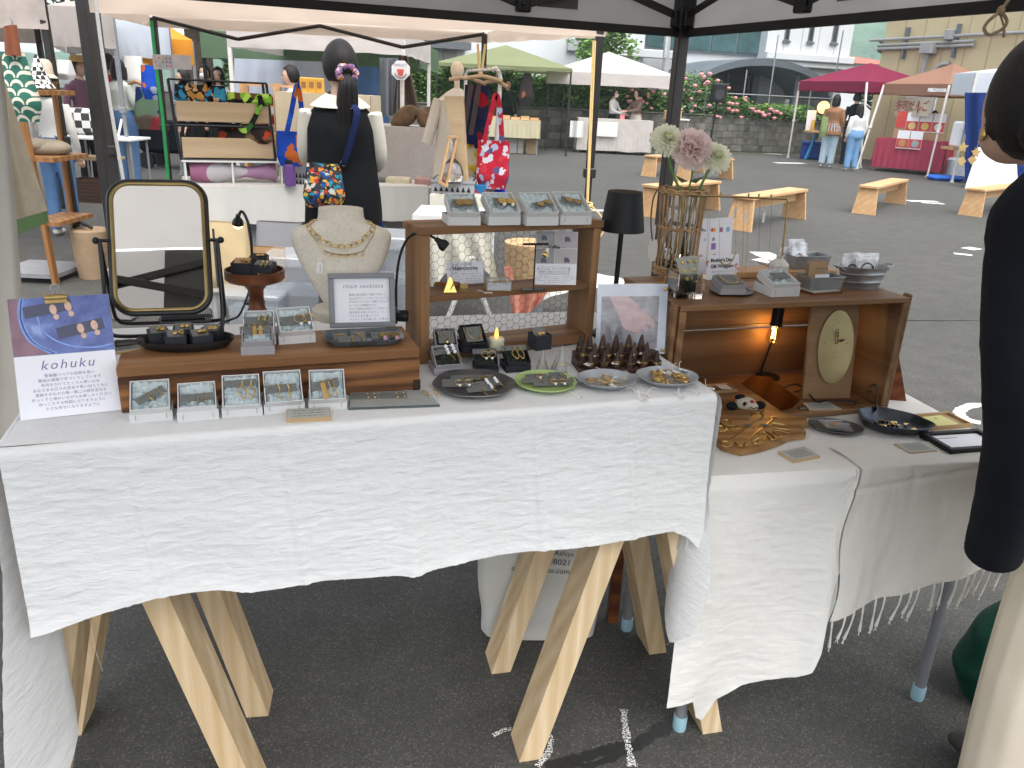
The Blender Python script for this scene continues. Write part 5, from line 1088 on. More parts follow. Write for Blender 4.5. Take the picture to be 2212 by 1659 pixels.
# ---- clock on a board
ka = crp(0,0,0); aB = at(1738,869,zR+.0155); bB = at(1841,867,zR+.0155); wd =(bB-aB).length; rzk = math.atan2(bB.y-aB.y,bB.x-aB.x)
t = thing('brass_clock','oval brass clock with black hands on a wooden board','clock',aB,rzk); hK = .262; T = Tr(0,.012,.004)@Rx(rad(82))
mb = MB(); mb.box(0,wd,0,hK,-.010,0,0,T,.001); mb.build('clock_board',BOARDWOOD,t)
for q in range(100,400):
 pp = Matrix.Translation(aB)@Rz(rzk)@T@Vector((wd/2,q*.001,.006))-CAM
 if IH/2-FPX*pp.dot(_up)/pp.dot(_fw)<750:break
 cy = q*.001
k = ppx(aB); To = T@Tr(wd*.56,cy,.003); mb = MB(); mb.lathe([(0,0),(1,0),(1,.0015),(0,.0015)],56,0,To@Matrix.Diagonal((41*k,77*k*1.04,1,1))); mb.build('clock_face',BRASS_PLATE,t)
for a_, l, w2, nm in((rad(3),.036,.0016,'minute_hand'),(rad(-68),.022,.0018,'hour_hand'),(rad(32),.036,.0005,'second_hand')):
 mb = MB(); Th = To@Tr(0,.013,.006 if nm!='second_hand' else .008)@Rz(a_); mb.box(-w2/2,w2/2,0,l,0,.0005,0,Th)
 if nm!='second_hand':mb.ring(.0026,.0007,Th@Tr(0,l*.48,0),12,5); mb.ring(.0018,.0006,Th@Tr(.0014,l*.68,0),10,5); mb.ring(.0018,.0006,Th@Tr(-.0014,l*.68,0),10,5)
 mb.build(nm,BLACKPAINT,t)
mb = MB(); mb.lathe([(0,0),(.0042,0),(.0042,.004),(.002,.008),(0,.009)],14,0,To@Tr(0,.013,.001)); mb.build('hub_nut',BRASS,t)
for a_ in range(4):mb = MB(); mb.lathe([(0,0),(.0013,0),(.0013,.0006),(0,.0006)],10,0,To@Tr((0,.029,0,-.032)[a_],(.062,.010,-.026,.010)[a_],.0016)); mb.build('hour_dot',BLACKPAINT,t)
t = thing('wire_easel','bent black wire easel holding the oval clock','easel',aB,rzk); mb = MB(); mb.tube(smooth_path([(wd*.20,-.006,.004),(wd*.26,-.022,.010),(wd*.30,-.026,.014),(wd*.90,-.026,.012),(wd*.95,-.024,.008),(wd*.88,-.030,.002)],5),.0022,8); mb.tube(smooth_path([(wd*.20,-.006,.004),(.0,.05,.03),(-.03,.07,.003),(.02,.07,.003),(wd*.4,.04,.05)],5),.0022,8); mb.build('wire',BLACKMETAL,t)
plaque('sage paper plaque on the crate floor below the clock',[(1748,888),(1818,886),(1790,871),(1733,873)],zR+.0155,.003,PINE_X,GREYPAPER,5)
t = thing('number_tube','tiny dark price cylinder with pale digits on the crate floor','price tag',at(1732,883,zR+.0155),AC); mb = MB(); mb.tube([(-.011,0,.003),(.011,0,.003)],.003,10); mb.build('cylinder',BLACKPAINT,t); text('¥7700',.0058,t,Tr(0,-.0031,.003)@Rx(rad(60)),TAGP)
t = thing('brass_money_clip','small folded brass clip lying at the crate front','brass clip',at(1852,879,zR+.0155),AC); mb = MB(); mb.box(-.016,.016,-.005,.005,0,.0012,0,None,.0004); mb.box(-.014,.016,-.005,.005,.004,.005,0,None,.0004); mb.tube([(.016,-.005,.0028),(.016,.005,.0028)],.0024,8); mb.build('clip',BRASS_DULL,t)
# trays and bagged cards at the crate's dark end
t = thing('wooden_card_tray','shallow wooden tray with bagged cards inside the crate','tray',at(1556,850,zR+.0155),AC); mb = MB(); mb.tray(-.03,.05,0,.05,0,.008,.003); mb.build('tray',PINE_X,t); mb = MB(); mb.box(.005,.040,.008,.040,.009,.0102,0,Ry(.08)); mb.build('bagged_card',PAPER,t)
# felt animal keychain
P = at(1606,884,zR+.0155); FELTW = fabric('cream_felt',(.62,.56,.44),0,400,.8,.1,60); FELTB = fabric('black_felt',(.015,.015,.018),0,400,.8,.2,60); FELTR = fabric('red_felt',(.45,.02,.03),0,400,.8)
t = thing('felt_animal','black and cream felt animal head with red nose in the crate','felt toy',P,.1); k = ppx(P)
mb = MB(); mb.ball((.002,.0,.016),.026,.020,.016,20); mb.ball((.020,-.006,.010),.013,.012,.010,16); mb.build('head',FELTW,t)
mb = MB(); mb.ball((-.010,.006,.029),.014,.010,.007,14); mb.build('forehead_patch',FELTB,t)
for x, y in((-.032,-.004),(.042,.004)):mb = MB(); mb.ball((x,y,.010),.014,.012,.010,14); mb.build('paw',FELTB,t)
mb = MB(); mb.ball((-.006,-.017,.020),.0042,.003,.0042,10); mb.ring(.0055,.0008,Tr(-.006,-.0185,.020)@Rx(PI/2),14,5); mb.build('eye',FELTB,t)
mb = MB(); mb.ball((.012,-.015,.026),.0055,.004,.0035,12); mb.build('nose',FELTR,t)
mb = MB(); mb.tube(smooth_path([(.008,-.019,.014),(.016,-.020,.010),(.026,-.017,.012)],5),.0012,6); mb.build('mouth',FELTB,t)
# ---- front of the right table
Pm =[at(u,v,zR+.001)for u,v in((1536,955),(1560,975),(1600,985),(1640,978),(1680,965),(1700,955),(1722,950),(1739,949),(1738,944),(1715,940),(1730,930),(1742,925),(1740,915),(1716,912),(1690,908),(1670,902),(1640,897),(1600,898),(1560,902),(1538,910))]
c = sum(Pm,Vector())/len(Pm); t = thing('fish_board','olive wood board cut like a fish with brass hooks','wooden board',c,.1); Q =[Rz(-.1)@(p-c)for p in Pm]
mb = MB(); mb.prism([(p.x,p.y)for p in Q],.0005,.016); mb.prism([(p.x*.985,p.y*.97)for p in Q],.016,.0175); mb.build('board',OLIVEWOOD,t)
mb = MB(); mb.lathe([(0,0),(.003,0),(.003,.0004),(0,.0004)],12,0,Tr(-.05,-.02,.0176)); mb.build('knot',DARKWOOD,t)
zH = zR+.0195
def hook(label,pts,r=.0017,extra=None):
 P =[at(u,v,zH)for u,v in pts]; c = sum(P,Vector())/len(P); t = thing('brass_hook',label,'hook',c); mb = MB(); mb.tube(smooth_path([p-c for p in P],6),r,8); mb.build('bent_rod',BRASS,t)
 if extra:mb = MB(); e = at(*extra,zH+.003)-c; mb.box(-.010,.010,-.005,.005,0,.0006,0,Matrix.Translation(e)@Rz(-.2)); mb.build('paper_band',GREYCARD,t)
 return t
J = lambda x, y:(1481.2+x*.248,630.9+y*.248)
hook('long S shaped brass hook with paper band',[J(570,1075),J(600,1052),J(650,1055),J(675,1080),J(640,1110),J(590,1130),J(470,1225),J(380,1295),J(320,1300),J(305,1325),J(350,1345),J(400,1335)],extra=J(540,1155))
hook('second long brass hook with grey band',[J(805,1105),J(790,1085),J(745,1090),J(750,1110),J(725,1135),J(620,1220),J(520,1310),J(525,1335),J(470,1340),J(432,1315),J(440,1300)],extra=J(685,1158))
hook('figure eight brass hook at the board edge',[J(400,1140),J(370,1115),J(310,1118),J(305,1140),J(360,1160),J(440,1165),J(455,1185),J(400,1192),J(350,1165)])
hook('looped brass hook half behind the white cloth',[J(285,1165),J(330,1170),J(355,1195),J(320,1212),J(282,1208)])
hook('short brass hook bundle at the board centre',[J(640,1240),J(660,1225),J(700,1230),J(690,1280),J(680,1296)])
hook('small brass hook near the front edge of the board',[J(640,1270),J(600,1290),J(580,1310),J(610,1322),J(632,1315),J(630,1300)])
hook('curled brass pin beside the fish tail',[J(690,1215),J(740,1240),J(780,1280),J(740,1285),J(710,1250)])
hook('straight double brass pin on the board',[J(755,1140),J(860,1155),J(865,1165),J(760,1150)],.0013)
hook('long brass pin pair toward the fish tail',[J(735,1165),J(800,1185),J(890,1198),J(885,1205),J(740,1180)],.0013)
hook('bent brass pin by the fish tail notch',[J(905,1230),J(800,1205),J(765,1210),J(770,1225),J(830,1250),J(825,1268)],.0013)
plaque('wooden price plaque before the fish board',[(1714,1001),(1771,990),(1737,970),(1680,981)],zR,.006,PINE_X,GREYPAPER,6)
plaque('wooden price plaque before the iron pan',[(1965,984),(2024,979),(1988,959),(1930,964)],zR,.006,PINE_X,GREYPAPER,6)
P = at(1803,928,zR); k = ppx(P); t = thing('oval_pewter_plate','oval dark pewter plate with a bagged leather charm','plate',P,rad(-14)); R_ = 57*k
mb = MB(); mb.lathe([(0,.003),(R_*.7,.003),(R_*.95,.010),(R_,.012),(R_*1.0,.010),(R_*.7,0),(0,0)],48,0,None,1,.72); mb.build('plate_body',PEWTER,t,ang=.9)
for i,(x,y,r)in enumerate(((-.004,.0,.1),(.006,-.004,-.15))):
 b = thing('zip_bag',('clear zip bag with a brown leather piece on the pewter plate','empty clear zip bag under the leather one')[i],'plastic bag',P+Vector((x,y,.012-.004*i)),r); mb = MB(); mb.grid(lambda s,q:((s-.5)*.058,(q-.5)*.044,.003+.003*nz(s*4,q*4,i)),14,12); mb.grid(lambda s,q:((s-.5)*.058,(q-.5)*.044,.0005+.002*nz(s*4,q*4,i+5)),14,12); mb.build('bag_film',BAGFILM,b,ang=1); mb = MB(); mb.tube([(-.029,.018,.004),(.029,.018,.004)],.0006,5); mb.build('zip_strip',PAPER,b)
 if i==0:mb = MB(); mb.box(-.006,.012,-.006,.006,.0015,.0035,0,Rz(.2),.001); mb.build('leather_piece',LEATHER,b)
 # iron pan with triangles
P = at(1926,925,zR); k = ppx(P); t = thing('iron_pan','blued iron pan with curled handle full of brass triangles','pan',P,rad(-16)); R_ = 76*k; wob = lambda th:1+.05*math.cos(3*th+.5)+.02*math.cos(7*th)
mb = MB(); mb.lathe([(0,.0025),(R_*.62,.003),(R_*.85,.012),(R_,.026),(R_*1.012,.0255),(R_*.86,.009),(R_*.62,.0),(0,0)],60,0,None,1,.80,wob); mb.build('pan_bowl',STEELBLUE,t,ang=.9)
hb_ = Rz(rad(16))@(at(1894,884,zR+.02)-P); hp_ =[hb_+Vector((.0,-.006,0)),hb_+Vector((-.003,.004,.012)),hb_+Vector((-.006,.010,.040)),hb_+Vector((-.012,.010,.056)),hb_+Vector((-.024,.008,.056)),hb_+Vector((-.030,.006,.044)),hb_+Vector((-.022,.004,.038))]
pp = smooth_path(hp_,6); mb = MB(); vs =[];
for i_, p_ in enumerate(pp):w_ = .0105*(1-.25*i_/len(pp)); vs+=[p_+Vector((-.2*w_,-w_,0)),p_+Vector((.2*w_,w_,0))]
mb.add(vs,[(2*i_,2*i_+1,2*i_+3,2*i_+2)for i_ in range(len(pp)-1)]); mb.add([v+Vector((.0014,0,.0014))for v in vs],[(2*i_,2*i_+1,2*i_+3,2*i_+2)for i_ in range(len(pp)-1)]); mb.build('curled_handle',STEELBLUE,t,ang=1)
random.seed(4)
for i in range(15):
 a_ = random.uniform(0,2*PI); r0 = R_*.58*math.sqrt(random.random()); b = thing('brass_triangle','small brass triangle stud lying in the iron pan','brass stud',P+Vector((r0*math.cos(a_)+.004,r0*math.sin(a_)*.75-.004,.0055)),a_,'brass triangles in the iron pan')
 mb = MB(); s_ = random.uniform(.006,.0085); mb.prism([(-s_,-s_*.6),(s_,-s_*.6),(0,s_*.7)],.003,.0042,0,Rx(random.uniform(-.25,.25))@Ry(random.uniform(-.25,.25))); mb.build('plate',BRASS,b); mb = MB(); mb.box(-.002,.002,-.002,.002,-.002,.003); mb.build('post_back',BLACKPAINT,b)
 # wooden tray with yellow paper, black framed print
Q4 =[at(u,v,zR)for u,v in((2004,932),(2092,925),(2050,899),(1972,900))]; c = sum(Q4,Vector())/4; rz = math.atan2(Q4[1].y-Q4[0].y,Q4[1].x-Q4[0].x); t = thing('wooden_leaflet_tray','shallow wooden tray with pale yellow leaflets by the iron pan','tray',c,rz); W2 =(Q4[1]-Q4[0]).length/2; D2 = .04
mb = MB(); mb.tray(-W2,W2,-D2,D2,0,.011,.004); mb.build('tray',PINE_X,t); YEL = mat('yellow_leaflet',(.62,.60,.24),.8)
for i in range(3):mb = MB(); mb.box(-W2*.7+.002*i,W2*.35+.002*i,-D2*.9,D2*.6,.0045+.0016*i,.0058+.0016*i,0,Rz(.06*i-.05)); mb.build('leaflet',YEL,t)
mb = MB(); mb.lathe([(0,0),(.004,0),(.004,.0003),(0,.0003)],14,0,Tr(-.006,.008,.0095)); mb.build('leaflet_emblem',GREYINK,t)
a = at(2013,934,zR); t = thing('black_framed_print','black framed print lying flat at the table end','picture frame',at(2076,983,zR),AR+.02)
fw2, fd = .13, .10; mb = MB()
for x0_, x1_, y0_, y1_ in((-.03,fw2,0,.012),(-.03,fw2,fd-.012,fd),(-.03,-.018,.012,fd-.012),(fw2-.012,fw2,.012,fd-.012)):mb.box(x0_,x1_,y0_,y1_,.0005,.015,0,None,.001)
mb.build('frame',BLACKPAINT,t); mb = MB(); mb.box(-.020,fw2-.010,.010,fd-.010,.002,.008); mb.build('print',PAPER,t); mb = MB(); mb.box(-.005,.05,fd-.030,fd-.027,.0081,.0084); mb.build('print_line',GREYINK,t)
# ================================================================ on top of the crate
zC1 = zC+.0005
# wicker holder with jar and flowers
P = at(1457,592,zC1); k = ppx(P); WICK = mat('peeled_wicker',(.42,.26,.12),.55,0,.25,60); t = thing('wicker_holder','open wicker cylinder holder around the flower jar','basket',P)
hW = zat(P,417)-zC1; R0, R1 = 44*k, 48*k
rr_ = lambda q:lerp(R0,R1,q)-.004*math.sin(PI*q)
for i in range(22):
 a_ = 2*PI*i/22+.05*random.random(); mb = MB(); mb.tube([(rr_(q)*math.cos(a_+.12*q),rr_(q)*math.sin(a_+.12*q),hW*q)for q in(.0,.33,.66,1.0)],.0021,6); mb.build('wicker_rod',WICK,t)
for q0_, n_, nm in((.0,5,'woven_base'),(.56,2,'woven_band'),(.985,3,'woven_rim')):
 mb = MB()
 for j in range(n_):
  pts =[((rr_(q0_)+.0032*math.cos(11*th+PI*j))*math.cos(th),(rr_(q0_)+.0032*math.cos(11*th+PI*j))*math.sin(th),hW*q0_+.003+.0046*j+.002*math.sin(11*th+j))for th in[2*PI*i/66 for i in range(66)]]
  mb.tube(pts,.0027,6,0,True)
 mb.build(nm,WICK,t)
mb = MB(); mb.lathe([(0,.002),(R0*.97,.002),(R0*.97,.005),(0,.005)],28); mb.build('base_disc',WICK,t)
mb = MB(); mb.tube(smooth_path([(-R1*.7,-.02,hW*1.0),(-R1*1.0,-.024,hW*1.09),(-R1*1.35,-.022,hW*.95),(-R1*1.36,-.02,hW*.65),(-R1*1.2,-.02,hW*.42)],8),.0022,6); mb.build('cord_handle',mat('brown_cord',(.16,.09,.05),.8),t)
mb = MB(); mb.grid(lambda s,q:(-R1*1.15+.016*(s-.5)*(1+.5*math.sin(q*3)),-.022-.003*nz(s*4,q*4),hW*.44-.055*q),8,12); mb.build('cloth_tag',CREAM_CLOTH,t)
P_w = P
t = thing('glass_jar','clear glass jar with water inside the wicker holder','jar',P+Vector((0,0,.0055))); rj = R0*.78
mb = MB(); mb.lathe([(0,0),(rj*.95,0),(rj,.006),(rj,hW*.66),(rj*.82,hW*.72),(rj*.80,hW*.80),(rj*.78,hW*.80),(rj*.80,hW*.72),(rj*.965,hW*.655),(rj*.965,.008),(rj*.9,.004),(0,.004)],36); mb.build('jar_body',GLASS,t)
mb = MB(); mb.lathe([(0,.0048),(rj*.93,.0085),(rj*.955,hW*.26),(0,hW*.26)],28); mb.build('water',glass('water',(.95,.98,.97),0,1.33),t)
STEM = mat('green_stem',(.12,.22,.05),.5,0,.2,60); LEAF = mat('dark_leaf',(.06,.12,.05),.5)
def flower(label,name,u,v,rpx,kind,stem_px):
 y = P_w.y-.01; c = aty(u,v,y); k_ = ppx(c); R = rpx*k_; foot = P_w+Vector((random.uniform(-.01,.01),random.uniform(-.01,.01),.012)); t = thing(name,label,'flower',foot)
 pts =[Vector((0,0,0))]+[aty(a,b,y)-foot for a,b in stem_px]+[c-foot-Vector((0,0,R*.25))]
 mb = MB(); mb.tube(smooth_path(pts,6),.0034 if kind=='mum' else .0026,8); mb.build('stem',STEM,t)
 random.seed(int(u)); F = Matrix.Translation(c-foot)@Rx(rad(50))@Ry(.15)
 if kind=='mum':
  pm = fabric('pale_lime_petal_%d'%int(u),(.94,.95,.80),.4,100,.1,.06,40); mb = MB()
  for ring in range(9):
   n_ = 26-2*ring; el = ring/8.0
   for j in range(n_):
    a_ = 2*PI*(j+.5*(ring%2))/n_+random.uniform(-.06,.06); l = R*(1.0-.62*el)*random.uniform(.9,1.06); up = rad(-22+100*el); w_ = R*.11
    M = F@Rz(a_)@Ry(-up)
    mb.add([(R*.05,-w_*.5,0),(l*.6,-w_,R*.015),(l*.94,-w_*.7,R*.05),(l,0,R*.07),(l*.94,w_*.7,R*.05),(l*.6,w_,R*.015),(R*.05,w_*.5,0),(l*.6,0,-R*.02)],[(0,1,7,6),(1,2,3,7),(3,4,5,7),(5,6,7)],0,M)
  stuff(mb.build('petals',pm,t,ang=1)); mb = MB(); mb.ball((0,0,R*.22),R*.20,R*.20,R*.14,14,0,F); mb.build('centre',mat('lime_centre_%d'%int(u),(.36,.48,.10),.7,0,.2,200),t)
 else:
  pm = fabric('pink_petal',(.97,.82,.80),.5,100,.1,.08,30); mb = MB()
  for j in range(46):
   lay = j/45.0; a_ = j*2.39996+random.uniform(-.3,.3); up = rad(-28+95*lay); l = R*(1.0-.40*lay)*random.uniform(.88,1.08); w_ = R*(.42-.12*lay); M = F@Rz(a_)@Ry(-up)
   def pet(s,q,l=l,w_=w_,j=j):
    wx = w_*(.12+.88*math.sin(min(1,q*1.05)*PI*.5)**1.2); x = l*(q-.10*(2*s-1)**2*q)*(1+.05*math.sin(s*26+j)*q)
    return(x,(s-.5)*2*wx,R*(.10*q*q+.06*q*math.sin(s*11+j)+.03*q*math.sin(s*23+2*j)))
   mb.grid(pet,10,6,0,M)
  stuff(mb.build('petals',pm,t,ang=2)); mb = MB(); mb.lathe([(.002,-R*.5),(R*.16,-R*.42),(R*.22,-R*.1),(R*.15,0)],14,0,F); mb.build('calyx',STEM,t)
  for sx_, hz_ in((1,.10),(-1,.06)):
   p =(c-foot)-Vector((0,0,R+.02)); mb = MB(); mb.add([p,p+Vector((sx_*.018,-.004,-.004)),p+Vector((sx_*.036,-.002,.014)),p+Vector((sx_*.014,.004,.004))],[(0,1,2,3)]); mb.build('leaf',LEAF,t)
 return t
flower('pale lime chrysanthemum rising over the rim cord','chrysanthemum',1443,299,42,'mum',[(1473,560),(1476,470),(1467,410),(1452,372),(1444,330)])
flower('ruffled pink carnation in the wicker holder','carnation',1496,320,52,'carn',[(1470,560),(1480,470),(1488,410),(1495,375)])
flower('pale lime chrysanthemum nodding beside the pink carnation','chrysanthemum',1549,337,39,'mum',[(1480,560),(1488,480),(1507,418),(1522,385),(1535,360)])
# little wood cube, glass cube with cards
a, wd, rz = fr(1431,628,1459,634,zC1); t = thing('wood_cube','small blond wood cube beside the glass cube','wood block',a,rz-.1); mb = MB(); s_ = .036; mb.box(0,s_,0,s_,0,s_*.95,0,None,.002); mb.build('cube',wood('blond_wood',(.66,.38,.12),(.46,.22,.06),0,1.5,.45,5),t); mb = MB(); mb.lathe([(0,0),(.007,0),(.006,.0004),(0,.0004)],16,0,Tr(s_*.55,-.0003,s_*.35)@Rx(PI/2)); mb.build('knot',STANDWOOD,t)
a, wd, rz = fr(1452,640,1521,650,zC1); rz = AC-.12; wd = .066; gh = .056; t = thing('glass_cube','thick clear glass cube vase holding button cards','glass vase',at(1459,646,zC1),rz); mb = MB(); mb.tray(0,wd,0,wd,0,gh,.006,0,None,.010); mb.build('glass_body',GLASS,t)
Mg = Matrix.Translation(at(1459,646,zC1))@Rz(rz); SAGE = mat('sage_card',(.36,.37,.31),.8,0,.05)
for i,(x,y,rot,kinds)in enumerate(((.022,.016,.30,['square','heart','square']),(.034,.022,.12,['cube','square','stud']),(.046,.028,-.10,['stud','stud','ring']))):
 M4 = Mg@Tr(x,y,.052)@Rx(rad(78))@Rz(rot); b = thing('button_card',('strip card of brass buttons leaning to the wood cube','upright strip card of brass buttons in the glass cube','strip card of round brass buttons by the sign')[i],'earring card',M4=M4); mb = MB(); mb.box(-.011,.011,-.040,.040,0,.001); mb.build('card',SAGE,b)
 for j, kd in enumerate(kinds):jewel(kd,b,Tr(.001,.028-.019*j,.001),.9,'button')
 text('kohuku',.008,b,Tr(.0,-.026,.0014)@Rz(PI/2),INK,name='printed_name')
 # payment sign and gift wrapping sign
t, T, w_, h_ = stand_card('clear stand with card brand logos behind the wire rack',(1506,588,1580,580),zC1,vt=474,tilt=6,name='payment_sign',cat='sign')
for i,(s_,x,y,sz,mm)in enumerate((('VISA',.16,.78,.0085,mat('logo_navy',(.05,.08,.30),.6)),('iD',.2,.60,.008,mat('logo_blue',(.04,.12,.40),.6)),('d払い',.12,.30,.007,mat('logo_red',(.5,.04,.06),.6)),('PayPay',.42,.20,.006,bpy.data.materials['logo_red']),('R Pay',.5,.30,.006,bpy.data.materials['logo_red']),('au PAY',.4,.11,.005,INK))):text(s_,sz,t,T@Tr(w_*x,h_*y,.0003),mm,fatten=.0002)
for x, y, r, mm in((.40,.78,.0052,mat('logo_scarlet',(.65,.05,.03),.6)),(.46,.78,.0052,mat('logo_orange',(.80,.38,.03),.6)),(.45,.60,.005,GREYINK)):
 mb = MB(); mb.lathe([(0,0),(r,0),(r,.0002),(0,.0002)],16,0,T@Tr(w_*x,h_*y,.0002 if x<.41 else .0004)); mb.build('logo_disc',mm,t)
for x, y, a_, mm in((.66,.77,.006,mat('logo_jcb',(.35,.12,.25),.6)),(.86,.77,.006,mat('logo_sky',(.20,.42,.68),.6)),(.46,.46,.0085,mat('logo_violet',(.28,.12,.50),.6))):mb = MB(); mb.box(-a_,a_,-a_,a_,.0002,.0004,0,T@Tr(w_*x,h_*y,0)); mb.build('logo_square',mm,t)
t, T, w_, h_ = stand_card("white sign reading Mother's Day Gift Wrapping",(1527,606,1597,602),zC1,vt=552,tilt=10,name='gift_wrapping_sign',cat='sign')
text("Mother's Day",.0128,t,T@Tr(w_*.46,h_*.78,.0003),INK,fatten=.0005,space=.95); text('Gift Wrapping',.0128,t,T@Tr(w_*.48,h_*.53,.0003),INK,fatten=.0005,space=.95)
text('簡単な母の日のラッピングを',.0052,t,T@Tr(w_*.5,h_*.31,.0003),GREYINK); text('ご用意しております',.0052,t,T@Tr(w_*.5,h_*.20,.0003),GREYINK); text('お声がけください',.0052,t,T@Tr(w_*.45,h_*.09,.0003),GREYINK)
PKP = mat('print_poppy',(.75,.28,.28),.6)
for x, y in((.05,.74),(.93,.58),(.97,.40),(.90,.52)):mb = MB(); mb.lathe([(0,0),(.0045,0),(.004,.0002),(0,.0002)],10,0,T@Tr(w_*x,h_*y,.0002),1,.8); mb.tube([(w_*x,h_*y,.0003),(w_*(x-.03),h_*(y-.3),.0003)],.0003,4,0,False,T); mb.build('printed_poppy',PKP,t)
# black plate with grey box
P = at(1579,631,zC1); k = ppx(P); t = thing('black_plate','small round black plate under an open grey box','plate',P); mb = MB(); R_ = 47*k; mb.lathe([(0,.002),(R_*.8,.002),(R_,.006),(R_,.0045),(R_*.78,0),(0,0)],44); mb.build('plate_body',IRON,t)
giftbox('grey box on the black plate with a beaded bracelet',1556,637,1611,636,zC1+.0055,GREYBOX,None,.26,.012,.85,('grey card with a fine beaded bracelet',['collar'],[(.0,-.05)],0,0,-.06,.78,.62,1.3),seed=2,staples=False)
giftbox('pale grey box with a wavy brass comb',1665,642,1726,640,zC1,WHITEBOX,TISSUE,.28,None,.95,('grey card tucked under the wavy brass comb',[],[],.05,.10,.0,.60,.30,1.0),seed=9)
t = thing('brass_comb','wavy edged flat brass comb across the pale box','comb',at(1699,622,zC1)+Vector((0,0,.022)),AC); mb = MB(); mb.prism([(-.032+.064*i/16,.004+.0016*math.sin(i*2.1))for i in range(17)]+[(.032-.064*i/16,-.006+.0012*math.sin(i*1.3))for i in range(17)],0,.0012,0,Rx(.45)@Rz(-.12)); mb.build('comb_blade',BRASS_DULL,t)
# wooden base plank, necklace rack and ceramic bottle
a, wd, rz = fr(1597,608,1822,606,zC1); t = thing('rack_plank','blond wooden plank at the back of the crate top','plank',a+Vector((0,.035,0)),rz+.05); mb = MB(); mb.box(0,wd*1.02,0,.075,0,.016,0,None,.0015); mb.build('plank',BENCH_W,t); zP = zC1+.0165
P = at(1684,596,zP); P.y+=.02; k = ppx(P); t = thing('ceramic_bottle','fluted white ceramic bottle carrying the brass rack','bottle',P); CER = mat('speckled_ceramic',(.58,.56,.52),.4,0,.15,120); wob = lambda th:1+.025*math.cos(22*th)
R_ = 21*k; hB = zat(P,552)-zP; mb = MB(); mb.lathe([(0,0),(R_*.95,0),(R_,.003),(R_,hB*.52),(R_*.95,hB*.58),(R_*.5,hB*.80)],88,0,None,1,1,wob); mb.build('fluted_body',CER,t); mb = MB(); mb.lathe([(R_*.5,hB*.79),(R_*.36,hB*.86),(R_*.36,hB*.95),(R_*.42,hB),(R_*.30,hB),(R_*.28,hB*.85)],28); mb.build('bottle_neck',CER,t)
ROD = mat('thin_brass_rod',(.42,.30,.14),.35,1.0); t = thing('necklace_rack','bent brass rod rack hung with fine necklaces','necklace rack',P); O = P; yR = P.y
a0 = aty(1689,553,yR)-O; a1 = aty(1702.6,430,yR)-O; b1 = aty(1478,421,yR-.05)-O; b0 = aty(1462,560,yR-.07)-O
bend = lambda p, q, f:p.lerp(q,f)
mb = MB(); mb.tube([a0,bend(a1,a0,.06),bend(bend(a1,a0,.02),bend(a1,b1,.01),.5),bend(a1,b1,.02),bend(b1,a1,.03),bend(bend(b1,a1,.01),bend(b1,b0,.03),.5),bend(b1,b0,.08),b0],.0025,8); mb.build('bent_rod',ROD,t)
for i, f in enumerate((.02,.17,.29,.39,.66,.84,.93)):
 p = a1.lerp(b1,f)+Vector((0,0,.004)); mb = MB(); mb.tube([p+Vector((0,0,-.003)),p+Vector((0,0,.006))],.0022,6); mb.build('peg',ROD,t)
mkn = lambda lab, pts:(lambda t_:(setattr(t_,'name','fine_necklace'),t_)[1])(thing('fine_necklace',lab,'necklace',P))
for i,(lab,ua,va,ub,vb,sag)in enumerate((('fine necklace with curved brass crescent on the rack',1554,424,1589,420,545),('fine necklace hanging to a slim gold bar',1618,428,1607,428,600),('fine plain necklace beside the bottle',1668,424,1642,427,575),('fine necklace hanging before the payment sign',1536,424,1530,424,575))):
 t = thing('fine_necklace',lab,'necklace',P); A = aty(ua,va,yR-.03)-O; B = aty(ub,vb,yR-.03)-O
 if i==0:ca_, cb_ = aty(1554,560,yR-.04)-O, aty(1589,545,yR-.04)-O; mb = MB(); mb.tube([A,ca_],.0005,4); mb.tube([B,cb_],.0005,4); mb.build('chain',ROD,t); mb = MB(); mb.tube(smooth_path([ca_,aty(1561,570,yR-.04)-O,aty(1572,571,yR-.04)-O,aty(1582,563,yR-.04)-O,cb_],5),.0017,8); mb.build('crescent',ROD,t)
 else:m1, m2 = aty(ua-8,sag,yR-.03)-O, aty(ub-4,sag-8,yR-.03)-O; mb = MB(); mb.tube([A,m1,m2,B],.0005,4); mb.build('chain',ROD,t); mb = MB(); mb.tube([m1,m1.lerp(m2,1.0)],.0014,6); mb.build('bar_pendant',ROD,t)
for i,(u,v)in enumerate(((1588,460),(1610,470),(1650,470))):p = aty(u,v,yR-.03)-P; o = thing('price_tag','slim price tag hanging on the necklace rack','price tag',P,0,'price tags on the necklace rack'); mb = MB(); mb.box(-.003,.003,0,.0004,-.012,.012,0,Matrix.Translation(p)); mb.build('tag_paper',TAGP,o); mb = MB(); mb.tube([p+Vector((0,0,.012)),p+Vector((.002,0,.032))],.0004,4); mb.build('tag_string',STRING,o)
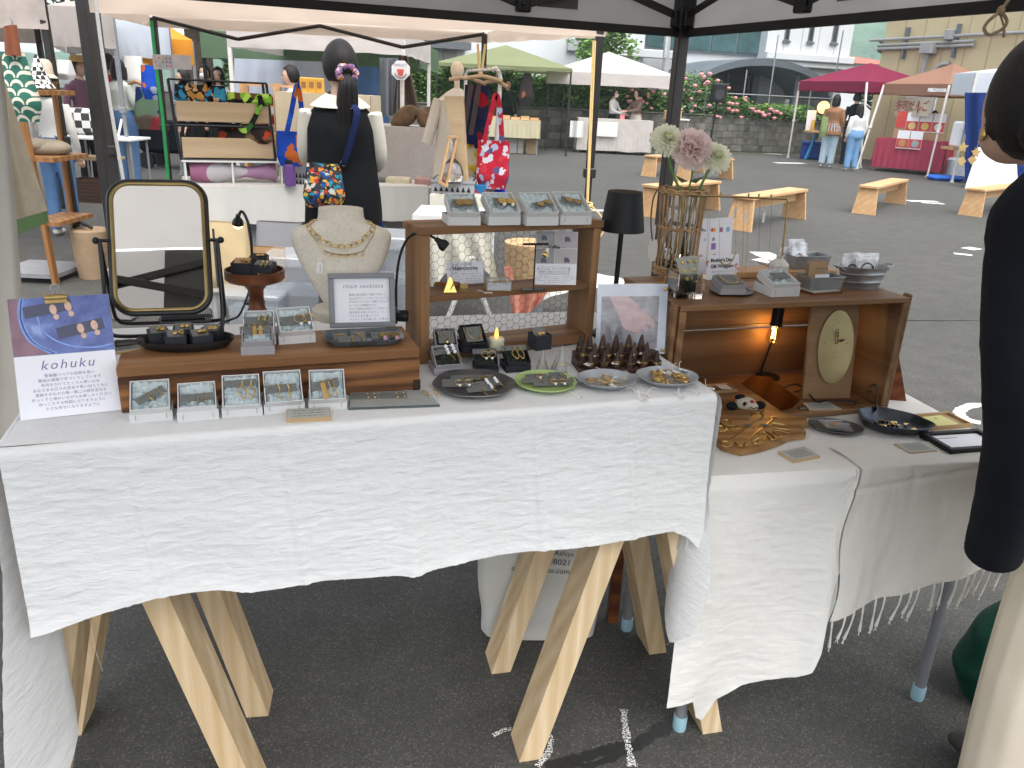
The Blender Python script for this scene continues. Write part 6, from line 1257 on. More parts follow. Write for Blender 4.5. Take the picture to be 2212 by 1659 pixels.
# tins and zinc tub
def tin(label,uL,vL,uR,vR,z,dp,hh):
 a, wd, rz = fr(uL,vL,uR,vR,z); t = thing('metal_tin',label,'tin',a,AC); mb = MB(); mb.add([(.004,.004,0),(wd-.004,.004,0),(wd-.004,dp-.004,0),(.004,dp-.004,0),(0,0,hh),(wd,0,hh),(wd,dp,hh),(0,dp,hh),(.003,.003,hh),(wd-.003,.003,hh),(wd-.003,dp-.003,hh),(.003,dp-.003,hh),(.006,.006,.002),(wd-.006,.006,.002),(wd-.006,dp-.006,.002),(.006,dp-.006,.002)],[(3,2,1,0)]+[(i,(i+1)%4,4+(i+1)%4,4+i)for i in range(4)]+[(4+i,4+(i+1)%4,8+(i+1)%4,8+i)for i in range(4)]+[(8+i,8+(i+1)%4,12+(i+1)%4,12+i)for i in range(4)]+[(12,13,14,15)]); mb.build('tin_body',ZINC,t); mb = MB(); mb.tube([(-.0005,-.0005,hh),(wd+.0005,-.0005,hh),(wd+.0005,dp+.0005,hh),(-.0005,dp+.0005,hh)],.0014,6,0,True); mb.build('rolled_rim',ZINC,t); return a, wd
t = thing('tile','thin slab of glazed tile under the small tin','tile',at(1758,638,zC1),AC); mb = MB(); mb.prism([(0,0),(.088,.010),(.080,.062),(-.012,.052)],0,.005); mb.build('tile_body',STANDWOOD,t); mb = MB(); mb.prism([(.001,.002),(.085,.012),(.078,.060),(-.010,.050)],.0051,.0062); mb.build('glaze',GREYPAPER,t)
a, wd = tin('small galvanised tin of kraft cards on a tile',1748,628,1822,626,zC1+.0065,.055,.030)
KRAFT = mat('kraft_card',(.38,.25,.14),.8,0,.05)
for i in range(5):
 b = thing('kraft_card','kraft card standing in the small tin','card',a,AC,'kraft cards in the small tin'); mb = MB(); mb.box(.008+.002*i,.062+.002*i,.0,.0012,.004,.062-.003*(i%2),0,Tr(0,.018+.006*i,0)@Rx(-.12+.02*i)); mb.build('card',KRAFT,b)
 if i==0:text('kohuku',.0095,b,Tr(.036,.0135,.050)@Rx(PI/2-.12),INK,shear=.2,space=1.2); text('brass works',.004,b,Tr(.036,.0138,.042)@Rx(PI/2-.12),INK)
b = thing('bagged_card','white card in clear film at the front of the tin','card',a,AC); mb = MB(); mb.box(.02,.060,0,.001,.004,.036,0,Tr(0,.009,0)@Rx(-.1)); mb.build('card',PAPER,b)
a, wd = tin('larger galvanised tin of bagged bracelets at the back',1714,583,1788,580,zP,.06,.034)
def zipbag(label,M4,w_,h_,contents,seed):
 b = thing('zip_bag',label,'plastic bag',M4=M4); mb = MB(); mb.grid(lambda s,q:((s-.5)*w_,.002+.002*nz(s*3,q*3,seed),q*h_),10,10); mb.grid(lambda s,q:((s-.5)*w_,-.002+.002*nz(s*3,q*3,seed+4),q*h_),10,10); mb.build('bag_film',BAGFILM,b,ang=1)
 mb = MB(); mb.tube([(-w_/2,-.002,h_*.88),(w_/2,-.002,h_*.88)],.0006,5); mb.build('zip_strip',PAPER,b)
 if contents=='bangle':mb = MB(); mb.box(-w_*.38,w_*.38,0,.001,.002,h_*.72); mb.build('insert_card',PAPER,b); mb = MB(); mb.ring(w_*.30,.0019,Tr(0,-.0015,h_*.34)@Rx(PI/2),28,6); mb.build('bangle',IRON,b)
 if contents=='chain':mb = MB(); [mb.ring(.005,.0008,Tr(.004*(i%3)-.004,-.001,.012+.004*i)@Rx(PI/2+.4*i),10,5)for i in range(5)]; stuff(mb.build('chain_links',BRASS_DULL,b))
Mt = Matrix.Translation(a)@Rz(AC)
zipbag('clear bag with brass links leaning in the larger tin',Mt@Tr(.030,.018,.010)@Rx(-.35)@Ry(.1),.050,.060,'chain',1); zipbag('clear bag at the rear of the larger tin',Mt@Tr(.036,.035,.012)@Rx(-.3),.052,.062,'',2); zipbag('clear bag slumped at the tin corner',Mt@Tr(.014,.024,.008)@Rx(-.5)@Ry(-.25),.046,.052,'',3)
P = at(1869,626,zC1); P.y+=.035; k = ppx(P); t = thing('zinc_tub','oval galvanised tub with handles and bagged bangles','tub',P,AC); hT = zat(P-Vector((0,.0,0)),574)-zC1; R1_, R0_ = 58*k, 45*k
mb = MB(); mb.lathe([(0,.002),(R0_,0),(R0_*1.01,.004),(lerp(R0_,R1_,.28),hT*.30),(lerp(R0_,R1_,.31)+.0014,hT*.32),(lerp(R0_,R1_,.33),hT*.34),(lerp(R0_,R1_,.66),hT*.68),(lerp(R0_,R1_,.70)+.0014,hT*.70),(lerp(R0_,R1_,.72),hT*.72),(R1_,hT),(R1_+.002,hT+.001),(R1_-.001,hT+.001),(R0_*.97,.004),(0,.004)],56,0,None,1,.62); mb.build('tub_body',ZINC,t,ang=.8)
for s_ in(-1,1):mb = MB(); x = s_*R1_; mb.tube(smooth_path([(x*.96,-.014,hT*.86),(x*1.10,-.013,hT*.98),(x*1.26,-.006,hT*1.04),(x*1.26,.006,hT*1.04),(x*1.10,.013,hT*.98),(x*.96,.014,hT*.86)],5),.0019,8); mb.build('handle',ZINC,t)
Mt = Matrix.Translation(P)@Rz(AC)
zipbag('clear bag with a dark bangle at the tub front',Mt@Tr(.004,-.012,.018)@Rx(-.15),.066,.068,'bangle',4); zipbag('clear bag with a dark bangle behind in the tub',Mt@Tr(-.024,.006,.014)@Rx(-.15)@Ry(-.06),.056,.070,'bangle',5); zipbag('clear bag at the tub side',Mt@Tr(.022,.008,.014)@Rx(-.1)@Ry(.1),.05,.060,'',6)
# green carrier bag at the far end of the table
P = at(2080,1510,0)+Vector((.13,.03,0)); GREENB = fabric('dark_green_nylon',(.004,.045,.028),0,300,.4,.2,6,rough=.45,crinkle=5,cs=8); t = thing('green_bag','dark green nylon bag standing by the table end','bag',P,.3)
mb = MB(); mb.grid(lambda s,q:(lambda th:(math.cos(th)*.165*(interp([(0,.78),(.3,1),(.7,.86),(1,.42)],q))*(1+.10*nz(s*6,q*4)),math.sin(th)*.12*(interp([(0,.8),(.3,1),(.7,.7),(1,.2)],q)),.005+q*.30+.02*nz(s*5,2)*q))(2*PI*s),40,24); mb.build('bag_body',GREENB,t,ang=2); mb = MB(); mb.tube(smooth_path([(-.06,0,.35),(-.04,-.02,.44),(.04,-.02,.44),(.06,0,.35)],6),.008,8); mb.build('bag_handle',GREENB,t)
# ================================================================ people
DENIM = fabric('blue_denim',(.10,.19,.36),0,600,.4,.12,8); PALEDENIM = fabric('pale_denim',(.40,.50,.58),0,600,.4,.1,8); CREAMP = fabric('cream_trousers',(.66,.58,.46),0,900,.4,.05,6,crinkle=3,cs=7)
BLACKTOP = fabric('black_knit',(.006,.007,.011),0,900,.4,.3,6,crinkle=3,cs=6); SHOEW = mat('white_shoe',(.62,.60,.56),.6); SHOED = mat('dark_shoe',(.04,.035,.03),.6)
WHITETOP = fabric('white_shirt',(.66,.66,.64),0,900,.3,.04,6,crinkle=3,cs=8); BROWNTOP = fabric('rust_shirt',(.26,.13,.07),0,700,.4,.08,6,crinkle=3,cs=8); TAUPE = fabric('taupe_knit',(.13,.085,.075),0,700,.4,.08)
def person(label,loc,rz,h=1.60,mats=(None,None,None),hair='bob',arms=None,skirt=None,fat=1.0,legs=None,vox=.013,lean=0.0,sleeve=1.0,mask=False,flare=1.0,hairm=None,extra=None,head_turn=0.0,wide=1.0,long_shirt=0.0):
 top_m, bot_m, shoe_m = mats; t = thing('person',label,'person',loc,rz); k = h/1.60; T0 = Matrix.Diagonal((k,k,k,1)); src = MB()
 L = lambda z:-lean*max(0,z-.8)
 def loft(secs,m,n=20):
  vs, fs =[],[]
  for(z,a,b,yc)in secs:
   for j in range(n):th = 2*PI*j/n; vs.append((a*math.cos(th),yc+L(z)+b*math.sin(th),z))
  for i in range(len(secs)-1):
   for j in range(n):fs.append((i*n+j,i*n+(j+1)%n,(i+1)*n+(j+1)%n,(i+1)*n+j))
  fs+=[tuple(range(n))[::-1],tuple((len(secs)-1)*n+j for j in range(n))]; src.add(vs,fs,m,T0)
 def dens(secs,n=4):
  out =[]
  for a, b in zip(secs,secs[1:]):out+=[tuple(lerp(x,y,i/n)for x,y in zip(a,b))for i in range(n)]
  return out+[secs[-1]]
 f = fat; sh = .158*wide
 loft(dens([(.98-long_shirt,(.128+.05*(long_shirt>0))*f,(.098+.035*(long_shirt>0))*f,0),(1.05,.122*f,.09*f,0),(1.15,.138*f,.098*f,0),(1.24,.15*f*wide,.10*f,.005),(1.30,.145*f*wide,.088,.01),(1.335,.09*wide,.065,.012),(1.352,.055,.052,.01)],12 if long_shirt else 4),1,40 if long_shirt else 20)
 loft(dens([(1.34,.047,.05,.008),(1.40,.043,.047,0),(1.43,.045,.05,-.006)]),0)
 hc = Vector((0,L(1.49)-.012,1.49)); src.ball(hc,.072,.088,.108,20,0,T0); src.ball(hc+Vector((0,-.022,-.055)),.052,.062,.055,16,0,T0)
 Th = T0@Matrix.Translation(hc)@Rz(head_turn)
 src.ball((0,-.092,-.022),.011,.016,.018,10,0,Th)
 for s_ in(-1,1):src.ball((s_*.073,.008,-.018),.011,.02,.03,10,0,Th)
 if skirt:loft(dens([(skirt[0],skirt[1],skirt[1]*.85,0),(lerp(skirt[0],1.0,.5),skirt[1]*.86,skirt[1]*.72,0),(.86,.165*f,.13*f,0),(1.0,.124*f,.096*f,0)],8),2,28)
 else:loft(dens([(.76,.10*f,.09*f,.004),(.82,.158*f,.112*f,.004),(.90,.155*f,.108*f,.004),(1.0,.126*f,.096*f,0)]),2)
 legs = legs or[((.085,0,.82),(.09,-.01,.46),(.095,.012,.08)),((-.085,0,.82),(-.09,-.01,.46),(-.095,.012,.08))]
 for(a,b,c)in legs:
  w1, w2_, w3 =((.088*f,.066*f*(1+.5*(flare-1)),.058*f*flare)if not skirt else(.07,.048,.034)); P = smooth_path([a,b,c],8); n = len(P)
  src.tube([Vector(p)for p in P],[interp([(0,w1),(.5,w2_),(1,w3)],i/(n-1))for i in range(n)],14,2 if not skirt else 0,False,T0)
  src.ball((c[0]*1.05,c[1]-.055,.038),.042,.115,.038,14,3,T0)
 arms = arms or[((.215,.02,1.04),(.205,-.06,.82)),((-.215,.02,1.04),(-.205,-.06,.82))]
 for s_,(e,w_)in zip((1,-1),arms):
  S0 = Vector((s_*sh,.008+L(1.28),1.285)); P = smooth_path([S0,Vector(e),Vector(w_)],10); n = len(P); cut = sleeve
  for i in range(n-1):
   q = i/(n-1); r = lambda q_:interp([(0,.054),(.5,.042),(1,.031)],q_)*(f if q_<cut else .82)
   src.tube([P[i],P[i+1]],[r(q),r((i+1)/(n-1))],12,1 if q<cut else 0,False,T0)
  d =(Vector(w_)-Vector(e)).normalized(); pc = Vector(w_)+d*.045
  M4 = T0@Matrix.Translation(pc)@d.to_track_quat('Z','Y').to_matrix().to_4x4(); src.ball((0,0,0),.036,.018,.05,12,0,M4)
 me = bpy.data.meshes.new('src'); me.from_pydata([tuple(p)for p in src.v],[],src.f); ob = bpy.data.objects.new('tmp',me); col.objects.link(ob)
 md = ob.modifiers.new('r','REMESH'); md.mode = 'VOXEL'; md.voxel_size = vox; md2 = ob.modifiers.new('s','SMOOTH'); md2.iterations = 3; md2.factor = .5
 dg = bpy.context.evaluated_depsgraph_get(); out = bpy.data.meshes.new_from_object(ob.evaluated_get(dg)); bpy.data.objects.remove(ob)
 kd = KDTree(len(src.f)); fm =[]
 for i, fc in enumerate(src.f):kd.insert(sum((src.v[j]for j in fc),Vector())/len(fc),i)
 kd.balance(); out.materials.clear()
 for m_ in(SKIN,top_m,bot_m,shoe_m):out.materials.append(m_)
 out.polygons.foreach_set('material_index',[src.m[kd.find(p.center)[1]]for p in out.polygons]); out.shade_smooth()
 out.name = 'body'; body = link('body',out,t)
 # hands: fingers and thumb
 for s_,(e,w_)in zip((1,-1),arms):
  d =(Vector(w_)-Vector(e)).normalized(); M4 = T0@Matrix.Translation(Vector(w_)+d*.06)@d.to_track_quat('Z','Y').to_matrix().to_4x4(); mb = MB()
  for j,(x,l)in enumerate(((-.026,.060),(-.009,.070),(.009,.066),(.025,.052))):mb.tube([(x,0,.01),(x*1.05,-.004,.01+l*.55),(x*.95,-.016,.01+l)],[.0088,.008,.006],7,0,False,M4)
  mb.tube([(-.026*s_,0,-.03),(-.046*s_,-.010,-.004),(-.050*s_,-.016,.022)],[.010,.009,.007],7,0,False,M4); mb.build('fingers',SKIN,t,ang=2)
 hm = hairm or HAIR; mb = MB()
 def cap(a0,low,front):
  def f_(s,q):
   th = 2*PI*s; fr_ = 0.5*(1-math.sin(th)); e = max(0,min(1,(fr_-.50)/.40)); e = e*e*(3-2*e)
   lo = lerp(low,front,e); ph = q*lo
   r = 1.14+.025*nz(math.cos(th)*4,math.sin(th)*4,q*2)-.07*max(0,q-.88)/.12
   return(.074*r*math.sin(ph)*math.cos(th),.090*r*math.sin(ph)*math.sin(th)+.006,.108*math.cos(ph)*r+.006)
  mb.grid(f_,48,24,0,Th)
 def drop(zlow,w_,spread=.62,y0=.0,thick=1.0):
  def f_(s,q):
   th = lerp(PI*(.5-spread),PI*(.5+spread),s); r =(1.13+.10*math.sin(q*PI)*w_)*thick; z = lerp(.02,zlow,q)
   return(.078*r*math.cos(th)*(1-.25*max(0,q-.7)),.092*r*math.sin(th)+y0*q+.004,z+.006*nz(s*9,3)*q)
  mb.grid(f_,26,14,0,Th); mb.grid(lambda s,q:tuple(x*.9 if i<2 else x for i,x in enumerate(f_(s,q))),26,14,0,Th)
 cap(0,2.25,.95)
 if hair=='bob':drop(-.135,.5,.80)
 elif hair=='short':drop(-.07,.2,.62)
 elif hair=='long':drop(-.36,.5,.70,.03)
 elif hair in('pony','bun'):
  if hair=='bun':mb.ball((0,.088,-.045),.046,.036,.040,14,0,Th); mb.ball((0,.03,-.03),.070,.066,.070,18,0,Th)
  else:
   for j in range(22):
    a_ = j*2.4; r0 = .6+.4*(j%5)/4; ox, oy = math.cos(a_)*r0, math.sin(a_)*r0; ln_ = .30+.12*((j*7)%5)/4
    mb.tube(smooth_path([(ox*.012,.075+oy*.010,-.025),(ox*.030,.105+oy*.016,-.07),(ox*.044+.006,.108+oy*.018,-.17),(ox*.040+.010,.102+oy*.014,-.17-ln_*.45),(ox*.026+.012,.094+oy*.010,-.14-ln_)],5),[interp([(0,.010),(.3,.016),(.7,.014),(1,.003)],i/20)for i in range(21)],7,0,False,Th)
 mb.build('hair',hm,t,ang=2)
 for s_ in(-1,1):
  mb = MB(); mb.ball((s_*.030,-.084,.008),.0095,.006,.006,8,0,Th); mb.build('eye',BLACKPAINT,t)
 if mask:mb = MB(); mb.grid(lambda s,q:(lambda a,z:(.066*math.sin(a),-.094*math.cos(a)-.018*math.sin(PI*q)*math.cos(a)-.004,z))(lerp(-1.15,1.15,s),lerp(-.088,-.008,q)),14,8,0,Th); mb.build('face_mask',WHITETOP,t)
 else:mb = MB(); mb.ball((0,-.088,-.058),.019,.006,.005,8,0,Th); mb.build('mouth',mat_lip,t)
 return t
mat_lip = mat('lip',(.45,.18,.15),.5)
def px_at_depth(u,v,y):return aty(u,v,y)
# ---- customer at the table end, seen from behind
P = Vector((1.10,1.30,0)); RZP = PI+.80
pw_ = person('woman in black sweater and cream trousers beside the table end',P,RZP,1.53,(BLACKTOP,CREAMP,SHOED),'bun',arms=[((.215,-.10,.99),(.185,-.11,.80)),((-.225,-.06,1.00),(-.19,-.16,.78))],fat=1.10,vox=.007,wide=1.10,lean=.40,head_turn=-1.05,long_shirt=.22,flare=1.55)
mb = MB(); e_, w_ = Vector((.315,-.10,.94)), Vector((.205,-.115,.67)); SP = smooth_path([Vector((.115,-.19,1.29)),Vector((.255,-.16,1.225)),Vector((.335,-.12,1.08)),e_,e_.lerp(w_,.5),w_],8)
mb.tube(SP,[interp([(0,.055),(.15,.080),(.35,.072),(.6,.060),(.8,.050),(1,.046)],i/(len(SP)-1))*(1+.05*nz(i*.6,3))for i in range(len(SP))],24); mb.build('sleeve',BLACKTOP,pw_,ang=2)
mb = MB(); mb.tube([w_+Vector((0,0,.03)),w_+Vector((0,0,.002)),w_+Vector((0,0,-.004))],[.0455,.047,.043],24); mb.build('cuff',BLACKTOP,pw_,ang=2)
mb = MB(); kP = 1.53/1.6; mb.ball((.076,.006,-.058),.005,.005,.012,10,0,Matrix.Diagonal((kP,kP,kP,1))@Matrix.Translation((0,-.40*.69-.012,1.49))@Rz(-1.05)); mb.build('earring',BRASS,pw_)
# ---- woman at the bag stall
P = aty(738,300,4.15); P.z = 0
VEST = fabric('black_vest',(.010,.011,.013),0,900,.3,.2,6,crinkle=3,cs=6); BLOUSE = fabric('cream_blouse',(.60,.57,.50),0,900,.3,.04,6,crinkle=3,cs=8); PLUM = fabric('plum_trousers',(.10,.075,.085),0,900,.3,.1)
wv = person('woman in black vest with long ponytail at the bag stall',P,PI+.10,1.60,(BLOUSE,PLUM,SHOED),'pony',arms=[((.185,-.04,1.05),(.08,-.20,.98)),((-.185,-.03,1.05),(-.08,-.20,.98))],vox=.009,head_turn=.45,fat=.90)
mb = MB()
def vest(s,q):
 th = 2*PI*s; z = lerp(.70,1.325,q); a = interp([(.70,.198),(.90,.190),(1.05,.172),(1.2,.172),(1.28,.150),(1.325,.105)],z); b = interp([(.70,.150),(.90,.142),(1.05,.118),(1.2,.122),(1.28,.108),(1.325,.078)],z)
 return(a*math.cos(th)*(1+.05*nz(s*14,q*3)*(1-q)),b*math.sin(th)*(1+.05*nz(s*11,q*3,4)*(1-q)),z-(.06*max(0,-math.sin(th))if q<.02 else 0))
mb.grid(vest,48,30); mb.build('vest',VEST,wv,ang=2)
mb = MB(); mb.grid(lambda s,q:(lambda th:((.150-.004*q)*math.cos(th),.118*math.sin(th)+.004,.74-.10*q))(lerp(.2,PI-.5,s)),16,6); mb.build('shirt_tail',WHITETOP,wv,ang=2)
mb = MB(); mb.grid(lambda s,q:(lambda th:(lerp(.066,.148,q)*math.cos(th),lerp(.062,.108,q)*math.sin(th)+.012,lerp(1.372,1.312,q)-.012*math.sin(th)))(2*PI*s),40,6); mb.build('wide_collar',BLOUSE,wv,ang=2)
SCR = print_cloth('scrunchie_print',[(.30,.16,.30),(.55,.42,.45),(.06,.08,.25),(.5,.22,.08),(.2,.1,.2)],60)
mb = MB(); hcT = Matrix.Translation((0,-.012+.082,1.455)); pts =[(.040*(1+.12*math.sin(9*a))*math.cos(a),.012*math.sin(7*a),.034*(1+.12*math.cos(8*a))*math.sin(a))for a in[2*PI*i/40 for i in range(40)]]; mb.tube(pts,.017,8,0,True,Matrix.Translation((0,-.012,0))@Rz(.45)@Matrix.Translation((0,.094,1.462))); mb.build('scrunchie',SCR,wv)
# her printed shoulder bag
FRUIT = print_cloth('fruit_print',[(.02,.02,.03),(.70,.50,.05),(.03,.28,.38),(.55,.06,.04),(.75,.28,.05),(.60,.58,.50),(.02,.10,.35),(.05,.05,.06)],46)
bP = aty(700,395,4.02); bP.z = zat(bP,448); kb = ppx(bP)
t = thing('shoulder_bag','black bag with bright fruit print on the vest wearer','bag',bP,.05)
W_, H_ = 92*kb, 92*kb
def baggy(W,H,D,sq=.5,top=.7):return lambda s, q:(lambda th:(math.copysign(abs(math.cos(th))**sq,math.cos(th))*W/2*interp([(0,.80),(.25,1.0),(1,top)],q),math.copysign(abs(math.sin(th))**sq,math.sin(th))*D/2*interp([(0,.6),(.3,1),(1,.35)],q),H*q+.01*W*nz(s*8,q*4)))(2*PI*s)
mb = MB(); mb.grid(baggy(W_,H_,.08,.6,.75),40,18); mb.build('bag_body',FRUIT,t,ang=2)
NAVY = fabric('navy_webbing',(.012,.02,.075),0,500,.3); mb = MB(); a0 = Vector((W_*.42,0,H_*.95)); a1 = aty(745,345,4.0)-bP; a2 = aty(770,250,4.0)-bP; a3 = aty(762,225,4.05)-bP
pp = smooth_path([a0,a1,a2,a3],6); vs =[]; [vs.extend([p+Vector((-.016,0,0)),p+Vector((.016,0,0))])for p in pp]; mb.add(vs,[(2*i,2*i+1,2*i+3,2*i+2)for i in range(len(pp)-1)]); mb.build('strap',NAVY,t)
mb = MB(); mb.ring(.014,.002,Matrix.Translation(a0.lerp(a1,.5))@Rx(PI/2),14,6); mb.build('strap_ring',BRASS_DULL,t)
# ================================================================ beige tent of the bag stall
BEIGE = fabric('beige_canopy',(.78,.66,.56),.5,300,.3,.04,3,crinkle=4.0,cs=5)
fl, frr = aty(205,30,5.2), aty(1296,80,5.2); bl, br = aty(327,50,8.0), aty(1040,94,8.0)
tb, tc_, to_ = tent('canopy_tent','beige canopy tent with dark legs over the bag stall',[(fl.x-.03,5.2),(frr.x+.03,5.2),(br.x+.04,8.1),(bl.x,8.0)],1.945,.55,BEIGE,TENTPOLE,[(0,(0,0)),(1,(0,0)),(2,(0,0)),(3,(0,0))],.052,.195,truss=(2,),vback=.10)
def cord(label,pts,r,m,cat='rope'):
 P =[Vector(p)for p in pts]; mb = MB(); c = P[0].copy(); mb.tube(smooth_path([p-c for p in P],5),r,6); return tag(mb.build('tent_rope',m,None,c),label,cat)
GREENR = mat('green_rope',(.02,.32,.10),.7); GREYR = mat('grey_rope',(.42,.40,.38),.8,0,.3,200)
cord('yellow rope hanging beside the right leg of the beige tent',[aty(1282,88,5.12),aty(1277,200,5.12),aty(1272,330,5.12),aty(1268,435,5.12)],.006,ROPE_Y)
cord('second yellow rope along the right tent leg',[aty(1286,88,5.12),aty(1281,200,5.12),aty(1270,435,5.12)],.005,ROPE_Y)
t = thing('rope_wrap','yellow rope wound round the right tent leg','rope',aty(1268,440,5.17)); mb = MB()
for i in range(4):mb.ring(.034,.006,Tr(0,0,-.014*i)@Rx(.15*(-1)**i),16,6)
mb.tube(smooth_path([(.03,-.02,-.01),(.10,-.03,-.08),(.12,-.03,-.16),(.06,-.03,-.26)],5),.005,6); mb.build('coils',ROPE_Y,t)
cord('green rope running down the left rear tent leg',[aty(327,45,7.85),aty(338,150,7.85),aty(352,260,7.85),aty(366,415,7.85)],.016,GREENR)
cord('twisted grey rope beside the front left tent legs',[aty(206,0,4.5),aty(222,120,4.5),aty(244,260,4.5),aty(272,420,4.5)],.010,GREYR)
cord('yellow rope at the rear centre leg',[aty(1032,95,7.85),aty(1036,160,7.85)],.012,ROPE_Y)
cord('slack yellow rope at the rear centre leg',[aty(1048,95,7.85),aty(1040,160,7.85)],.012,ROPE_Y)
# tall dark leg of the neighbour's tent in front, with foot weight
f0 = at(268,690,0); tp_ = aty(176,0,f0.y-.2); tp_ = Vector((tp_.x+.0,f0.y-.2,tp_.z)); t = thing('tent_upright','tall dark tent leg with grey foot weight beside the mirror','tent pole',Vector((f0.x,f0.y,0))); d = Vector((aty(176,0,f0.y).x-f0.x,0,aty(176,0,f0.y).z)); M4 = d.to_track_quat('Z','Y').to_matrix().to_4x4()
mb = MB(); mb.box(-.026,.026,-.026,.026,0,d.length*1.15,0,M4,.004); mb.build('pole',TENTPOLE,t); mb = MB(); mb.box(-.018,-.012,-.0275,-.0255,.5,d.length*1.1,0,M4); mb.build('pole_groove',STEEL,t)
mb = MB(); mb.box(-.07,.05,-.05,.05,.01,.32,0,Tr(.02,0,0),.006); mb.build('foot_weight',mat('grey_weight',(.26,.24,.25),.6),t)
# ================================================================ the bag stall behind
def UU(u0,v0,u1,v1,y):a, b = aty(u0,v1,y), aty(u1,v0,y); return a.x, b.x, a.z, b.z
def draped(name,label,P0,w_,d_,h_,hem,m,rz=0.0,seed=1,nf=14,fold=.02):
 """cloth-covered table: top and four hanging sides with soft folds"""
 t = thing(name,label,'table',P0,rz); mb = MB(); mb.grid(lambda s,q:(s*w_,q*d_,h_+.004*nz(s*9,q*5,seed)),24,12)
 ring =[(0,0),(w_,0),(w_,d_),(0,d_)]; nrm =[(0,-1),(1,0),(0,1),(-1,0)]
 for i in range(4):
  (x0,y0),(x1,y1) = ring[i], ring[(i+1)%4]; nx, ny = nrm[i]
  def f(s,q):
   g = q*(fold*(.5+.5*math.sin(s*nf*(w_ if i%2==0 else d_)*4+seed))+.02*nz(s*7,seed)); return(lerp(x0,x1,s)+nx*(g+.004),lerp(y0,y1,s)+ny*(g+.004),lerp(h_,hem+.02*nz(s*5,seed,i),q))
  mb.grid(f,60,12)
 mb.build('table_cover',m,t,ang=2)
 mb = MB(); mb.box(.02,w_-.02,.02,d_-.02,h_-.04,h_-.008); mb.build('table_top',WHITEMETAL,t)
 for x in(.06,w_-.06):
  for y in(.06,d_-.06):mb = MB(); mb.tube([(x,y,0),(x,y,h_-.04)],.013,8); mb.build('leg',STEEL,t)
 return t
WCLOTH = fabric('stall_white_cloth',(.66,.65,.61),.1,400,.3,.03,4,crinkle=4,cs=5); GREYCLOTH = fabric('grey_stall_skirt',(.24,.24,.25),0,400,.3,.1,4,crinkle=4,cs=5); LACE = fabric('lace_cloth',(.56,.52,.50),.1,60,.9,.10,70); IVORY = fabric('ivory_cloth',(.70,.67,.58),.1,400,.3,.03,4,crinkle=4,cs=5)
a = at(398,402,.70); b = at(925,402,.70); rz = math.atan2(b.y-a.y,b.x-a.x); wt =(b-a).length; A0 = Vector((a.x,a.y,0))
hemz = on_plane(640,480,a,Vector((math.sin(rz),-math.cos(rz),0))).z
draped('stall_table','white covered table with the bag display',A0,wt,.65,.70,hemz,WCLOTH,rz)
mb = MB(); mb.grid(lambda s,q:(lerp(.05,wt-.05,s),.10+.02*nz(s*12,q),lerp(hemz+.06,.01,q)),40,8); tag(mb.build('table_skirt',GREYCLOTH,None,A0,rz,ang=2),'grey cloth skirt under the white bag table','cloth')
MTb = Matrix.Translation((a.x,a.y,.702))@Rz(rz); kt = ppx(a)
# white wire riser with a marbled scarf
t = thing('wire_riser','white wire riser carrying the black bag shelf','riser',M4=MTb@Tr(.02,.14,0)); wr = 205*kt; hr = 46*kt
for x in(0,wr*.48,wr):
 for y in(0,.30):mb = MB(); mb.tube([(x,y,0),(x,y,hr)],.007,8); mb.build('leg',WHITEMETAL,t)
mb = MB(); mb.box(-.02,wr+.02,-.01,.31,hr,hr+.012); mb.build('riser_shelf',WHITEMETAL,t)
MARB = print_cloth('marbled_scarf',[(.35,.20,.32),(.48,.34,.42),(.22,.28,.42),(.45,.42,.44),(.30,.12,.20)],3.0)
t = thing('marbled_scarf','mauve marbled scarf bundled under the bag shelf','scarf',M4=MTb@Tr(.05,.22,0)); mb = MB(); mb.grid(lambda s,q:(lambda th:(s*wr*.9,.07*math.cos(th)*(1-.3*s),.075+.06*math.sin(th)*(1+.3*math.sin(s*7))+.01*nz(s*9,q*6)))(2*PI*q),40,16); mb.build('bundle',MARB,t,ang=2)
# black two tier bag shelf
zb_ = hr+.013; ts = 165*kt; sw = 200*kt
t = thing('bag_shelf','black metal two tier shelf with pale wood fronts','shelf',M4=MTb@Tr(.0,.16,zb_)); xw = sw; lean_ = -.10
for x in(0,xw):
 for y in(0,.24):mb = MB(); mb.tube([(x,y,0),(x+lean_*.35,y,ts)],.010,8); mb.build('frame_post',BLACKMETAL,t)
for q in(0,.44,.5,1.0):mb = MB(); z = ts*q; o_ = lean_*.35*q; mb.tube([(o_,0,z),(xw+o_,0,z),(xw+o_,.24,z),(o_,.24,z)],.011 if q in(0,.44)else .007,8,0,True); mb.build('frame_rail',BLACKMETAL,t)
for q0_, q1_ in((.03,.29),(.49,.74)):
 mb = MB(); z0, z1 = ts*q0_, ts*q1_; o_ = lean_*.35*q0_; mb.box(o_+.015,xw+o_-.015,-.012,-.002,z0,z1,0,None,.003); mb.build('wood_front',PLYWOOD,t); mb = MB(); mb.box(o_+.015,xw+o_-.015,.0,.235,z0,z0+.01); mb.build('tray_floor',BLACKMETAL,t)
AF =[print_cloth('wax_print_blue',[(.02,.02,.03),(.45,.22,.05),(.02,.06,.22),(.55,.35,.14),(.03,.22,.35),(.01,.01,.015)],22),print_cloth('wax_print_green',[(.01,.02,.01),(.16,.38,.03),(.03,.12,.03),(.10,.05,.02),(.35,.55,.08),(.01,.01,.01)],18),print_cloth('wax_print_red',[(.02,.015,.01),(.40,.05,.02),(.16,.10,.05),(.03,.02,.02)],20)]
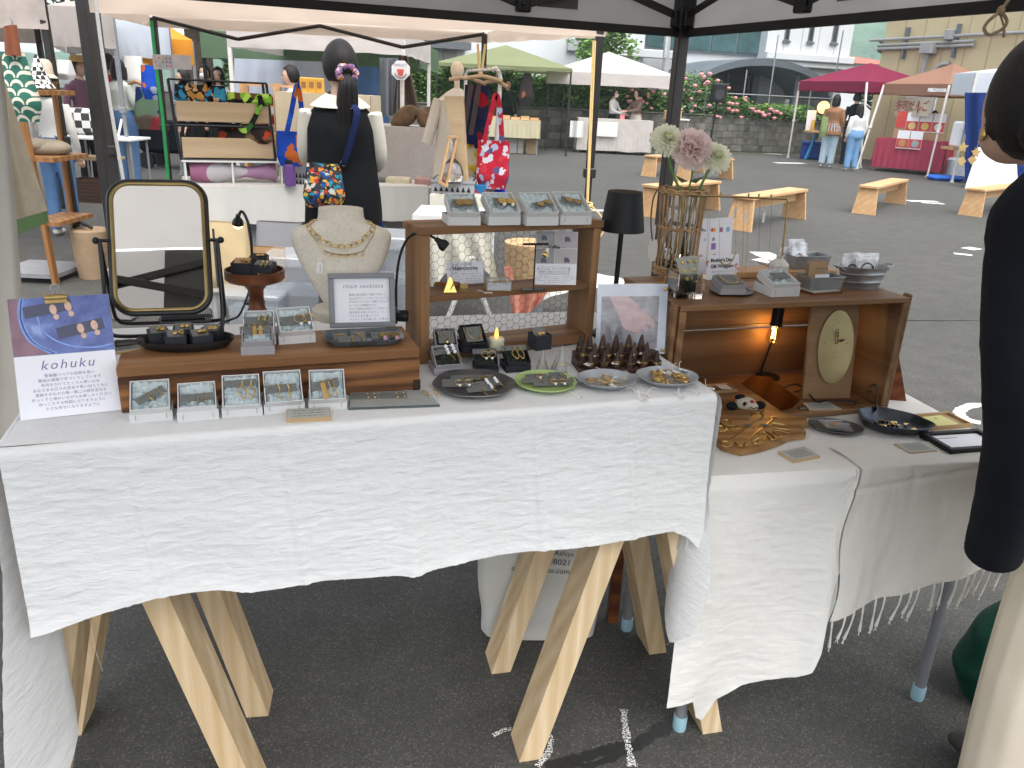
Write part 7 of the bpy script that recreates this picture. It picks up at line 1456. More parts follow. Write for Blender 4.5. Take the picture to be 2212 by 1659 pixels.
def bag_in(label,u0,v0,u1,v1,y,m,handle=None,th=.10):
 x0, x1, z0, z1 = UU(u0,v0,u1,v1,y); t = thing('tote_bag',label,'bag',Vector(((x0+x1)/2,y,z0))); mb = MB(); mb.grid(baggy(x1-x0,z1-z0,th,.5,.95),36,16); mb.build('bag_body',m,t,ang=2)
 if handle:
  P =[aty(u,v,y-.06)-t.location for u,v in handle]; pp = smooth_path(P,6); vs =[]
  for i, p in enumerate(pp):d =(pp[min(i+1,len(pp)-1)]-pp[max(0,i-1)]).normalized(); n = Vector((-d.z,0,d.x))*.018; vs+=[p+n,p-n]
  mb = MB(); mb.add(vs,[(2*i,2*i+1,2*i+3,2*i+2)for i in range(len(pp)-1)]); mb.build('handle',m,t)
 return t
Z2 = lambda x, y:(329.2+x*.248,y*.248)
ysh =(MTb@Vector((.3,.28,0))).y
bag_in('blue and tan wax print bag on the upper tray',*Z2(200,750),*Z2(640,900),ysh-.05,AF[0],[Z2(240,760),Z2(270,705),Z2(320,800),Z2(390,940),Z2(470,900),Z2(500,720),Z2(450,800)])
bag_in('green leaf wax print bag on the upper tray',*Z2(650,820),*Z2(1040,905),ysh+.0,AF[1],[Z2(690,860),Z2(730,1040),Z2(800,1140),Z2(880,1050),Z2(940,900),Z2(930,830)])
bag_in('dark red figured bag on the lower tray',*Z2(580,1120),*Z2(1040,1235),ysh,AF[2])
# blue shopper hanging from the shelf side
BLUEB = print_cloth('blue_orange_print',[(.01,.06,.38),(.01,.05,.30),(.42,.10,.02),(.01,.08,.42),(.25,.28,.35),(.01,.05,.32)],11)
bag_in('blue shopper with orange print hanging by the bag shelf',*Z2(1095,1150),*Z2(1320,1440),ysh-.1,BLUEB,[Z2(1170,1160),Z2(1210,980),Z2(1250,770),Z2(1275,780),Z2(1300,960),Z2(1315,1160)])
x0, x1, z0, z1 = UU(*Z2(1155,1400),*Z2(1240,1615),ysh-.12); t = thing('drink_bottle','purple steel drink bottle on the white table','bottle',Vector(((x0+x1)/2,ysh-.12,z0))); R_ =(x1-x0)/2; mb = MB(); mb.lathe([(0,0),(R_,0),(R_,(z1-z0)*.78),(R_*.75,(z1-z0)*.86),(0,(z1-z0)*.86)],20); mb.build('bottle_body',mat('purple_enamel',(.13,.05,.22),.35),t); mb = MB(); mb.lathe([(0,0),(R_*.8,0),(R_*.8,(z1-z0)*.16),(0,(z1-z0)*.16)],18,0,Tr(0,0,(z1-z0)*.865)); mb.build('cap',BLACKPAINT,t)
GREYCR = mat('grey_plastic_crate',(.30,.31,.33),.6)
def lattice_crate(label,u0,v0,u1,v1,y,d=.30):
 x0, x1, z0, z1 = UU(u0,v0,u1,v1,y); W = x1-x0; H = z1-z0; t = thing('folding_crate',label,'crate',Vector((x0,y,z0))); mb = MB(); mb.tray(0,W,0,d,0,H,.012); mb.build('crate_shell',GREYCR,t)
 for i in range(7):
  for r in(0,1):mb = MB(); cx = W*(.1+.13*i); mb.add([(cx-W*.05,-.004,H*(.15+.3*r)),(cx+W*.05,-.004,H*(.15+.3*r)),(cx,-.004,H*(.40+.3*r))],[(0,1,2)]); mb.build('lattice_hole',BLACKPAINT,t)
 mb = MB(); mb.box(-.006,W+.006,-.008,d+.006,H-.02,H,0,None,.003); mb.build('crate_rim',GREYCR,t); return t
lattice_crate('grey lattice crate behind the purple bottle',*Z2(1115,1450),*Z2(1345,1620),ysh+.05)
# lace table with driftwood
la = at(752,383,.52); ly = 7.6; x0, x1, z0, z1 = UU(800,280,975,386,ly); draped('lace_table','lace covered table with driftwood behind the vest wearer',Vector((x0-.5,ly,0)),x1-x0+.5,.7,z1,max(.05,z0),LACE,0,3,8,.012)
DRIFT = mat('driftwood_brown',(.14,.085,.045),.85,0,.4,14,.8,40,bd=.01); x0, x1, z0, z1 = UU(842,238,962,278,ly+.1); t = thing('driftwood','large piece of brown driftwood on the lace table','driftwood',Vector(((x0+x1)/2,ly+.25,z0))); W = x1-x0; H = z1-z0
mb = MB(); mb.tube(smooth_path([(-W*.5,0,.02),(-W*.25,0,H*.6),(-W*.05,-.03,H*.85),(W*.15,0,H*.4),(W*.32,-.05,H*.45),(W*.5,-.02,.02)],6),[.03+.06*abs(math.sin(i*.25))for i in range(31)],12); mb.tube(smooth_path([(0,0,H*.6),(W*.2,.05,H*.9),(W*.38,.05,H*.8)],5),[.06,.06,.055,.05,.05,.045,.04,.04,.03,.02,.015],10); mb.build('branch',DRIFT,t,ang=2)
for lab, u0, v0, u1, v1, c in(('cream tin box under the lace table',832,386,884,402,(.55,.50,.36)),('dark flat box under the lace table',800,386,832,402,(.10,.09,.08)),('patterned pouch beside the cream tin',895,386,928,404,(.40,.22,.20))):x0, x1, z0, z1 = UU(u0,v0,u1,v1,6.4); mb = MB(); mb.box(x0,x1,6.4,6.55,z0,z1,b=.01); tag(mb.build('storage_tin',mat('tin_%d'%u0,c,.5,0,.2,20)),lab,'box')
# right end of the stall: grey crate, small table, board on easel, mannequin, clothes rail
lattice_crate('grey lattice crate under the easel board',932,392,1024,432,5.6,.35)
x0, x1, z0, z1 = UU(928,425,1015,490,5.5); draped('small_stall_table','small ivory covered table under the easel',Vector((x0,5.5,0)),x1-x0+.15,.5,z1+.0,max(.1,z0-.1),IVORY,0,4,8,.01)
yb = 5.62; t = thing('display_easel','pale wooden easel with a tall blank board','easel',Vector((aty(985,405,yb).x,yb,aty(985,405,yb).z))); O = t.location; Z3 = lambda x, y:(822.9+x*.248,y*.248)
P =[aty(*Z3(*p),yb)-O for p in((550,838),(705,838),(752,1650),(700,1640))]; mb = MB(); mb.add([(p.x,0,p.z)for p in P]+[(p.x+.012,.03,p.z)for p in P],[(0,1,2,3),(7,6,5,4)]+[(i,(i+1)%4,4+(i+1)%4,4+i)for i in range(4)]); mb.build('tall_board',PLYWOOD,t)
for pa, pb in(((600,1190),(510,1600)),((665,1190),(565,1630)),((590,1190),(670,1195)),((500,1575),(580,1625))):
 mb = MB(); A_, B_ = aty(*Z3(*pa),yb-.08)-O, aty(*Z3(*pb),yb-.10)-O; dd = B_-A_; M4 = Matrix.Translation(A_)@dd.to_track_quat('Z','Y').to_matrix().to_4x4(); mb.box(-.014,.014,-.008,.008,0,dd.length,0,M4,.002); mb.build('easel_bar',BENCH_W,t)
P = aty(*Z3(620,1590),yb-.02); t = thing('glass_bottle','clear round glass bottle behind the easel legs','bottle',P); mb = MB(); mb.lathe([(0,0),(.06,0),(.075,.03),(.078,.07),(.06,.12),(.022,.16),(.018,.30),(.024,.31),(.016,.31),(.014,.16)],24); mb.build('bottle_body',GLASS,t)
t = thing('mannequin','cream dressed mannequin with wooden ball head','mannequin',Vector((aty(985,300,6.8).x,6.8,0))); O = t.location; zs = lambda u, v:aty(u,v,6.8).z; DRESS = fabric('cream_dress',(.66,.62,.54),.1,500,.3,.04,5,crinkle=4,cs=5)
zt1, zt0 = zs(960,198), zs(960,420); mb = MB(); mb.lathe([(.20,zt0),(.17,lerp(zt0,zt1,.5)),(.14,lerp(zt0,zt1,.8)),(.16,lerp(zt0,zt1,.92)),(.08,zt1),(.03,zt1+.03)],28,0,None,1,.6); mb.tube([(-.14,0,zt1-.06),(-.24,-.03,lerp(zt1,zt0,.5))],[.05,.045],10); mb.build('dress',DRESS,t); mb = MB(); hz = zs(985,152); mb.tube([(0,0,zt1),(0,0,hz-.04)],.022,10); mb.ball((0,0,hz),.055,.055,.07,16); mb.build('ball_head',mat('blond_ball',(.70,.60,.46),.5),t); mb = MB(); mb.tube([(0,0,0),(0,0,zt0+.1)],.02,8); mb.build('stand_pole',WHITEMETAL,t)
yr = 6.0; t = thing('clothes_rail','white tube clothes rail hung with printed bags','clothes rail',Vector((aty(1080,400,yr).x,yr,0))); O = t.location; q = lambda u, v, y = yr:aty(u,v,y)-O
mb = MB(); mb.tube([Vector((q(1066,430).x,0,.0)),q(1066,430),q(1073,300),q(1081,170),q(1078,156),q(1071,147),q(1063,150)],.015,10); mb.build('near_upright',WHITEMETAL,t); mb = MB(); mb.tube([q(1063,150),q(1010,153,6.5),q(1006,160,6.55)],.010,8); mb.build('top_rail',WHITEMETAL,t); mb = MB(); mb.tube([q(1006,160,6.55),Vector((q(1006,160,6.55).x+.02,.55,0))],.013,8); mb.build('far_upright',WHITEMETAL,t)
for i,(ua,va,ub,vb)in enumerate(((970,172,1050,182),(1048,178,1096,188),(1000,170,1085,176))):p, r_ = aty(ua,va,yr-.02*i), aty(ub,vb,yr-.02*i); c =(p+r_)/2; o = thing('wooden_hanger',('blond hanger reaching to the mannequin','blond hanger over the red floral bag','blond hanger at the rail middle')[i],'hanger',c); mb = MB(); mb.tube(smooth_path([p-c,Vector((0,0,.025)),r_-c],5),.013,8); mb.build('shoulder_bar',PLYWOOD,o); mb = MB(); mb.tube(smooth_path([(0,0,.02),(0,0,.07),(.02,0,.09),(.03,0,.07)],4),.0025,6); mb.build('hook',STEEL,o)
REDF = print_cloth('red_floral',[(.50,.02,.05),(.42,.45,.62),(.48,.02,.04),(.55,.04,.06),(.10,.08,.2),(.62,.60,.66),(.45,.02,.04)],24); NAVYR = print_cloth('navy_red_print',[(.01,.015,.06),(.30,.01,.02),(.01,.02,.08),(.02,.02,.05)],12)
bag_in('navy and red printed bag with wide brown straps',1000,185,1058,310,yr+.05,NAVYR); bag_in('yellow and black printed pouch on the rail',1005,305,1062,385,yr+.1,print_cloth('yellow_print',[(.55,.38,.03),(.04,.03,.03),(.50,.34,.04),(.5,.45,.3)],14))
for x in(1018,1035):p, r_ = aty(x,182,yr-.04), aty(x-18,292,yr-.06); o = thing('brown_strap','wide dark brown shoulder strap hanging on the rail','strap',p,0,'brown straps on the rail'); mb = MB(); e = r_-p; mb.add([(-.018,0,0),(.018,0,0),(e.x+.018,e.y,e.z),(e.x-.018,e.y,e.z),(-.018,.004,0),(.018,.004,0),(e.x+.018,e.y+.004,e.z),(e.x-.018,e.y+.004,e.z)],[(0,1,2,3),(7,6,5,4),(0,4,5,1),(1,5,6,2),(2,6,7,3),(3,7,4,0)]); mb.build('webbing',mat('brown_web_%d'%x,(.045,.025,.02),.7),o)
bag_in('red drawstring bag with pale blue flowers',1028,305,1103,405,yr-.12,REDF,[(1045,310),(1062,240),(1072,205),(1080,240),(1085,310)],.2)
bag_in('bright blue cloth bag below the red floral bag',1045,402,1092,428,yr-.02,fabric('royal_blue',(.01,.03,.38),0))
for lab, u0, v0, u1, v1, c in(('green and yellow striped pouch beside the grey crate',1020,400,1050,432,(.08,.25,.10)), ):x0, x1, z0, z1 = UU(u0,v0,u1,v1,5.7); mb = MB(); mb.box(x0,x1,5.7,5.74,z0,z1,b=.01); tag(mb.build('pouch',print_cloth('stripe_pouch',[(.05,.22,.08),(.45,.40,.06),(.02,.15,.35),(.4,.05,.05)],10)),lab,'pouch')
# things seen through the chicken wire: trestle, basket with peach cloth
t = thing('white_trestle','white folding trestle table with ivory cloth behind the wire shelf','table',at(1010,708,0)); O = t.location; q = lambda u, v, z = 0.0:at(u,v,z)-O
TY = O.y
q2 = lambda u, v, dy = 0:aty(u,v,TY+dy)-O
for A_, B_ in(((960,706),(1002,600)),((1070,712),(1030,610)),((1002,600),(1080,470)),((1030,610),(960,470)),((985,560),(1042,556))):mb = MB(); mb.tube([q2(*A_),q2(*B_)],.016,10); mb.build('leg_tube',WHITEMETAL,t)
mb = MB(); mb.grid(lambda s,qq:tuple(q2(lerp(lerp(915,932,qq),lerp(1050,1085,qq),s),lerp(478,575+70*abs(2*s-1)**3,qq),-.03-.03*math.sin(s*18)*qq)),50,14); mb.build('hanging_cloth',IVORY,t,ang=2)
mb = MB(); c_ = q2(1000,470); mb.box(c_.x-.30,c_.x+.30,-.05,.4,c_.z-.02,c_.z+.01); mb.build('table_top',WHITEMETAL,t)
P = aty(1140,598,4.7); BASK = mat('coiled_basket',(.48,.32,.17),.8,0,.2,40,.6,60); t = thing('coiled_basket','round coiled straw basket behind the wire shelf','basket',P); mb = MB(); kq = ppx(P); mb.lathe([(0,0),(48*kq,0)]+[((48+6*i/8+(1.0 if i%2 else-1.0))*kq,(75*i/8)*kq)for i in range(9)]+[(50*kq,74*kq),(0,10*kq)],36); mb.build('basket_body',BASK,t)
t = thing('basket_stand','grey stand under the straw basket','stand',Vector((P.x,P.y,0))); mb = MB(); mb.box(-.05,.10,0,.12,0,P.z); mb.build('column',GREYCR,t)
PEACH = fabric('peach_cloth',(.66,.27,.19),.1,400,.3,.05,5,crinkle=4,cs=5); t = thing('peach_cloth','peach cloth draped below the straw basket','cloth',P); mb = MB(); O = P; mb.grid(lambda s,qq:tuple(aty(lerp(lerp(1088,1112,qq),lerp(1225,1165,qq),s),lerp(575,lerp(705,655,s),qq),4.6-.03*math.sin(s*14)*qq)-O),30,20); mb.build('drape',PEACH,t,ang=2)
t = thing('white_sheet','white sheet over a low seat behind the ring stand','cloth',at(1230,720,0)); O = t.location; mb = MB(); mb.grid(lambda s,qq:(lerp(-.25,.55,s),lerp(0,.45,qq),.30*math.sin(PI*min(1,max(0,s*1.02)))**.35+.02*nz(s*6,qq*5)),30,16); mb.build('sheet',WCLOTH,t,ang=2)
# storage boxes and paper bags on the ground behind the riser
def clearbox(label,u0,v0,u1,v1,y,d=.3):
 x0, x1, z0, z1 = UU(u0,v0,u1,v1,y); z0 = max(z0,.0); W, H = x1-x0, z1-z0; t = thing('storage_box',label,'storage box',Vector((x0,y,z0))); mb = MB(); mb.tray(0,W,0,d,0,H*.88,.004); mb.build('box_body',ACRYLIC,t); mb = MB(); mb.box(-.012,W+.012,-.012,d+.012,H*.885,H,0,None,.008); mb.build('lid',ACRYLIC,t); mb = MB(); mb.box(.03,W-.03,.03,d-.03,.01,H*.6,0,None,.03); mb.build('contents',mat('box_contents_%d'%u0,(.30,.32,.35),.8,0,.4,9),t); return t
clearbox('clear lidded storage box behind the cake stand',575,560,705,735,4.35); clearbox('clear lidded storage box with dark latch behind the frame',788,515,898,735,4.4); clearbox('long clear storage box by the mirror foot',462,640,600,730,4.2)
def paperbag(label,u0,v0,u1,v1,y,m,d=.12,stripe_=None):
 x0, x1, z0, z1 = UU(u0,v0,u1,v1,y); t = thing('paper_bag',label,'bag',Vector(((x0+x1)/2,y,max(0,z0)))); W, H = x1-x0, z1-max(0,z0); mb = MB(); mb.grid(baggy(W,H,d,.35,.92),32,14); mb.build('bag_body',m,t,ang=.5)
 if stripe_:
  for fx in(-.30,-.22,-.08):mb = MB(); mb.box(W*fx,W*(fx+.04),-d/2-.012,-d/2-.008,H*.02,H*.94); mb.build('printed_stripe',PAPER if fx!=-.08 else INK,t)
 return t
KR = mat('kraft_paper',(.44,.28,.14),.8,0,.12,8,.5,12,bd=.01); TANP = mat('tan_paper',(.60,.46,.26),.7,0,.08,8)
paperbag('tan paper bag with dark and white stripes behind the mirror',436,482,536,640,4.5,TANP,.15,1); paperbag('crumpled brown paper bag behind the cake stand',548,535,618,700,4.6,KR); paperbag('grey padded bag under the white bag table',560,482,655,600,5.2,GREYCLOTH,.2)
paperbag('blue cloth bag showing beside the bust',795,480,830,640,4.9,fabric('cobalt_cloth',(.01,.03,.22),0),.1)
P = at(468,690,0); t = thing('metal_thermos','silver thermos flask beside the mirror foot','flask',Vector((aty(470,690,3.9).x,3.9,0))); mb = MB(); mb.lathe([(0,0),(.06,0),(.06,.30),(.045,.36),(.045,.40),(0,.41)],20); mb.build('flask_body',mat('brushed_steel',(.5,.5,.5),.3,.9),t)
# ================================================================ neighbour at the far left
t = thing('canvas_curtain','pale canvas side curtain hanging beside the poster','curtain',Vector((-1.6,2.5,0))); O = t.location; CURT = fabric('pale_canvas',(.44,.41,.36),.15,500,.3,.05,3,crinkle=4,cs=4)
mb = MB(); mb.grid(lambda s,qq:tuple(aty(lerp(-140,lerp(2,70,qq**.8),s),lerp(120,965,qq),2.5+.03*math.sin(s*12))-O),20,30); mb.build('canvas',CURT,t,ang=2)
t = thing('linen_apron','beige linen apron with green hem at the left stall','apron',Vector((-2.2,3.6,.8))); O = t.location; APR = fabric('taupe_linen',(.30,.255,.19),.1,500,.4,.12,12); GRH = fabric('olive_hem',(.07,.12,.05),0,400)
f_ = lambda s, qq:tuple(aty(lerp(lerp(-90,-6,qq),lerp(2,103,qq),s),lerp(150,lerp(485,455,s),qq),3.6+.03*math.sin(s*9+qq*2))-O)
mb = MB(); mb.grid(f_,24,20); mb.build('apron_body',APR,t,ang=2); mb = MB(); mb.grid(lambda s,qq:tuple(aty(lerp(lerp(28,36,qq),lerp(101,106,qq),s),lerp(lerp(478,455,s),lerp(508,480,s),qq),3.58)-O),16,4); mb.build('green_hem',GRH,t)
yl = 5.6
t = thing('wooden_ladder_shelf','reddish wooden ladder shelf at the left stall','shelf',Vector((aty(120,600,yl).x,yl,0))); O = t.location
def bar(A_,B_,wx,wy,nm,m,parent,Or):A_, B_ = Vector(A_)-Or, Vector(B_)-Or; dd = B_-A_; mb = MB(); mb.box(-wx/2,wx/2,-wy/2,wy/2,0,dd.length,0,Matrix.Translation(A_)@dd.to_track_quat('Z','Y').to_matrix().to_4x4(),.003); return mb.build(nm,m,parent)
LADW = wood('orange_shelf_wood',(.42,.22,.09),(.22,.10,.035),2,.8,.5,4)
for A_, B_, y in(((116,175),(172,590),yl+.3),((48,250),(124,628),yl-.2)):pb_ = aty(*B_,y); bar(aty(*A_,y),pb_,.055,.03,'side_post',LADW,t,O)
for(ua,ub,v,y)in((62,118,193,yl),(70,148,333,yl),(92,160,468,yl),(20,150,575,yl)):p, r_ = aty(ua,v,y), aty(ub,v-6,y); mb = MB(); mb.box(p.x-O.x,r_.x-O.x,-.2,.25,p.z-.03,p.z); mb.build('shelf_board',LADW if v<500 else mat('grey_board_%d'%v,(.22,.22,.23),.6),t)
SCALE = None
def scale_mat():
 m, tt_, b, N, L = _base('green_scale_print'); tc = N.new('ShaderNodeTexCoord'); sp = N.new('ShaderNodeSeparateXYZ'); L.new(tc.outputs['Object'],sp.inputs[0])
 def mth(op,a,c=None):
  n = N.new('ShaderNodeMath'); n.operation = op
  for i, x in enumerate((a,c)):
   if x is None:continue
   if isinstance(x,(int,float)):n.inputs[i].default_value = x
   else:L.new(x,n.inputs[i])
  return n.outputs[0]
 yy = mth('MULTIPLY',sp.outputs[2],24.0); row = mth('FLOOR',yy); off = mth('MULTIPLY',mth('MODULO',row,2.0),.5)
 xx = mth('SUBTRACT',mth('FRACT',mth('ADD',mth('ADD',mth('MULTIPLY',sp.outputs[0],15.0),20.0),off)),.5); fy = mth('FRACT',yy)
 d = mth('SQRT',mth('ADD',mth('MULTIPLY',xx,xx),mth('MULTIPLY',mth('MULTIPLY',fy,fy),.3))); g = mth('LESS_THAN',d,.46); g2 = mth('GREATER_THAN',mth('SQRT',mth('ADD',mth('MULTIPLY',xx,xx),mth('MULTIPLY',mth('MULTIPLY',fy,fy),.6))),.34)
 mx = N.new('ShaderNodeMix'); mx.data_type = 'RGBA'; L.new(mth('MULTIPLY',g,g2),mx.inputs['Factor']); mx.inputs['A'].default_value =(.02,.12,.085,1); mx.inputs['B'].default_value =(.62,.59,.48,1); L.new(mx.outputs['Result'],b.inputs['Base Color']); b.inputs['Roughness'].default_value = .85; return m
x0, x1, z0, z1 = UU(4,115,68,260,4.2); t = thing('scale_print_bag','green and cream scale print bag hanging on leather handles','bag',Vector(((x0+x1)/2,4.2,z0))); mb = MB(); mb.grid(baggy(x1-x0,z1-z0,.14,.7,.62),36,18); mb.build('bag_body',scale_mat(),t,ang=2)
mb = MB(); O = t.location; p =[aty(u,v,4.15)-O for u,v in((22,120),(18,60),(26,55),(36,120))]; mb.tube(p,.022,8); mb.build('leather_handle',mat('red_leather',(.20,.055,.02),.45),t); mb = MB(); mb.tube([aty(24,58,4.15)-O,aty(27,48,4.15)-O,aty(22,38,4.15)-O],.004,6); mb.build('hook',STEEL,t)
P = aty(92,190,yl); t = thing('checked_hat','black and white checked pointed hat on the ladder shelf','hat',P); kq = ppx(P); mb = MB(); mb.lathe([(30*kq,0),(26*kq,6*kq),(14*kq,34*kq),(4*kq,64*kq),(0,68*kq)],26,0,Tr(-4*kq,0,0));
def check_mat(c1,c2,sc_):
 m, tt_, b, N, L = _base('check'); tc = N.new('ShaderNodeTexCoord'); ch = N.new('ShaderNodeTexChecker'); ch.inputs['Scale'].default_value = sc_; ch.inputs[1].default_value =(*c1,1); ch.inputs[2].default_value =(*c2,1); L.new(tc.outputs['Object'],ch.inputs[0]); L.new(ch.outputs[0],b.inputs['Base Color']); b.inputs['Roughness'].default_value = .9; return m
mb.build('hat_body',check_mat((.02,.02,.02),(.65,.65,.62),38),t)
P = aty(98,168,yl+.25); t = thing('beige_hat','beige bucket hat behind the checked hat','hat',P); mb = MB(); mb.lathe([(26*kq,0),(18*kq,8*kq),(17*kq,30*kq),(12*kq,38*kq),(0,40*kq)],24); mb.build('hat_body',fabric('beige_felt',(.52,.45,.36)),t)
P = aty(98,330,yl); t = thing('folded_shawl','heap of taupe cloth on the middle shelf','cloth',P); mb = MB(); mb.ball((0,.05,.03),.15,.12,.06,18); mb.ball((-.05,0,.05),.10,.09,.05,14); mb.build('heap',APR,t,ang=2)
P = at(205,598,0); kq = ppx(P); t = thing('sand_bucket','tan canvas bucket weight with black straps by the ladder shelf','bucket',P); mb = MB(); mb.lathe([(0,0),(30*kq,0),(32*kq,20*kq),(36*kq,100*kq),(33*kq,104*kq),(0,100*kq)],28); mb.build('canvas_bucket',mat('tan_canvas',(.33,.23,.14),.85,0,.1,10,.6,20,bd=.01),t); mb = MB(); mb.tube(smooth_path([(-30*kq,0,104*kq),(-20*kq,-.02,118*kq),(0,-.02,112*kq),(12*kq,-.02,106*kq)],5),.012,8); mb.build('strap',BLACKPAINT,t)
# left stall tent corner
PRT = fabric('printed_beige_canopy',(.52,.45,.41),.3,300,.3,.15,6,crinkle=4,cs=5); p1 = aty(104,50,5.9); tent('canopy_tent','pinkish beige tent corner over the ladder shelf stall',[(p1.x-3.0,5.9),(p1.x,5.9),(p1.x*8.8/5.9-.1,8.8),(p1.x*8.8/5.9-3.1,8.8)],aty(104,62,5.9).z+.24,.6,PRT,TENTPOLE,[(1,(.02,0)),(2,(0,0))],.048,.25)
# ================================================================ far side of the lot: wall, hedge, buildings
import random as _r
AW = rad(19); wx_ = Vector((math.cos(AW),math.sin(AW),0)); wn = Vector((math.sin(AW),-math.cos(AW),0))
wb = at(1420,324,0); W0 = wb-wx_*15.0
CONC = mat('stained_concrete_block',(.13,.125,.108),.9,0,.6,2.2,.5,30,bd=.01); CONC_D = mat('wall_mortar',(.10,.098,.09),.95,0,.3,4)
t = thing('block_wall','weathered concrete block wall at the far edge of the lot','wall',Vector((W0.x,W0.y,0)),AW)
mb = MB(); mb.box(-2,26,.02,.13,0,1.06); mb.build('mortar_core',CONC_D,t)
mb = MB(); mb.box(0,.392,0,.15,0,.196,0,None,.008); blk = None
for r in range(5):
 for c in range(36):
  xx = 6.0+c*.40+(.2 if r%2 else 0)
  if blk is None:blk = mb.build('block',CONC,t); blk.location =(xx,0,.02+r*.204)
  else:o = link('block',blk.data,t,(xx,.0+.004*_r.random(),.02+r*.204))
mb = MB(); mb.box(-2,26,-.02,.17,1.062,1.10,0,None,.01); mb.build('coping',CONC,t)
mb = MB(); mb.box(-2,5.99,0,.15,0,1.06); mb.build('plain_stretch',CONC,t); mb = MB(); mb.box(20.61,26,0,.15,0,1.06); mb.build('plain_stretch',CONC,t)
MOSS = mat('moss_strip',(.07,.09,.03),.95,0,.5,6); o = MB(); o.grid(lambda s,q:(lerp(2,26,s),-.30*q*(1+.6*nz(s*60,2))+.0,.006),80,2); mo = o.build('moss_strip',MOSS,None,Vector((W0.x,W0.y,0)),AW); stuff(mo); tag(mo,'mossy weeds along the foot of the block wall','moss')
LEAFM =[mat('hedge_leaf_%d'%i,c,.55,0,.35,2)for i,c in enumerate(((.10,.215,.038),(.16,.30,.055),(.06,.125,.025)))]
def leaves(n,fn,size,m,name,parent,seed):
 _r.seed(seed); vs, fs, ms =[],[],[]
 for i in range(n):
  p = fn(); a = _r.uniform(0,2*PI); tl = _r.uniform(-.9,.9); s = size*_r.uniform(.6,1.3); M = Rz(a)@Rx(tl+.6); b = len(vs)
  vs+=[p+M@Vector(q)for q in((-s*.5,0,0),(0,-s*.32,-.1*s),(s*.6,0,0),(0,s*.32,-.1*s))]; fs.append((b,b+1,b+2,b+3)); ms.append(_r.choices((0,1,2),(5,3,4))[0])
 mb = MB(); mb.v = vs; mb.f = fs; mb.m = ms; return mb.build(name,m,parent,fix=False)
def hedge_pt(prof,y0,y1,zlo=1.0):
 def f():
  while True:
   s = _r.uniform(prof[0][0],prof[-1][0]); h = interp(prof,s)*(1+.10*nz(s*2.2,3)+.08*nz(s*7,5)); z = zlo+(h-zlo)*_r.random()**.7; y = _r.uniform(y0,y1)-.12*nz(s*5,z*5)
   return Vector((s,y,z))
 return f
t = thing('hedge','dense green hedge above the block wall','hedge',Vector((W0.x,W0.y,0)),AW)
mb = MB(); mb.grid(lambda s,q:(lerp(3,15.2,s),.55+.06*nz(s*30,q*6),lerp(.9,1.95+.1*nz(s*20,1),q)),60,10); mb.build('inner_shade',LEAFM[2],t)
leaves(19000,hedge_pt([(2.5,2.2),(6,2.15),(10,2.0),(14,1.9),(15.4,1.5)],.1,.9),.11,LEAFM,'foliage',t,2)
t = thing('rose_bush','sprawling rose bush with pink blooms over the wall','rose bush',Vector((W0.x,W0.y,0)),AW)
leaves(5200,hedge_pt([(15.0,1.9),(15.8,2.25),(16.6,2.3),(17.4,1.7),(18.6,1.45),(19.6,1.25),(20.3,1.1)],-.15,.7),.10,LEAFM,'foliage',t,3)
PINK = mat('rose_pink',(.70,.30,.32),.6,0,.15,9)
_r.seed(5); rose = MB(); rose.ball((0,0,0),.06,.06,.05,8); [rose.ball((.035*math.cos(a),.035*math.sin(a),.01),.034,.034,.03,6)for a in(0,1.26,2.5,3.8,5.0)]; rm = None; hp_f = hedge_pt([(13.6,1.6),(15.0,1.9),(15.8,2.3),(16.6,2.3),(17.4,1.75),(18.4,1.5),(19.2,1.2)],-.28,-.12)
for i in range(62):
 p = hp_f()
 if rm is None:rm = rose.build('rose_bloom',PINK,t); rm.location = p
 else:o = link('rose_bloom',rm.data,t,p); o.scale =[_r.uniform(.75,1.25)]*3
t = thing('red_rose_bush','tall rose bush with red blooms behind the lace table','rose bush',Vector((W0.x,W0.y,0)),AW); REDR = mat('rose_red',(.45,.04,.03),.6)
leaves(3800,hedge_pt([(3.4,2.2),(4.6,2.9),(6.0,2.7),(7.0,2.2)],-.5,.3),.12,LEAFM,'foliage',t,7)
_r.seed(8); hp2 = hedge_pt([(3.6,2.2),(4.6,2.95),(6.0,2.75),(7.0,2.2)],-.62,-.5); rm2 = None
for i in range(24):
 p = hp2()
 if rm2 is None:rm2 = rose.build('rose_bloom',REDR,t); rm2.location = p
 else:link('rose_bloom',rm2.data,t,p)
t = thing('low_shrub','bright green low shrub at the end of the rose bush','shrub',Vector((W0.x,W0.y,0)),AW); leaves(1800,hedge_pt([(18.2,1.25),(19.2,1.55),(20.4,1.45),(21.0,1.15)],-.1,.6),.10,[LEAFM[1],LEAFM[1],LEAFM[0]],'foliage',t,9)
def treeF(label,P,h,crown,n,seed,m=LEAFM,size=.2,r=.12):
 t = thing('tree',label,'tree',P); mb = MB(); mb.tube(smooth_path([(0,0,0),(.08,0,h*.4),(-.05,.05,h*.75),(.1,0,h)],5),[r*(1-.05*i)for i in range(16)],10)
 for k_ in range(7):a = k_*1.1; mb.tube([(0,0,h*(.45+.06*k_)),(math.cos(a)*crown*.6,math.sin(a)*crown*.5,h*(.62+.06*k_))],[.05,.015],6)
 mb.build('trunk',mat('bark_%d'%seed,(.09,.065,.045),.9,0,.3,12),t)
 def f():
  c = _r.choice(cl); d = Vector((_r.gauss(0,1),_r.gauss(0,1),_r.gauss(0,.8))); return c+d.normalized()*(_r.random()**.5)*crown*.36
 _r.seed(seed); cl =[Vector((math.cos(a*2.4)*crown*.62*_r.random(),math.sin(a*2.4)*crown*.5,h*_r.uniform(.72,1.12)))for a in range(14)]
 leaves(n,f,size,m,'crown',t,seed+1); return t
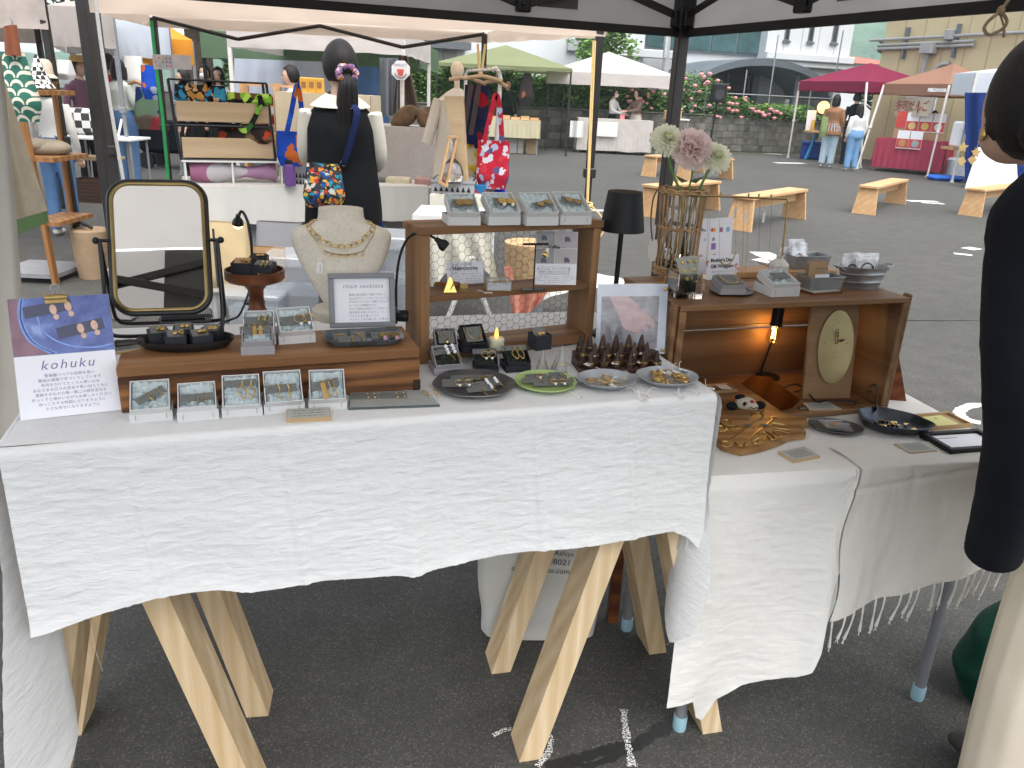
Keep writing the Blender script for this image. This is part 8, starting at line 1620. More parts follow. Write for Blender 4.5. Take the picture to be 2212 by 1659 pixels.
p = aty(1300,120,30); treeF('young tree with bright leaves before the white building',Vector((p.x,30,0)),3.6,1.5,2600,21,[LEAFM[1],LEAFM[1],LEAFM[0]],.16)
p = aty(425,140,21); treeF('big tree with thick trunk behind the orange tent',Vector((p.x,21,0)),5.0,3.4,5200,31,LEAFM,.22,.42)
p = aty(560,140,24); treeF('leafy tree behind the green tent',Vector((p.x,24,0)),3.6,2.4,3600,41,LEAFM,.2)
p = aty(150,100,26); treeF('dark tree beyond the left row of tents',Vector((p.x,26,0)),5.0,3.2,3600,51,LEAFM,.22)
p = aty(1900,240,27); treeF('small tree between the maroon and brown tents',Vector((p.x,27,0)),2.2,1.0,1500,61,LEAFM,.14)
# ---- white public building
PF = aty(1655,125,34.0); F0 = Vector((PF.x,PF.y,0))
def FX(u,v):p = on_plane(u,v,F0,wn); return(p-F0).dot(wx_), p.z
PANELW = mat('white_panel',(.60,.62,.64),.6,0,.03,.8); PANELG = mat('grey_panel',(.40,.42,.43),.7,0,.05,.8); TEAL = mat('teal_window_glass',(.055,.12,.13),.12,0,.4,1.2,spec=.8); DARKG = mat('dark_glazing',(.03,.03,.03),.2,0,.5,1.0); SLATEM = mat('slate_metal',(.13,.155,.18),.5,.2,.1,2)
t = thing('white_building','white panelled public building with arched entrance','building',F0,AW)
sL, sR = FX(890,150)[0]-1.0, FX(1838,100)[0]; sM = FX(1655,100)[0]; zLg = FX(1750,134)[1]
def FB(u0,v0,u1,v1,y0,y1,m,nm,parent,b=0.0):
 s0, za = FX(u0,v1); s1, zb = FX(u1,v0); mb = MB(); mb.box(min(s0,s1),max(s0,s1),y0,y1,min(za,zb),max(za,zb),0,None,b); return mb.build(nm,m,parent)
mb = MB(); mb.box(sM,sR,0,8,zLg,11); mb.build('wall',PANELW,t); mb = MB(); mb.box(sM,sR,.12,8,0,zLg-.002); mb.build('lower_wall',PANELG,t)
mb = MB(); mb.box(FX(1400,100)[0],sM-.004,.6,8,0,11); mb.build('recessed_wall',PANELW,t); mb = MB(); mb.box(sL,FX(1400,100)[0]-.004,.3,8,0,11); mb.build('wing_wall',PANELW,t)
mb = MB(); mb.box(sM-.05,sR+.15,-.22,.0,zLg,zLg+.28,0,None,.03); mb.box(sM-.05,sR+.15,-.10,.0,zLg-.22,zLg-.002,0,None,.03); mb.build('ledge',PANELW,t)
mb = MB(); s0 = FX(1320,110)[0]; mb.box(s0,FX(1475,110)[0],.05,.298,FX(1440,118)[1]-.15,FX(1440,118)[1]+.15,0,None,.03); mb.build('wing_ledge',PANELW,t)
for u0, v0, u1, v1 in((1693,40,1711,87),(1744,36,1764,90),(1795,32,1817,92)):
 s0, zA = FX(u0,v1); s1, zB_ = FX(u1,v0); mb = MB(); mb.box(s0,s1,-.02,.02,zA,zB_+.8); wdo = mb.build('window',SLATEM,t); mb = MB(); mb.box(s0+.06,s1-.06,-.035,-.021,zA+.06,zB_+.74); mb.build('pane',DARKG,wdo); mb = MB(); mb.box(s0-.05,s1+.05,-.08,.0,zA-.08,zA-.002); mb.build('sill',SLATEM,wdo)
s0, zA = FX(1406,104)[0], FX(1530,112)[1]; s1 = FX(1658,110)[0]
mb = MB(); mb.box(s0,s1,.50,.595,zA,zA+2.4); wdo = mb.build('window_band',SLATEM,t); mus =[s0+(s1-s0)*f for f in(0,.26,.30,.55,.78,1.0)]
for a_, b_ in zip(mus,mus[1:]):mb = MB(); mb.box(a_+.05,b_-.05,.47,.499,zA+.08,zA+2.3); mb.build('pane',TEAL,wdo)
JOINT = mat('panel_joint',(.34,.35,.36),.8)
for i in range(1,5):s_ = lerp(sM,sR,i/5); mb = MB(); mb.box(s_-.015,s_+.015,-.006,-.001,zLg+.3,10.5); mb.build('panel_joint',JOINT,t); mb = MB(); mb.box(s_-.015,s_+.015,.110,.119,.2,zLg-.25); mb.build('panel_joint',JOINT,t)
for i in range(1,4):mb = MB(); z = zLg*i/4; mb.box(sM,sR,.108,.118,z-.012,z+.012); mb.build('panel_joint',JOINT,t)
# arched porch
sa, za = FX(1424,158); sb, zb = FX(1706,195); sp, zp = FX(1566,130); n = 24; arc =[]
cx =(sa+sb)/2; zlow = min(za,zb)-.1; hw =(sb-sa)/2
for i in range(n+1):x = -1+2*i/n; arc.append((cx+hw*x,zlow+(zp-zlow)*(1-x*x)**.62 if abs(x)<1 else zlow))
vs =[]; fs =[]
for(s_,z)in arc:vs+=[(s_,-2.6,z),(s_,.6,z),(s_,-2.6,z-.24),(s_,.6,z-.24)]
for i in range(n):a_, b_ = 4*i, 4*i+4; fs+=[(a_,a_+1,b_+1,b_),(a_+2,b_+2,b_+3,a_+3),(a_,b_,b_+2,a_+2),(a_+1,a_+3,b_+3,b_+1)]
mb = MB(); mb.add(vs,fs); pr = mb.build('arched_porch',SLATEM,t)
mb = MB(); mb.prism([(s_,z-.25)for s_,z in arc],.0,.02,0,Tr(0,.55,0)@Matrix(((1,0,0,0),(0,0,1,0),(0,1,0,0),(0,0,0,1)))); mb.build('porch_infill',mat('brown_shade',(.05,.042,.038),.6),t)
mb = MB(); mb.box(cx-hw*.8,cx+hw*.8,.52,.548,0,zlow-.2); mb.build('entrance_glazing',DARKG,t)
for f_ in(-.62,-.2,.12,.45):mb = MB(); s_ = cx+hw*f_; mb.box(s_-.05,s_+.05,.46,.519,0,zlow+.6); mb.build('mullion',SLATEM,t)
for f_ in(-.9,.55):mb = MB(); mb.tube([(cx+hw*f_,-2.2,0),(cx+hw*f_,-2.2,zlow+(.2 if f_<0 else .75))],.07,10); mb.build('porch_column',SLATEM,t)
FB(1700,202,1800,275,.05,.105,DARKG,'glass_door',t)
s0, zA = FX(890,100); mb = MB(); mb.box(s0-.5,FX(1010,100)[0],-.5,.29,FX(930,96)[1]-.12,FX(930,96)[1]+.12); mb.build('eave',mat('dark_eave',(.10,.11,.12),.6),t); FB(905,104,990,158,.2,.29,PANELG,'roller_shutter',t); FB(1230,90,1318,108,.15,.28,PANELG,'wing_vent',t)
# utility poles and railing in front of the building
for lab, u, v0, v1, y, r in(('grey concrete utility pole before the white building',1437,60,200,31.0,.13),('pale drain pipe pole beside the tent leg',1471,82,200,32.0,.10),('grey utility pole behind the lace table',962,60,160,30.0,.12)):p0, p1 = aty(u,v1,y), aty(u,v0,y); t = thing('utility_pole',lab,'pole',Vector((p0.x,y,0))); mb = MB(); mb.tube([(0,0,0),(p1.x-p0.x,0,p1.z+3)],[r,r*.8],12); mb.build('pole',mat('pole_grey_%d'%u,(.36,.36,.35),.8),t); mb = MB(); mb.box(-.2,-.12,-.16,-.12,p1.z-1.0,p1.z-.2); mb.build('sign_plate',mat('pale_sign_%d'%u,(.45,.5,.55),.6),t)
t = thing('pipe_railing','thin grey pipe railing behind the roses','railing',Vector((W0.x,W0.y,0)),AW)
for z in(1.75,1.30):mb = MB(); mb.tube([(15.3,1.2,z),(22.5,1.2,z)],.022,8); mb.build('rail',ZINC,t)
for x, z in((17.2,2.4),(18.6,2.5),(19.6,3.6),(15.9,2.0),(21.2,2.0),(22.1,3.9)):mb = MB(); mb.tube([(x,1.2,0),(x,1.2,z)],.022,8); mb.build('post',ZINC,t)
# ---- cream building on the right
G0 = aty(1909,90,26.0); G0 = Vector((G0.x,G0.y,0)); AG = math.atan2(-4.4,1.9); gx = Vector((math.cos(AG),math.sin(AG),0)); gn = Vector((gx.y,-gx.x,0))
def GX(u,v):p = on_plane(u,v,G0,gn); return(p-G0).dot(gx), p.z
CREAMW = mat('cream_panel_wall',(.52,.44,.27),.75,0,.08,.6); t = thing('cream_building','cream panelled building with grey conduits','building',G0,AG)
mb = MB(); mb.box(0,14,.0,10,0,9); mb.build('wall',CREAMW,t); CJ = mat('cream_joint',(.34,.28,.17),.8)
for i in range(1,14):mb = MB(); mb.box(i*.72-.01,i*.72+.01,-.008,-.001,0,9); mb.build('panel_joint',CJ,t)
CGREY = mat('conduit_grey',(.30,.31,.31),.5); zc =[GX(1960,v)[1]for v in(84,96,104)]
for i, z in enumerate(zc):mb = MB(); mb.tube(smooth_path([(-.05,.25,z-.12),(-.12,.05,z-.06),(-.03,-.12,z),(.3,-.12,z),(3.2 if i else 9,-.12,z+.0)],5),.045,8); mb.build('conduit',CGREY,t)
for u0, v0, u1, v1 in((1999,91,2032,118),(2053,64,2072,88)):s0, zA = GX(u0,v1); s1, zB_ = GX(u1,v0); mb = MB(); mb.box(s0,s1,-.30,-.02,zA,zB_,0,None,.02); mb.build('junction_box',CGREY,t)
s0, zA = GX(2012,118); mb = MB(); mb.tube(smooth_path([(s0,-.15,zA),(s0-.05,-.15,zA-.5),(s0+.1,-.15,zA-.7),(s0+.45,-.12,zA-.3),(s0+.7,-.05,zA-.25)],5),.06,8); mb.build('flexible_conduit',CGREY,t)
for s_ in(.9,2.6):mb = MB(); mb.box(s_-.03,s_+.03,-.14,-.01,zc[-1]-.3,zc[0]+.3); mb.build('bracket',SLATEM,t)
s0, zA = GX(1925,310); s1, zB_ = GX(1985,205); mb = MB(); mb.box(s0+.2,s1+.6,-.03,.0,0,zB_); dr = mb.build('sliding_door',WHITEMETAL,t); mb = MB(); mb.box(s0+.35,s1+.45,-.045,-.031,1.0,zB_-.15); mb.build('pane',DARKG,dr)
# red roofed house and wooded hill
p = aty(1855,130,62); t = thing('tiled_house','distant house with red tiled roof','house',Vector((p.x,62,0))); zr_ = aty(1855,138,62).z; zt_ = aty(1855,117,62).z; mb = MB(); mb.box(-2.5,3,0,5,0,zr_); mb.build('wall',PANELW,t); ROOF = mat('red_roof_tiles',(.30,.10,.06),.7,0,.25,4,.6,10,bd=.05); mb = MB(); mb.add([(-3,-.6,zr_),(3.4,-.6,zr_),(3.4,5.6,zr_),(-3,5.6,zr_),(-3,2.5,zt_+.3),(1.6,2.5,zt_-.1)],[(0,1,5,4),(3,4,5,2),(1,2,5),(0,4,3),(0,3,2,1)]); mb.build('roof',ROOF,t)
HILL = mat('wooded_hill',(.055,.11,.06),.9,0,.55,.06,1.0,.12,bd=2.5); mb = MB(); mb.grid(lambda s,q:(lerp(-260,420,s),260+190*q,-2+66*math.sin(min(1,q*1.25)*PI/2)*(.55+.45*math.sin(s*5-1.5))+6*nz(s*22,q*14)+4.0*nz(s*90,q*60)),260,90); struct(mb.build('hill',HILL,ang=2))
# ================================================================ far tents
OLIVE = fabric('olive_canopy',(.26,.29,.16),.35,200,.3,.04,2); OFFW = fabric('offwhite_canopy',(.66,.61,.58),.35,200,.3,.04,2); MAROON = fabric('maroon_canopy',(.25,.03,.075),.3,200,.3,.05,2); BROWNC = fabric('brown_canopy',(.36,.20,.14),.3,200,.3,.05,2); WHITEC = fabric('white_canopy',(.66,.70,.76),.4,200,.3,.03,2); ORANGEC = fabric('orange_canopy',(.80,.36,.05),.4,200,.3,.03,2); GREENC = fabric('green_canopy',(.14,.21,.13),.35,200,.3,.05,2); TAUPEC = fabric('taupe_canopy',(.52,.47,.44),.4,200,.3,.04,2)
def tentF(label,uL,uR,vE,y,depth,vA,cloth,pole,val,legs=(0,1,2,3),rot=0.0,pw=.045,los=False):
 a, b = aty(uL,vE,y), aty(uR,vE+(uR-uL)*.047,y); zr =(a.z+b.z)/2+val; f =(y+depth)/y if los else 1.0; ap = aty((uL+uR)/2,vA,y+depth/2); return tent('canopy_tent',label,[(a.x,y),(b.x,y+rot),(b.x*f,y+depth+rot),(b.x*f-(b.x-a.x),y+depth)],zr,max(.2,ap.z-zr),cloth,pole,[(k_,(0,0))for k_ in legs],pw,val)
tentF('olive green tent before the hedge',940,1236,142,20.8,3.4,97,OLIVE,TENTPOLE,.08)
tentF('off white tent beside the roses',1183,1462,180,22.6,3.2,112,OFFW,TENTPOLE,.32)
def tentC(label,uA,vA,yA,uB,vB,yB,vTop,cloth,pole,val,legs):
 a, b = aty(uA,vA,yA), aty(uB,vB,yB); d = Vector((b.x-a.x,b.y-a.y,0)); n = Vector((-d.y,d.x,0)); zr =(a.z+b.z)/2+val; c = Vector((a.x,a.y,0))+d/2+n/2; zt_ = zat(c,vTop); return tent('canopy_tent',label,[(a.x,a.y),(b.x,b.y),(b.x+n.x,b.y+n.y),(a.x+n.x,a.y+n.y)],zr,max(.3,zt_-zr),cloth,pole,legs,.05,val)
POLEW = mat('white_tent_pole',(.62,.60,.56),.5); z0 =(0,0)
tentC('maroon tent with white legs near the cream building',1723,193,24.6,1868,202,22.2,136,MAROON,POLEW,.26,[(0,z0),(1,(-.0,-.6)),(2,z0),(3,z0)])
tentC('brown tent with a dumpling banner',1904,205,21.6,2046,207,19.6,138,BROWNC,POLEW,.26,[(0,(-.5,-.5)),(1,(-.2,-.3)),(2,z0),(3,z0)])
p = aty(2048,195,19.5); pp = tent.__defaults__
for i,(uA,txt)in enumerate(((2008,'FIELDOOR'),)):
 q_ = aty(uA+14,195,19.7); o = thing('tent_lettering','white lettering printed on the brown tent valance','lettering',Vector((q_.x,q_.y-.05,q_.z))); text(txt,.095,o,Rz(math.atan2(-2.0,1.35))@Rx(PI/2),PAPER,fatten=.008)
tentF('pale taupe tent in the left row',108,252,100,9.6,3.0,10,TAUPEC,STEEL,.42,(0,1),los=True)
tentF('white tent behind the taupe one',236,371,122,12.6,3.0,18,WHITEC,STEEL,.50,(1,),los=True)
tentF('orange tent at the end of the left row',300,420,135,15.5,3.0,52,ORANGEC,STEEL,.42,(1,),los=True)
tentF('dark green tent behind the jam stall',436,900,125,12.2,3.0,70,GREENC,BLACKMETAL,.36,(0,))
tentF('pale grey tent over the jam stall',492,874,102,9.9,2.6,40,OFFW,POLEW,.26,(0,1,2,3))
t = thing('backdrop_cloth','white backdrop cloth behind the jam stall','cloth',Vector((aty(610,165,12.0).x,12.0,0))); O = t.location; mb = MB(); mb.grid(lambda s,q:tuple(aty(lerp(506,716,s),lerp(126,262,q)+8*s,12.0+.05*math.sin(s*22))-O),60,10); mb.build('sheet',fabric('bluish_white_sheet',(.58,.62,.72),.3),t,ang=2); t = thing('blue_umbrella','blue folded sheet beside the vest wearer','cloth',aty(800,210,11.8)); mb = MB(); mb.grid(lambda s,q:(lerp(-.25,.25,s)*(1.2-.5*q),.03*math.sin(s*9),lerp(-.6,.4,q)),14,8); mb.build('sheet',fabric('mid_blue',(.10,.19,.36),.2),t)
# ---- jam stall
x0, x1, z0_, z1 = UU(525,183,660,300,9.0); t = thing('jam_rack','stepped blond rack with jars of jam','rack',Vector((x0,9.0,z0_-.3))); W, H = x1-x0, z1-z0_+.3
for q in(.30,.52,.74,.98):mb = MB(); mb.box(0,W,.25*(q-.3),.25*(q-.3)+.16,H*q-.02,H*q); mb.build('rack_shelf',BENCH_W,t)
for x in(0,W*.5,W-.03):mb = MB(); mb.box(x,x+.03,0,.22,0,H); mb.build('rack_side',BENCH_W,t)
JAM = mat('dark_jam',(.16,.02,.025),.15); HONEY = mat('amber_jam',(.40,.20,.04),.15); jm = None
for r, q in enumerate((.30,.52,.74)):
 for i in range(9):
  P = Vector((x0+W*(.08+.104*i),9.06+.25*(q-.3),z0_-.3+H*q+.001)); j = thing('jam_jar',('amber jam jar on the lowest rack shelf','dark red jam jar on the middle rack shelf','dark red jam jar on the top rack shelf')[r],'jar',P,0,('jam jars low','jam jars middle','jam jars top')[r])
  mb = MB(); mb.lathe([(0,0),(.042,0),(.045,.01),(.045,.075),(.036,.09),(0,.09)],12); mb.build('jar_body',HONEY if r==0 else JAM,j); mb = MB(); mb.lathe([(0,.091),(.038,.091),(.038,.11),(0,.11)],12); mb.build('lid',mat('jar_lid',(.5,.35,.3),.4)if 'jar_lid' not in bpy.data.materials else bpy.data.materials['jar_lid'],j)
MUST = mat('mustard_paper',(.55,.30,.04),.7,0,.06)
for i in range(3):x0b, x1b, zb0, zb1 = UU(648+17*i,167+i,664+17*i,204,8.9); o = thing('mustard_packet','mustard paper packet standing on the jam stall','packet',Vector((x0b,8.9,zb0)),0,'mustard packets'); mb = MB(); mb.box(0,x1b-x0b,0,.06,0,zb1-zb0,0,None,.01); mb.build('packet_body',MUST,o); mb = MB(); mb.box(.02,x1b-x0b-.02,-.004,-.001,(zb1-zb0)*.4,(zb1-zb0)*.75); mb.build('label',BROWNTOP,o)
x0, x1, z0_, z1 = UU(600,207,800,330,8.8); draped('jam_table','blond table of the jam stall',Vector((x0,8.8,0)),x1-x0,.6,z1,.1,fabric('sand_cloth',(.50,.42,.30)),0,6)
t = thing('round_sign','white octagonal sign with a red cup on a white post','sign',Vector((aty(868,230,8.4).x,8.4,0))); O = t.location; c = aty(866,152,8.4)-O; r_ = 21*ppx(c+O); mb = MB(); mb.lathe([(0,0),(r_,0),(r_,.02),(0,.02)],8,0,Matrix.Translation(c)@Rx(PI/2)@Rz(PI/8)); mb.build('sign_plate',PAPER,t); mb = MB(); mb.tube([(0,0,0),(0,.03,c.z)],.022,8); mb.build('post',POLEW,t); mb = MB(); mb.prism([(-.02,-.04),(.02,-.04),(.035,.02),(-.035,.02)],0,.004,0,Matrix.Translation(c+Vector((0,-.024,-.01)))@Rx(PI/2)); mb.build('cup_emblem',MAT_RED if False else mat('emblem_red',(.6,.10,.08),.6),t); mb = MB(); mb.ring(r_*.62,.006,Matrix.Translation(c+Vector((0,-.023,-.01)))@Rx(PI/2),20,5,0,PI*1.1,PI*1.9); mb.build('laurel',GREYINK,t); text('MARKET',.035,t,Matrix.Translation(c+Vector((0,-.025,r_*.5)))@Rx(PI/2),GREYINK)
t = thing('brown_curtain','dark brown draped cloth behind the round sign','cloth',Vector((aty(880,210,9.6).x,9.6,0))); O = t.location; mb = MB(); mb.grid(lambda s,q:tuple(aty(lerp(lerp(862,848,q),lerp(880,908,q),s),lerp(120,245,q),9.6+.06*math.sin(s*12))-O),20,12); mb.build('cloth',fabric('cocoa_cloth',(.075,.05,.04),.1),t,ang=2)
t = thing('grey_coat','grey coats hanging beside the brown cloth','coat',Vector((aty(838,210,9.7).x,9.7,0))); O = t.location; mb = MB(); mb.grid(lambda s,q:tuple(aty(lerp(820,862,s),lerp(125,250,q),9.7+.06*math.sin(s*12))-O),20,12); mb.build('cloth',fabric('slate_cloth',(.16,.17,.19),.1),t,ang=2)
# ---- payment board on the rear left leg
t = thing('logo_board','small grey board with rows of payment logos','sign',aty(372,134,7.0)); k = ppx(t.location); mb = MB(); mb.box(-42*k,0,0,.01,-16*k,14*k); mb.build('board',mat('grey_foamboard',(.46,.45,.46),.7),t); mb = MB(); mb.box(.002,40*k,0,.01,-14*k,15*k); mb.build('blank_board',mat('pale_foamboard',(.50,.49,.50),.7),t); _r.seed(3)
lc =[(.1,.2,.5),(.6,.1,.08),(.7,.35,.05),(.1,.35,.2),(.35,.1,.3)]
for i in range(5):
 for r in range(3):
  if(i*7+r*3)%5:mb = MB(); x = -38*k+i*8*k; z = 6*k-r*8*k; mb.box(x,x+4*k,-.003,-.001,z,z+2.6*k); mb.build('logo',mat('logo_%d_%d'%(i,r),lc[(i+r)%5],.6),t)
  # ================================================================ benches
def bench(label,a,b,wd=.27,h=.40):
 A, B = at(*a), at(*b); d = B-A; L_ = d.length; t = thing('wooden_bench',label,'bench',A,math.atan2(d.y,d.x),'cedar benches in the open lot')
 mb = MB(); mb.box(-.04,L_+.04,-wd/2,wd/2,h-.035,h,0,None,.004); mb.build('seat',BENCH_W,t)
 for x, s_ in((.02,-1),(L_-.02,1)):mb = MB(); mb.add([(x-.02+s_*.05,-wd/2-.03,0),(x+.02+s_*.05,-wd/2-.03,0),(x+.02+s_*.05,wd/2+.03,0),(x-.02+s_*.05,wd/2+.03,0),(x-.02,-wd/2+.01,h-.036),(x+.02,-wd/2+.01,h-.036),(x+.02,wd/2-.01,h-.036),(x-.02,wd/2-.01,h-.036)],[(3,2,1,0),(4,5,6,7)]+[(i,(i+1)%4,4+(i+1)%4,4+i)for i in range(4)]); mb.build('leg_slab',BENCH_W,t)
 mb = MB(); mb.box(.03,L_-.03,-.015,.015,h-.16,h-.037); mb.build('apron_rail',BENCH_W,t); return t
bench('short cedar bench below the brown tent with a painted arrow behind',(1866,462),(1932,440)); bench('long cedar bench behind the necklace rack',(1597,497),(1712,472)); bench('cedar bench half behind the black sweater',(2096,466),(2205,447)); bench('cedar bench behind the wicker holder',(1402,468),(1530,452)); bench('cedar bench under the pink carnation',(1476,392),(1566,386)); bench('cedar bench beside the black tent leg',(1402,381),(1505,372))
# speaker on a stand
sp_ = aty(1552,200,24.2); t = thing('loudspeaker','black loudspeaker on a pole before the roses','loudspeaker',Vector((sp_.x,24.2,0))); zs0, zs1 = aty(1552,222,24.2).z, aty(1552,180,24.2).z; mb = MB(); mb.box(-.20,.20,-.18,.18,zs0,zs1,0,None,.03); mb.build('cabinet',BLACKPAINT,t); mb = MB(); mb.tube([(-.08,0,0),(0,0,zs0)],.025,8); mb.tube([(-.5,0,0),(-.05,0,.5)],.015,6); mb.tube([(.35,.1,0),(-.05,0,.5)],.015,6); mb.build('stand',BLACKMETAL,t); mb = MB(); mb.lathe([(0,0),(.14,0),(.13,.02),(0,.01)],20,0,Tr(0,-.185,(zs0+zs1)/2-.04)@Rx(PI/2)); mb.build('cone_grille',mat('dark_grille',(.03,.03,.03),.8),t)
# ---- tables under the far tents
SANDC = fabric('sand_linen',(.44,.40,.27),0); GREIGEC = fabric('greige_linen',(.46,.42,.39),0,300,.3,.08)
x0, x1, _, z1 = UU(1050,262,1168,300,20.6); draped('craft_table','sand covered table under the olive tent',Vector((x0,20.6,0)),x1-x0,.7,z1,z1-.42,SANDC,0,7)
x0, x1, zz0, zz1 = UU(1060,246,1165,262,20.7)
for i in range(5):o = thing('craft_tray','wooden tray of small craft pieces under the olive tent','tray',Vector((lerp(x0,x1,i/5+.02),20.7,z1+.006)),0,'craft trays'); mb = MB(); mb.tray(0,(x1-x0)/5.6,0,.3,0,.06+.03*(i%2),.015); mb.build('tray',BENCH_W,o)
for lab, u0, v0, u1, v1, c in(('tall brown carton under the craft table',1136,282,1160,324,(.30,.20,.11)),('clear storage bin under the craft table',1090,282,1118,322,(.40,.40,.38)),('flat brown carton under the craft table',1118,284,1132,321,(.42,.36,.30))):x0, x1, zz0, zz1 = UU(u0,v0,u1,v1,20.9); mb = MB(); mb.box(x0,x1,20.9,21.3,0,zz1,0,None,.01); tag(mb.build('carton',mat('carton_%d'%u0,c,.8)),lab,'box')
x0, x1, _, z1 = UU(1246,262,1412,300,22.4); draped('greige_table','greige covered table under the off white tent',Vector((x0,22.4,0)),x1-x0,.8,z1,.08,GREIGEC,0,8); x0, x1, zz0, zz1 = UU(1288,264,1336,294,22.3); mb = MB(); mb.box(x0,x1,22.30,22.32,zz0,zz1); tag(mb.build('name_banner',WHITETOP),'white cloth banner pinned on the greige table','banner')
x0, x1, zz0, zz1 = UU(1230,262,1262,296,22.2); mb = MB(); mb.grid(lambda s,q:(lerp(x0,x1,s),22.2+.05*math.sin(s*9),lerp(zz1,zz0,q)),14,6); tag(mb.build('side_cloth',WHITETOP),'white cloth hanging at the greige table end','cloth')
x0, x1, zz0, zz1 = UU(1436,240,1474,258,22.5); mb = MB(); mb.box(x0,x1,22.5,22.8,zz0,zz1,b=.02); tag(mb.build('wooden_chest',BENCH_W),'small wooden chest on the side table','chest')
x0, x1, zz0, zz1 = UU(1430,258,1490,330,22.5); t = thing('side_table','folding side table beside the off white tent','table',Vector((x0,22.5,0))); mb = MB(); mb.box(0,x1-x0,0,.5,zz1-.03,zz1); mb.build('table_top',WHITEMETAL,t)
for x in(.03,x1-x0-.03):mb = MB(); mb.tube([(x,.05,0),(x,.05,zz1-.03)],.02,6); mb.build('leg',STEEL,t)
t = thing('hanging_backpack','dark bag hanging on the olive tent leg','bag',aty(1136,228,21.0)); mb = MB(); mb.grid(baggy(.45,.75,.3,.8,.4),20,10); mb.build('bag_body',print_cloth('rust_black_print',[(.03,.02,.02),(.22,.08,.03),(.02,.02,.02)],6),t,ang=2)
# red food stall
REDC = fabric('crimson_cloth',(.34,.05,.085),0,300,.3,.06); a, b = at(1880,368,0), at(2000,380,0); b = Vector((a.x+1.25,a.y-1.05,0)); rzr = math.atan2(b.y-a.y,b.x-a.x); zt_ = zat(a,297); draped('food_table','crimson covered food table under the brown tent',a,(b-a).length,.8,zt_,.10,REDC,rzr,9,10,.05)
M4 = Matrix.Translation((a.x,a.y,zt_+.006))@Rz(rzr); t = thing('menu_board','brown card board with red and white food menus','menu',M4=M4@Tr(.30,.25,0)); LB = 1.15; mb = MB(); mb.box(0,LB,0,.02,0,.62); mb.build('card_board',KRAFT,t); REDP = mat('menu_red',(.55,.05,.05),.6)
for i,(x,z,w_,h_)in enumerate(((.02,.26,.22,.38),(.26,.18,.28,.44),(.56,.18,.28,.44),(.86,.18,.28,.44),(.20,-.22,.28,.42),(.50,-.22,.28,.42))):
 mb = MB(); mb.box(x,x+w_,-.012-.30*(z<0),-.006-.30*(z<0),z,z+h_); pg = mb.build('menu_page',REDP if i==0 else PAPER,t)
 if i:mb = MB(); mb.box(x+.005,x+w_-.005,-.016-.30*(z<0),-.0125-.30*(z<0),z+.02,z+h_*.55); mb.build('red_half',REDP,pg); mb = MB(); mb.lathe([(0,0),(.085,0),(.085,.006),(0,.006)],16,0,Tr(x+w_/2,-.0165-.30*(z<0),z+h_*.30)@Rx(PI/2)); mb.build('food_photo',mat('dish_photo_%d'%i,((.6,.5,.2),(.6,.5,.2),(.62,.45,.12),(.7,.7,.65),(.5,.25,.1),(.3,.36,.36))[i],.5),pg)
 else:text('だんご',.07,pg,Tr(x+w_/2,-.014,z+h_*.8)@Rx(PI/2),MUST)
t = thing('noren_banner','short linen curtain with red brush lettering','banner',aty(1926,212,20.9)); O = t.location; A_, B_ = aty(1938,210,21.3), aty(2014,210,20.0); d = B_-A_; d.z = 0; t.location = A_; t.rotation_euler =(0,0,math.atan2(d.y,d.x)); LN = d.length; hN = 36*ppx(A_)
for i in range(3):mb = MB(); mb.grid(lambda s,q:(LN*(i/3+.01+.31*s),.02*math.sin(s*6+i)*q,-hN*q),10,6); mb.build('curtain_panel',fabric('noren_linen_%d'%i,(.58,.52,.42),.2),t)
INKR = mat('brush_red',(.30,.06,.03),.7)
for i, ch in enumerate('多可だんご'):text(ch,hN*.62,t,Tr(LN*(.13+.19*i),-.035,-hN*.5)@Rx(PI/2)@Rz(.08),INKR,fatten=.004)
# drink stand with glowing lamp
a = at(1765,346,0); t = thing('drink_stand','small round table on bright blue trestle legs','table',a); zt_ = zat(a,283); mb = MB(); mb.lathe([(0,zt_-.04),(.5,zt_-.04),(.5,zt_),(0,zt_)],24); mb.build('table_top',BENCH_W,t); BLUEL = mat('bright_blue_paint',(.02,.22,.48),.5)
for x, y in((-.4,-.1),(.05,-.2),(.35,.1),(-.2,.3)):mb = MB(); mb.tube([(x,y,0),(x*.4,y*.4,zt_-.04)],.03,8); mb.build('leg',BLUEL,t)
for lab, u0, v0, u1, v1, mm, nm in(('white menu board on the drink stand',1740,238,1766,281,PAPER,'menu_board'),('big jar of yellow lemonade on the drink stand',1750,258,1762,281,mat('lemonade',(.55,.34,.02),.2),'lemonade_jar')):
 x0, x1, zz0, zz1 = UU(u0,v0,u1,v1,a.y-(.2 if 'jar' in nm else 0)); o = thing(nm,lab,'jar' if 'jar' in nm else 'menu',Vector(((x0+x1)/2,a.y-(.2 if 'jar' in nm else 0),zt_+.002))); R_ =(x1-x0)/2; mb = MB()
 if 'jar' in nm:mb.lathe([(0,0),(R_,0),(R_,(zz1-zz0)*.8),(R_*.7,(zz1-zz0)*.9),(R_*.7,(zz1-zz0)),(0,zz1-zz0)],16)
 else:mb.box(-R_,R_,0,.03,0,zz1-zz0,0,Rx(-.12))
 mb.build('body',mm,o)
lp = aty(1779,232,a.y-.1); t = thing('globe_lamp','glowing warm globe lamp over the drink stand','lamp',lp); mb = MB(); mb.ball((0,0,0),.17,n=16); mb.build('globe',glow('globe_glow',(1.0,.50,.12),1.6),t); mb = MB(); mb.tube([(0,0,-.16),(0,.1,-.9)],.015,6); mb.build('lamp_pole',BLACKMETAL,t)
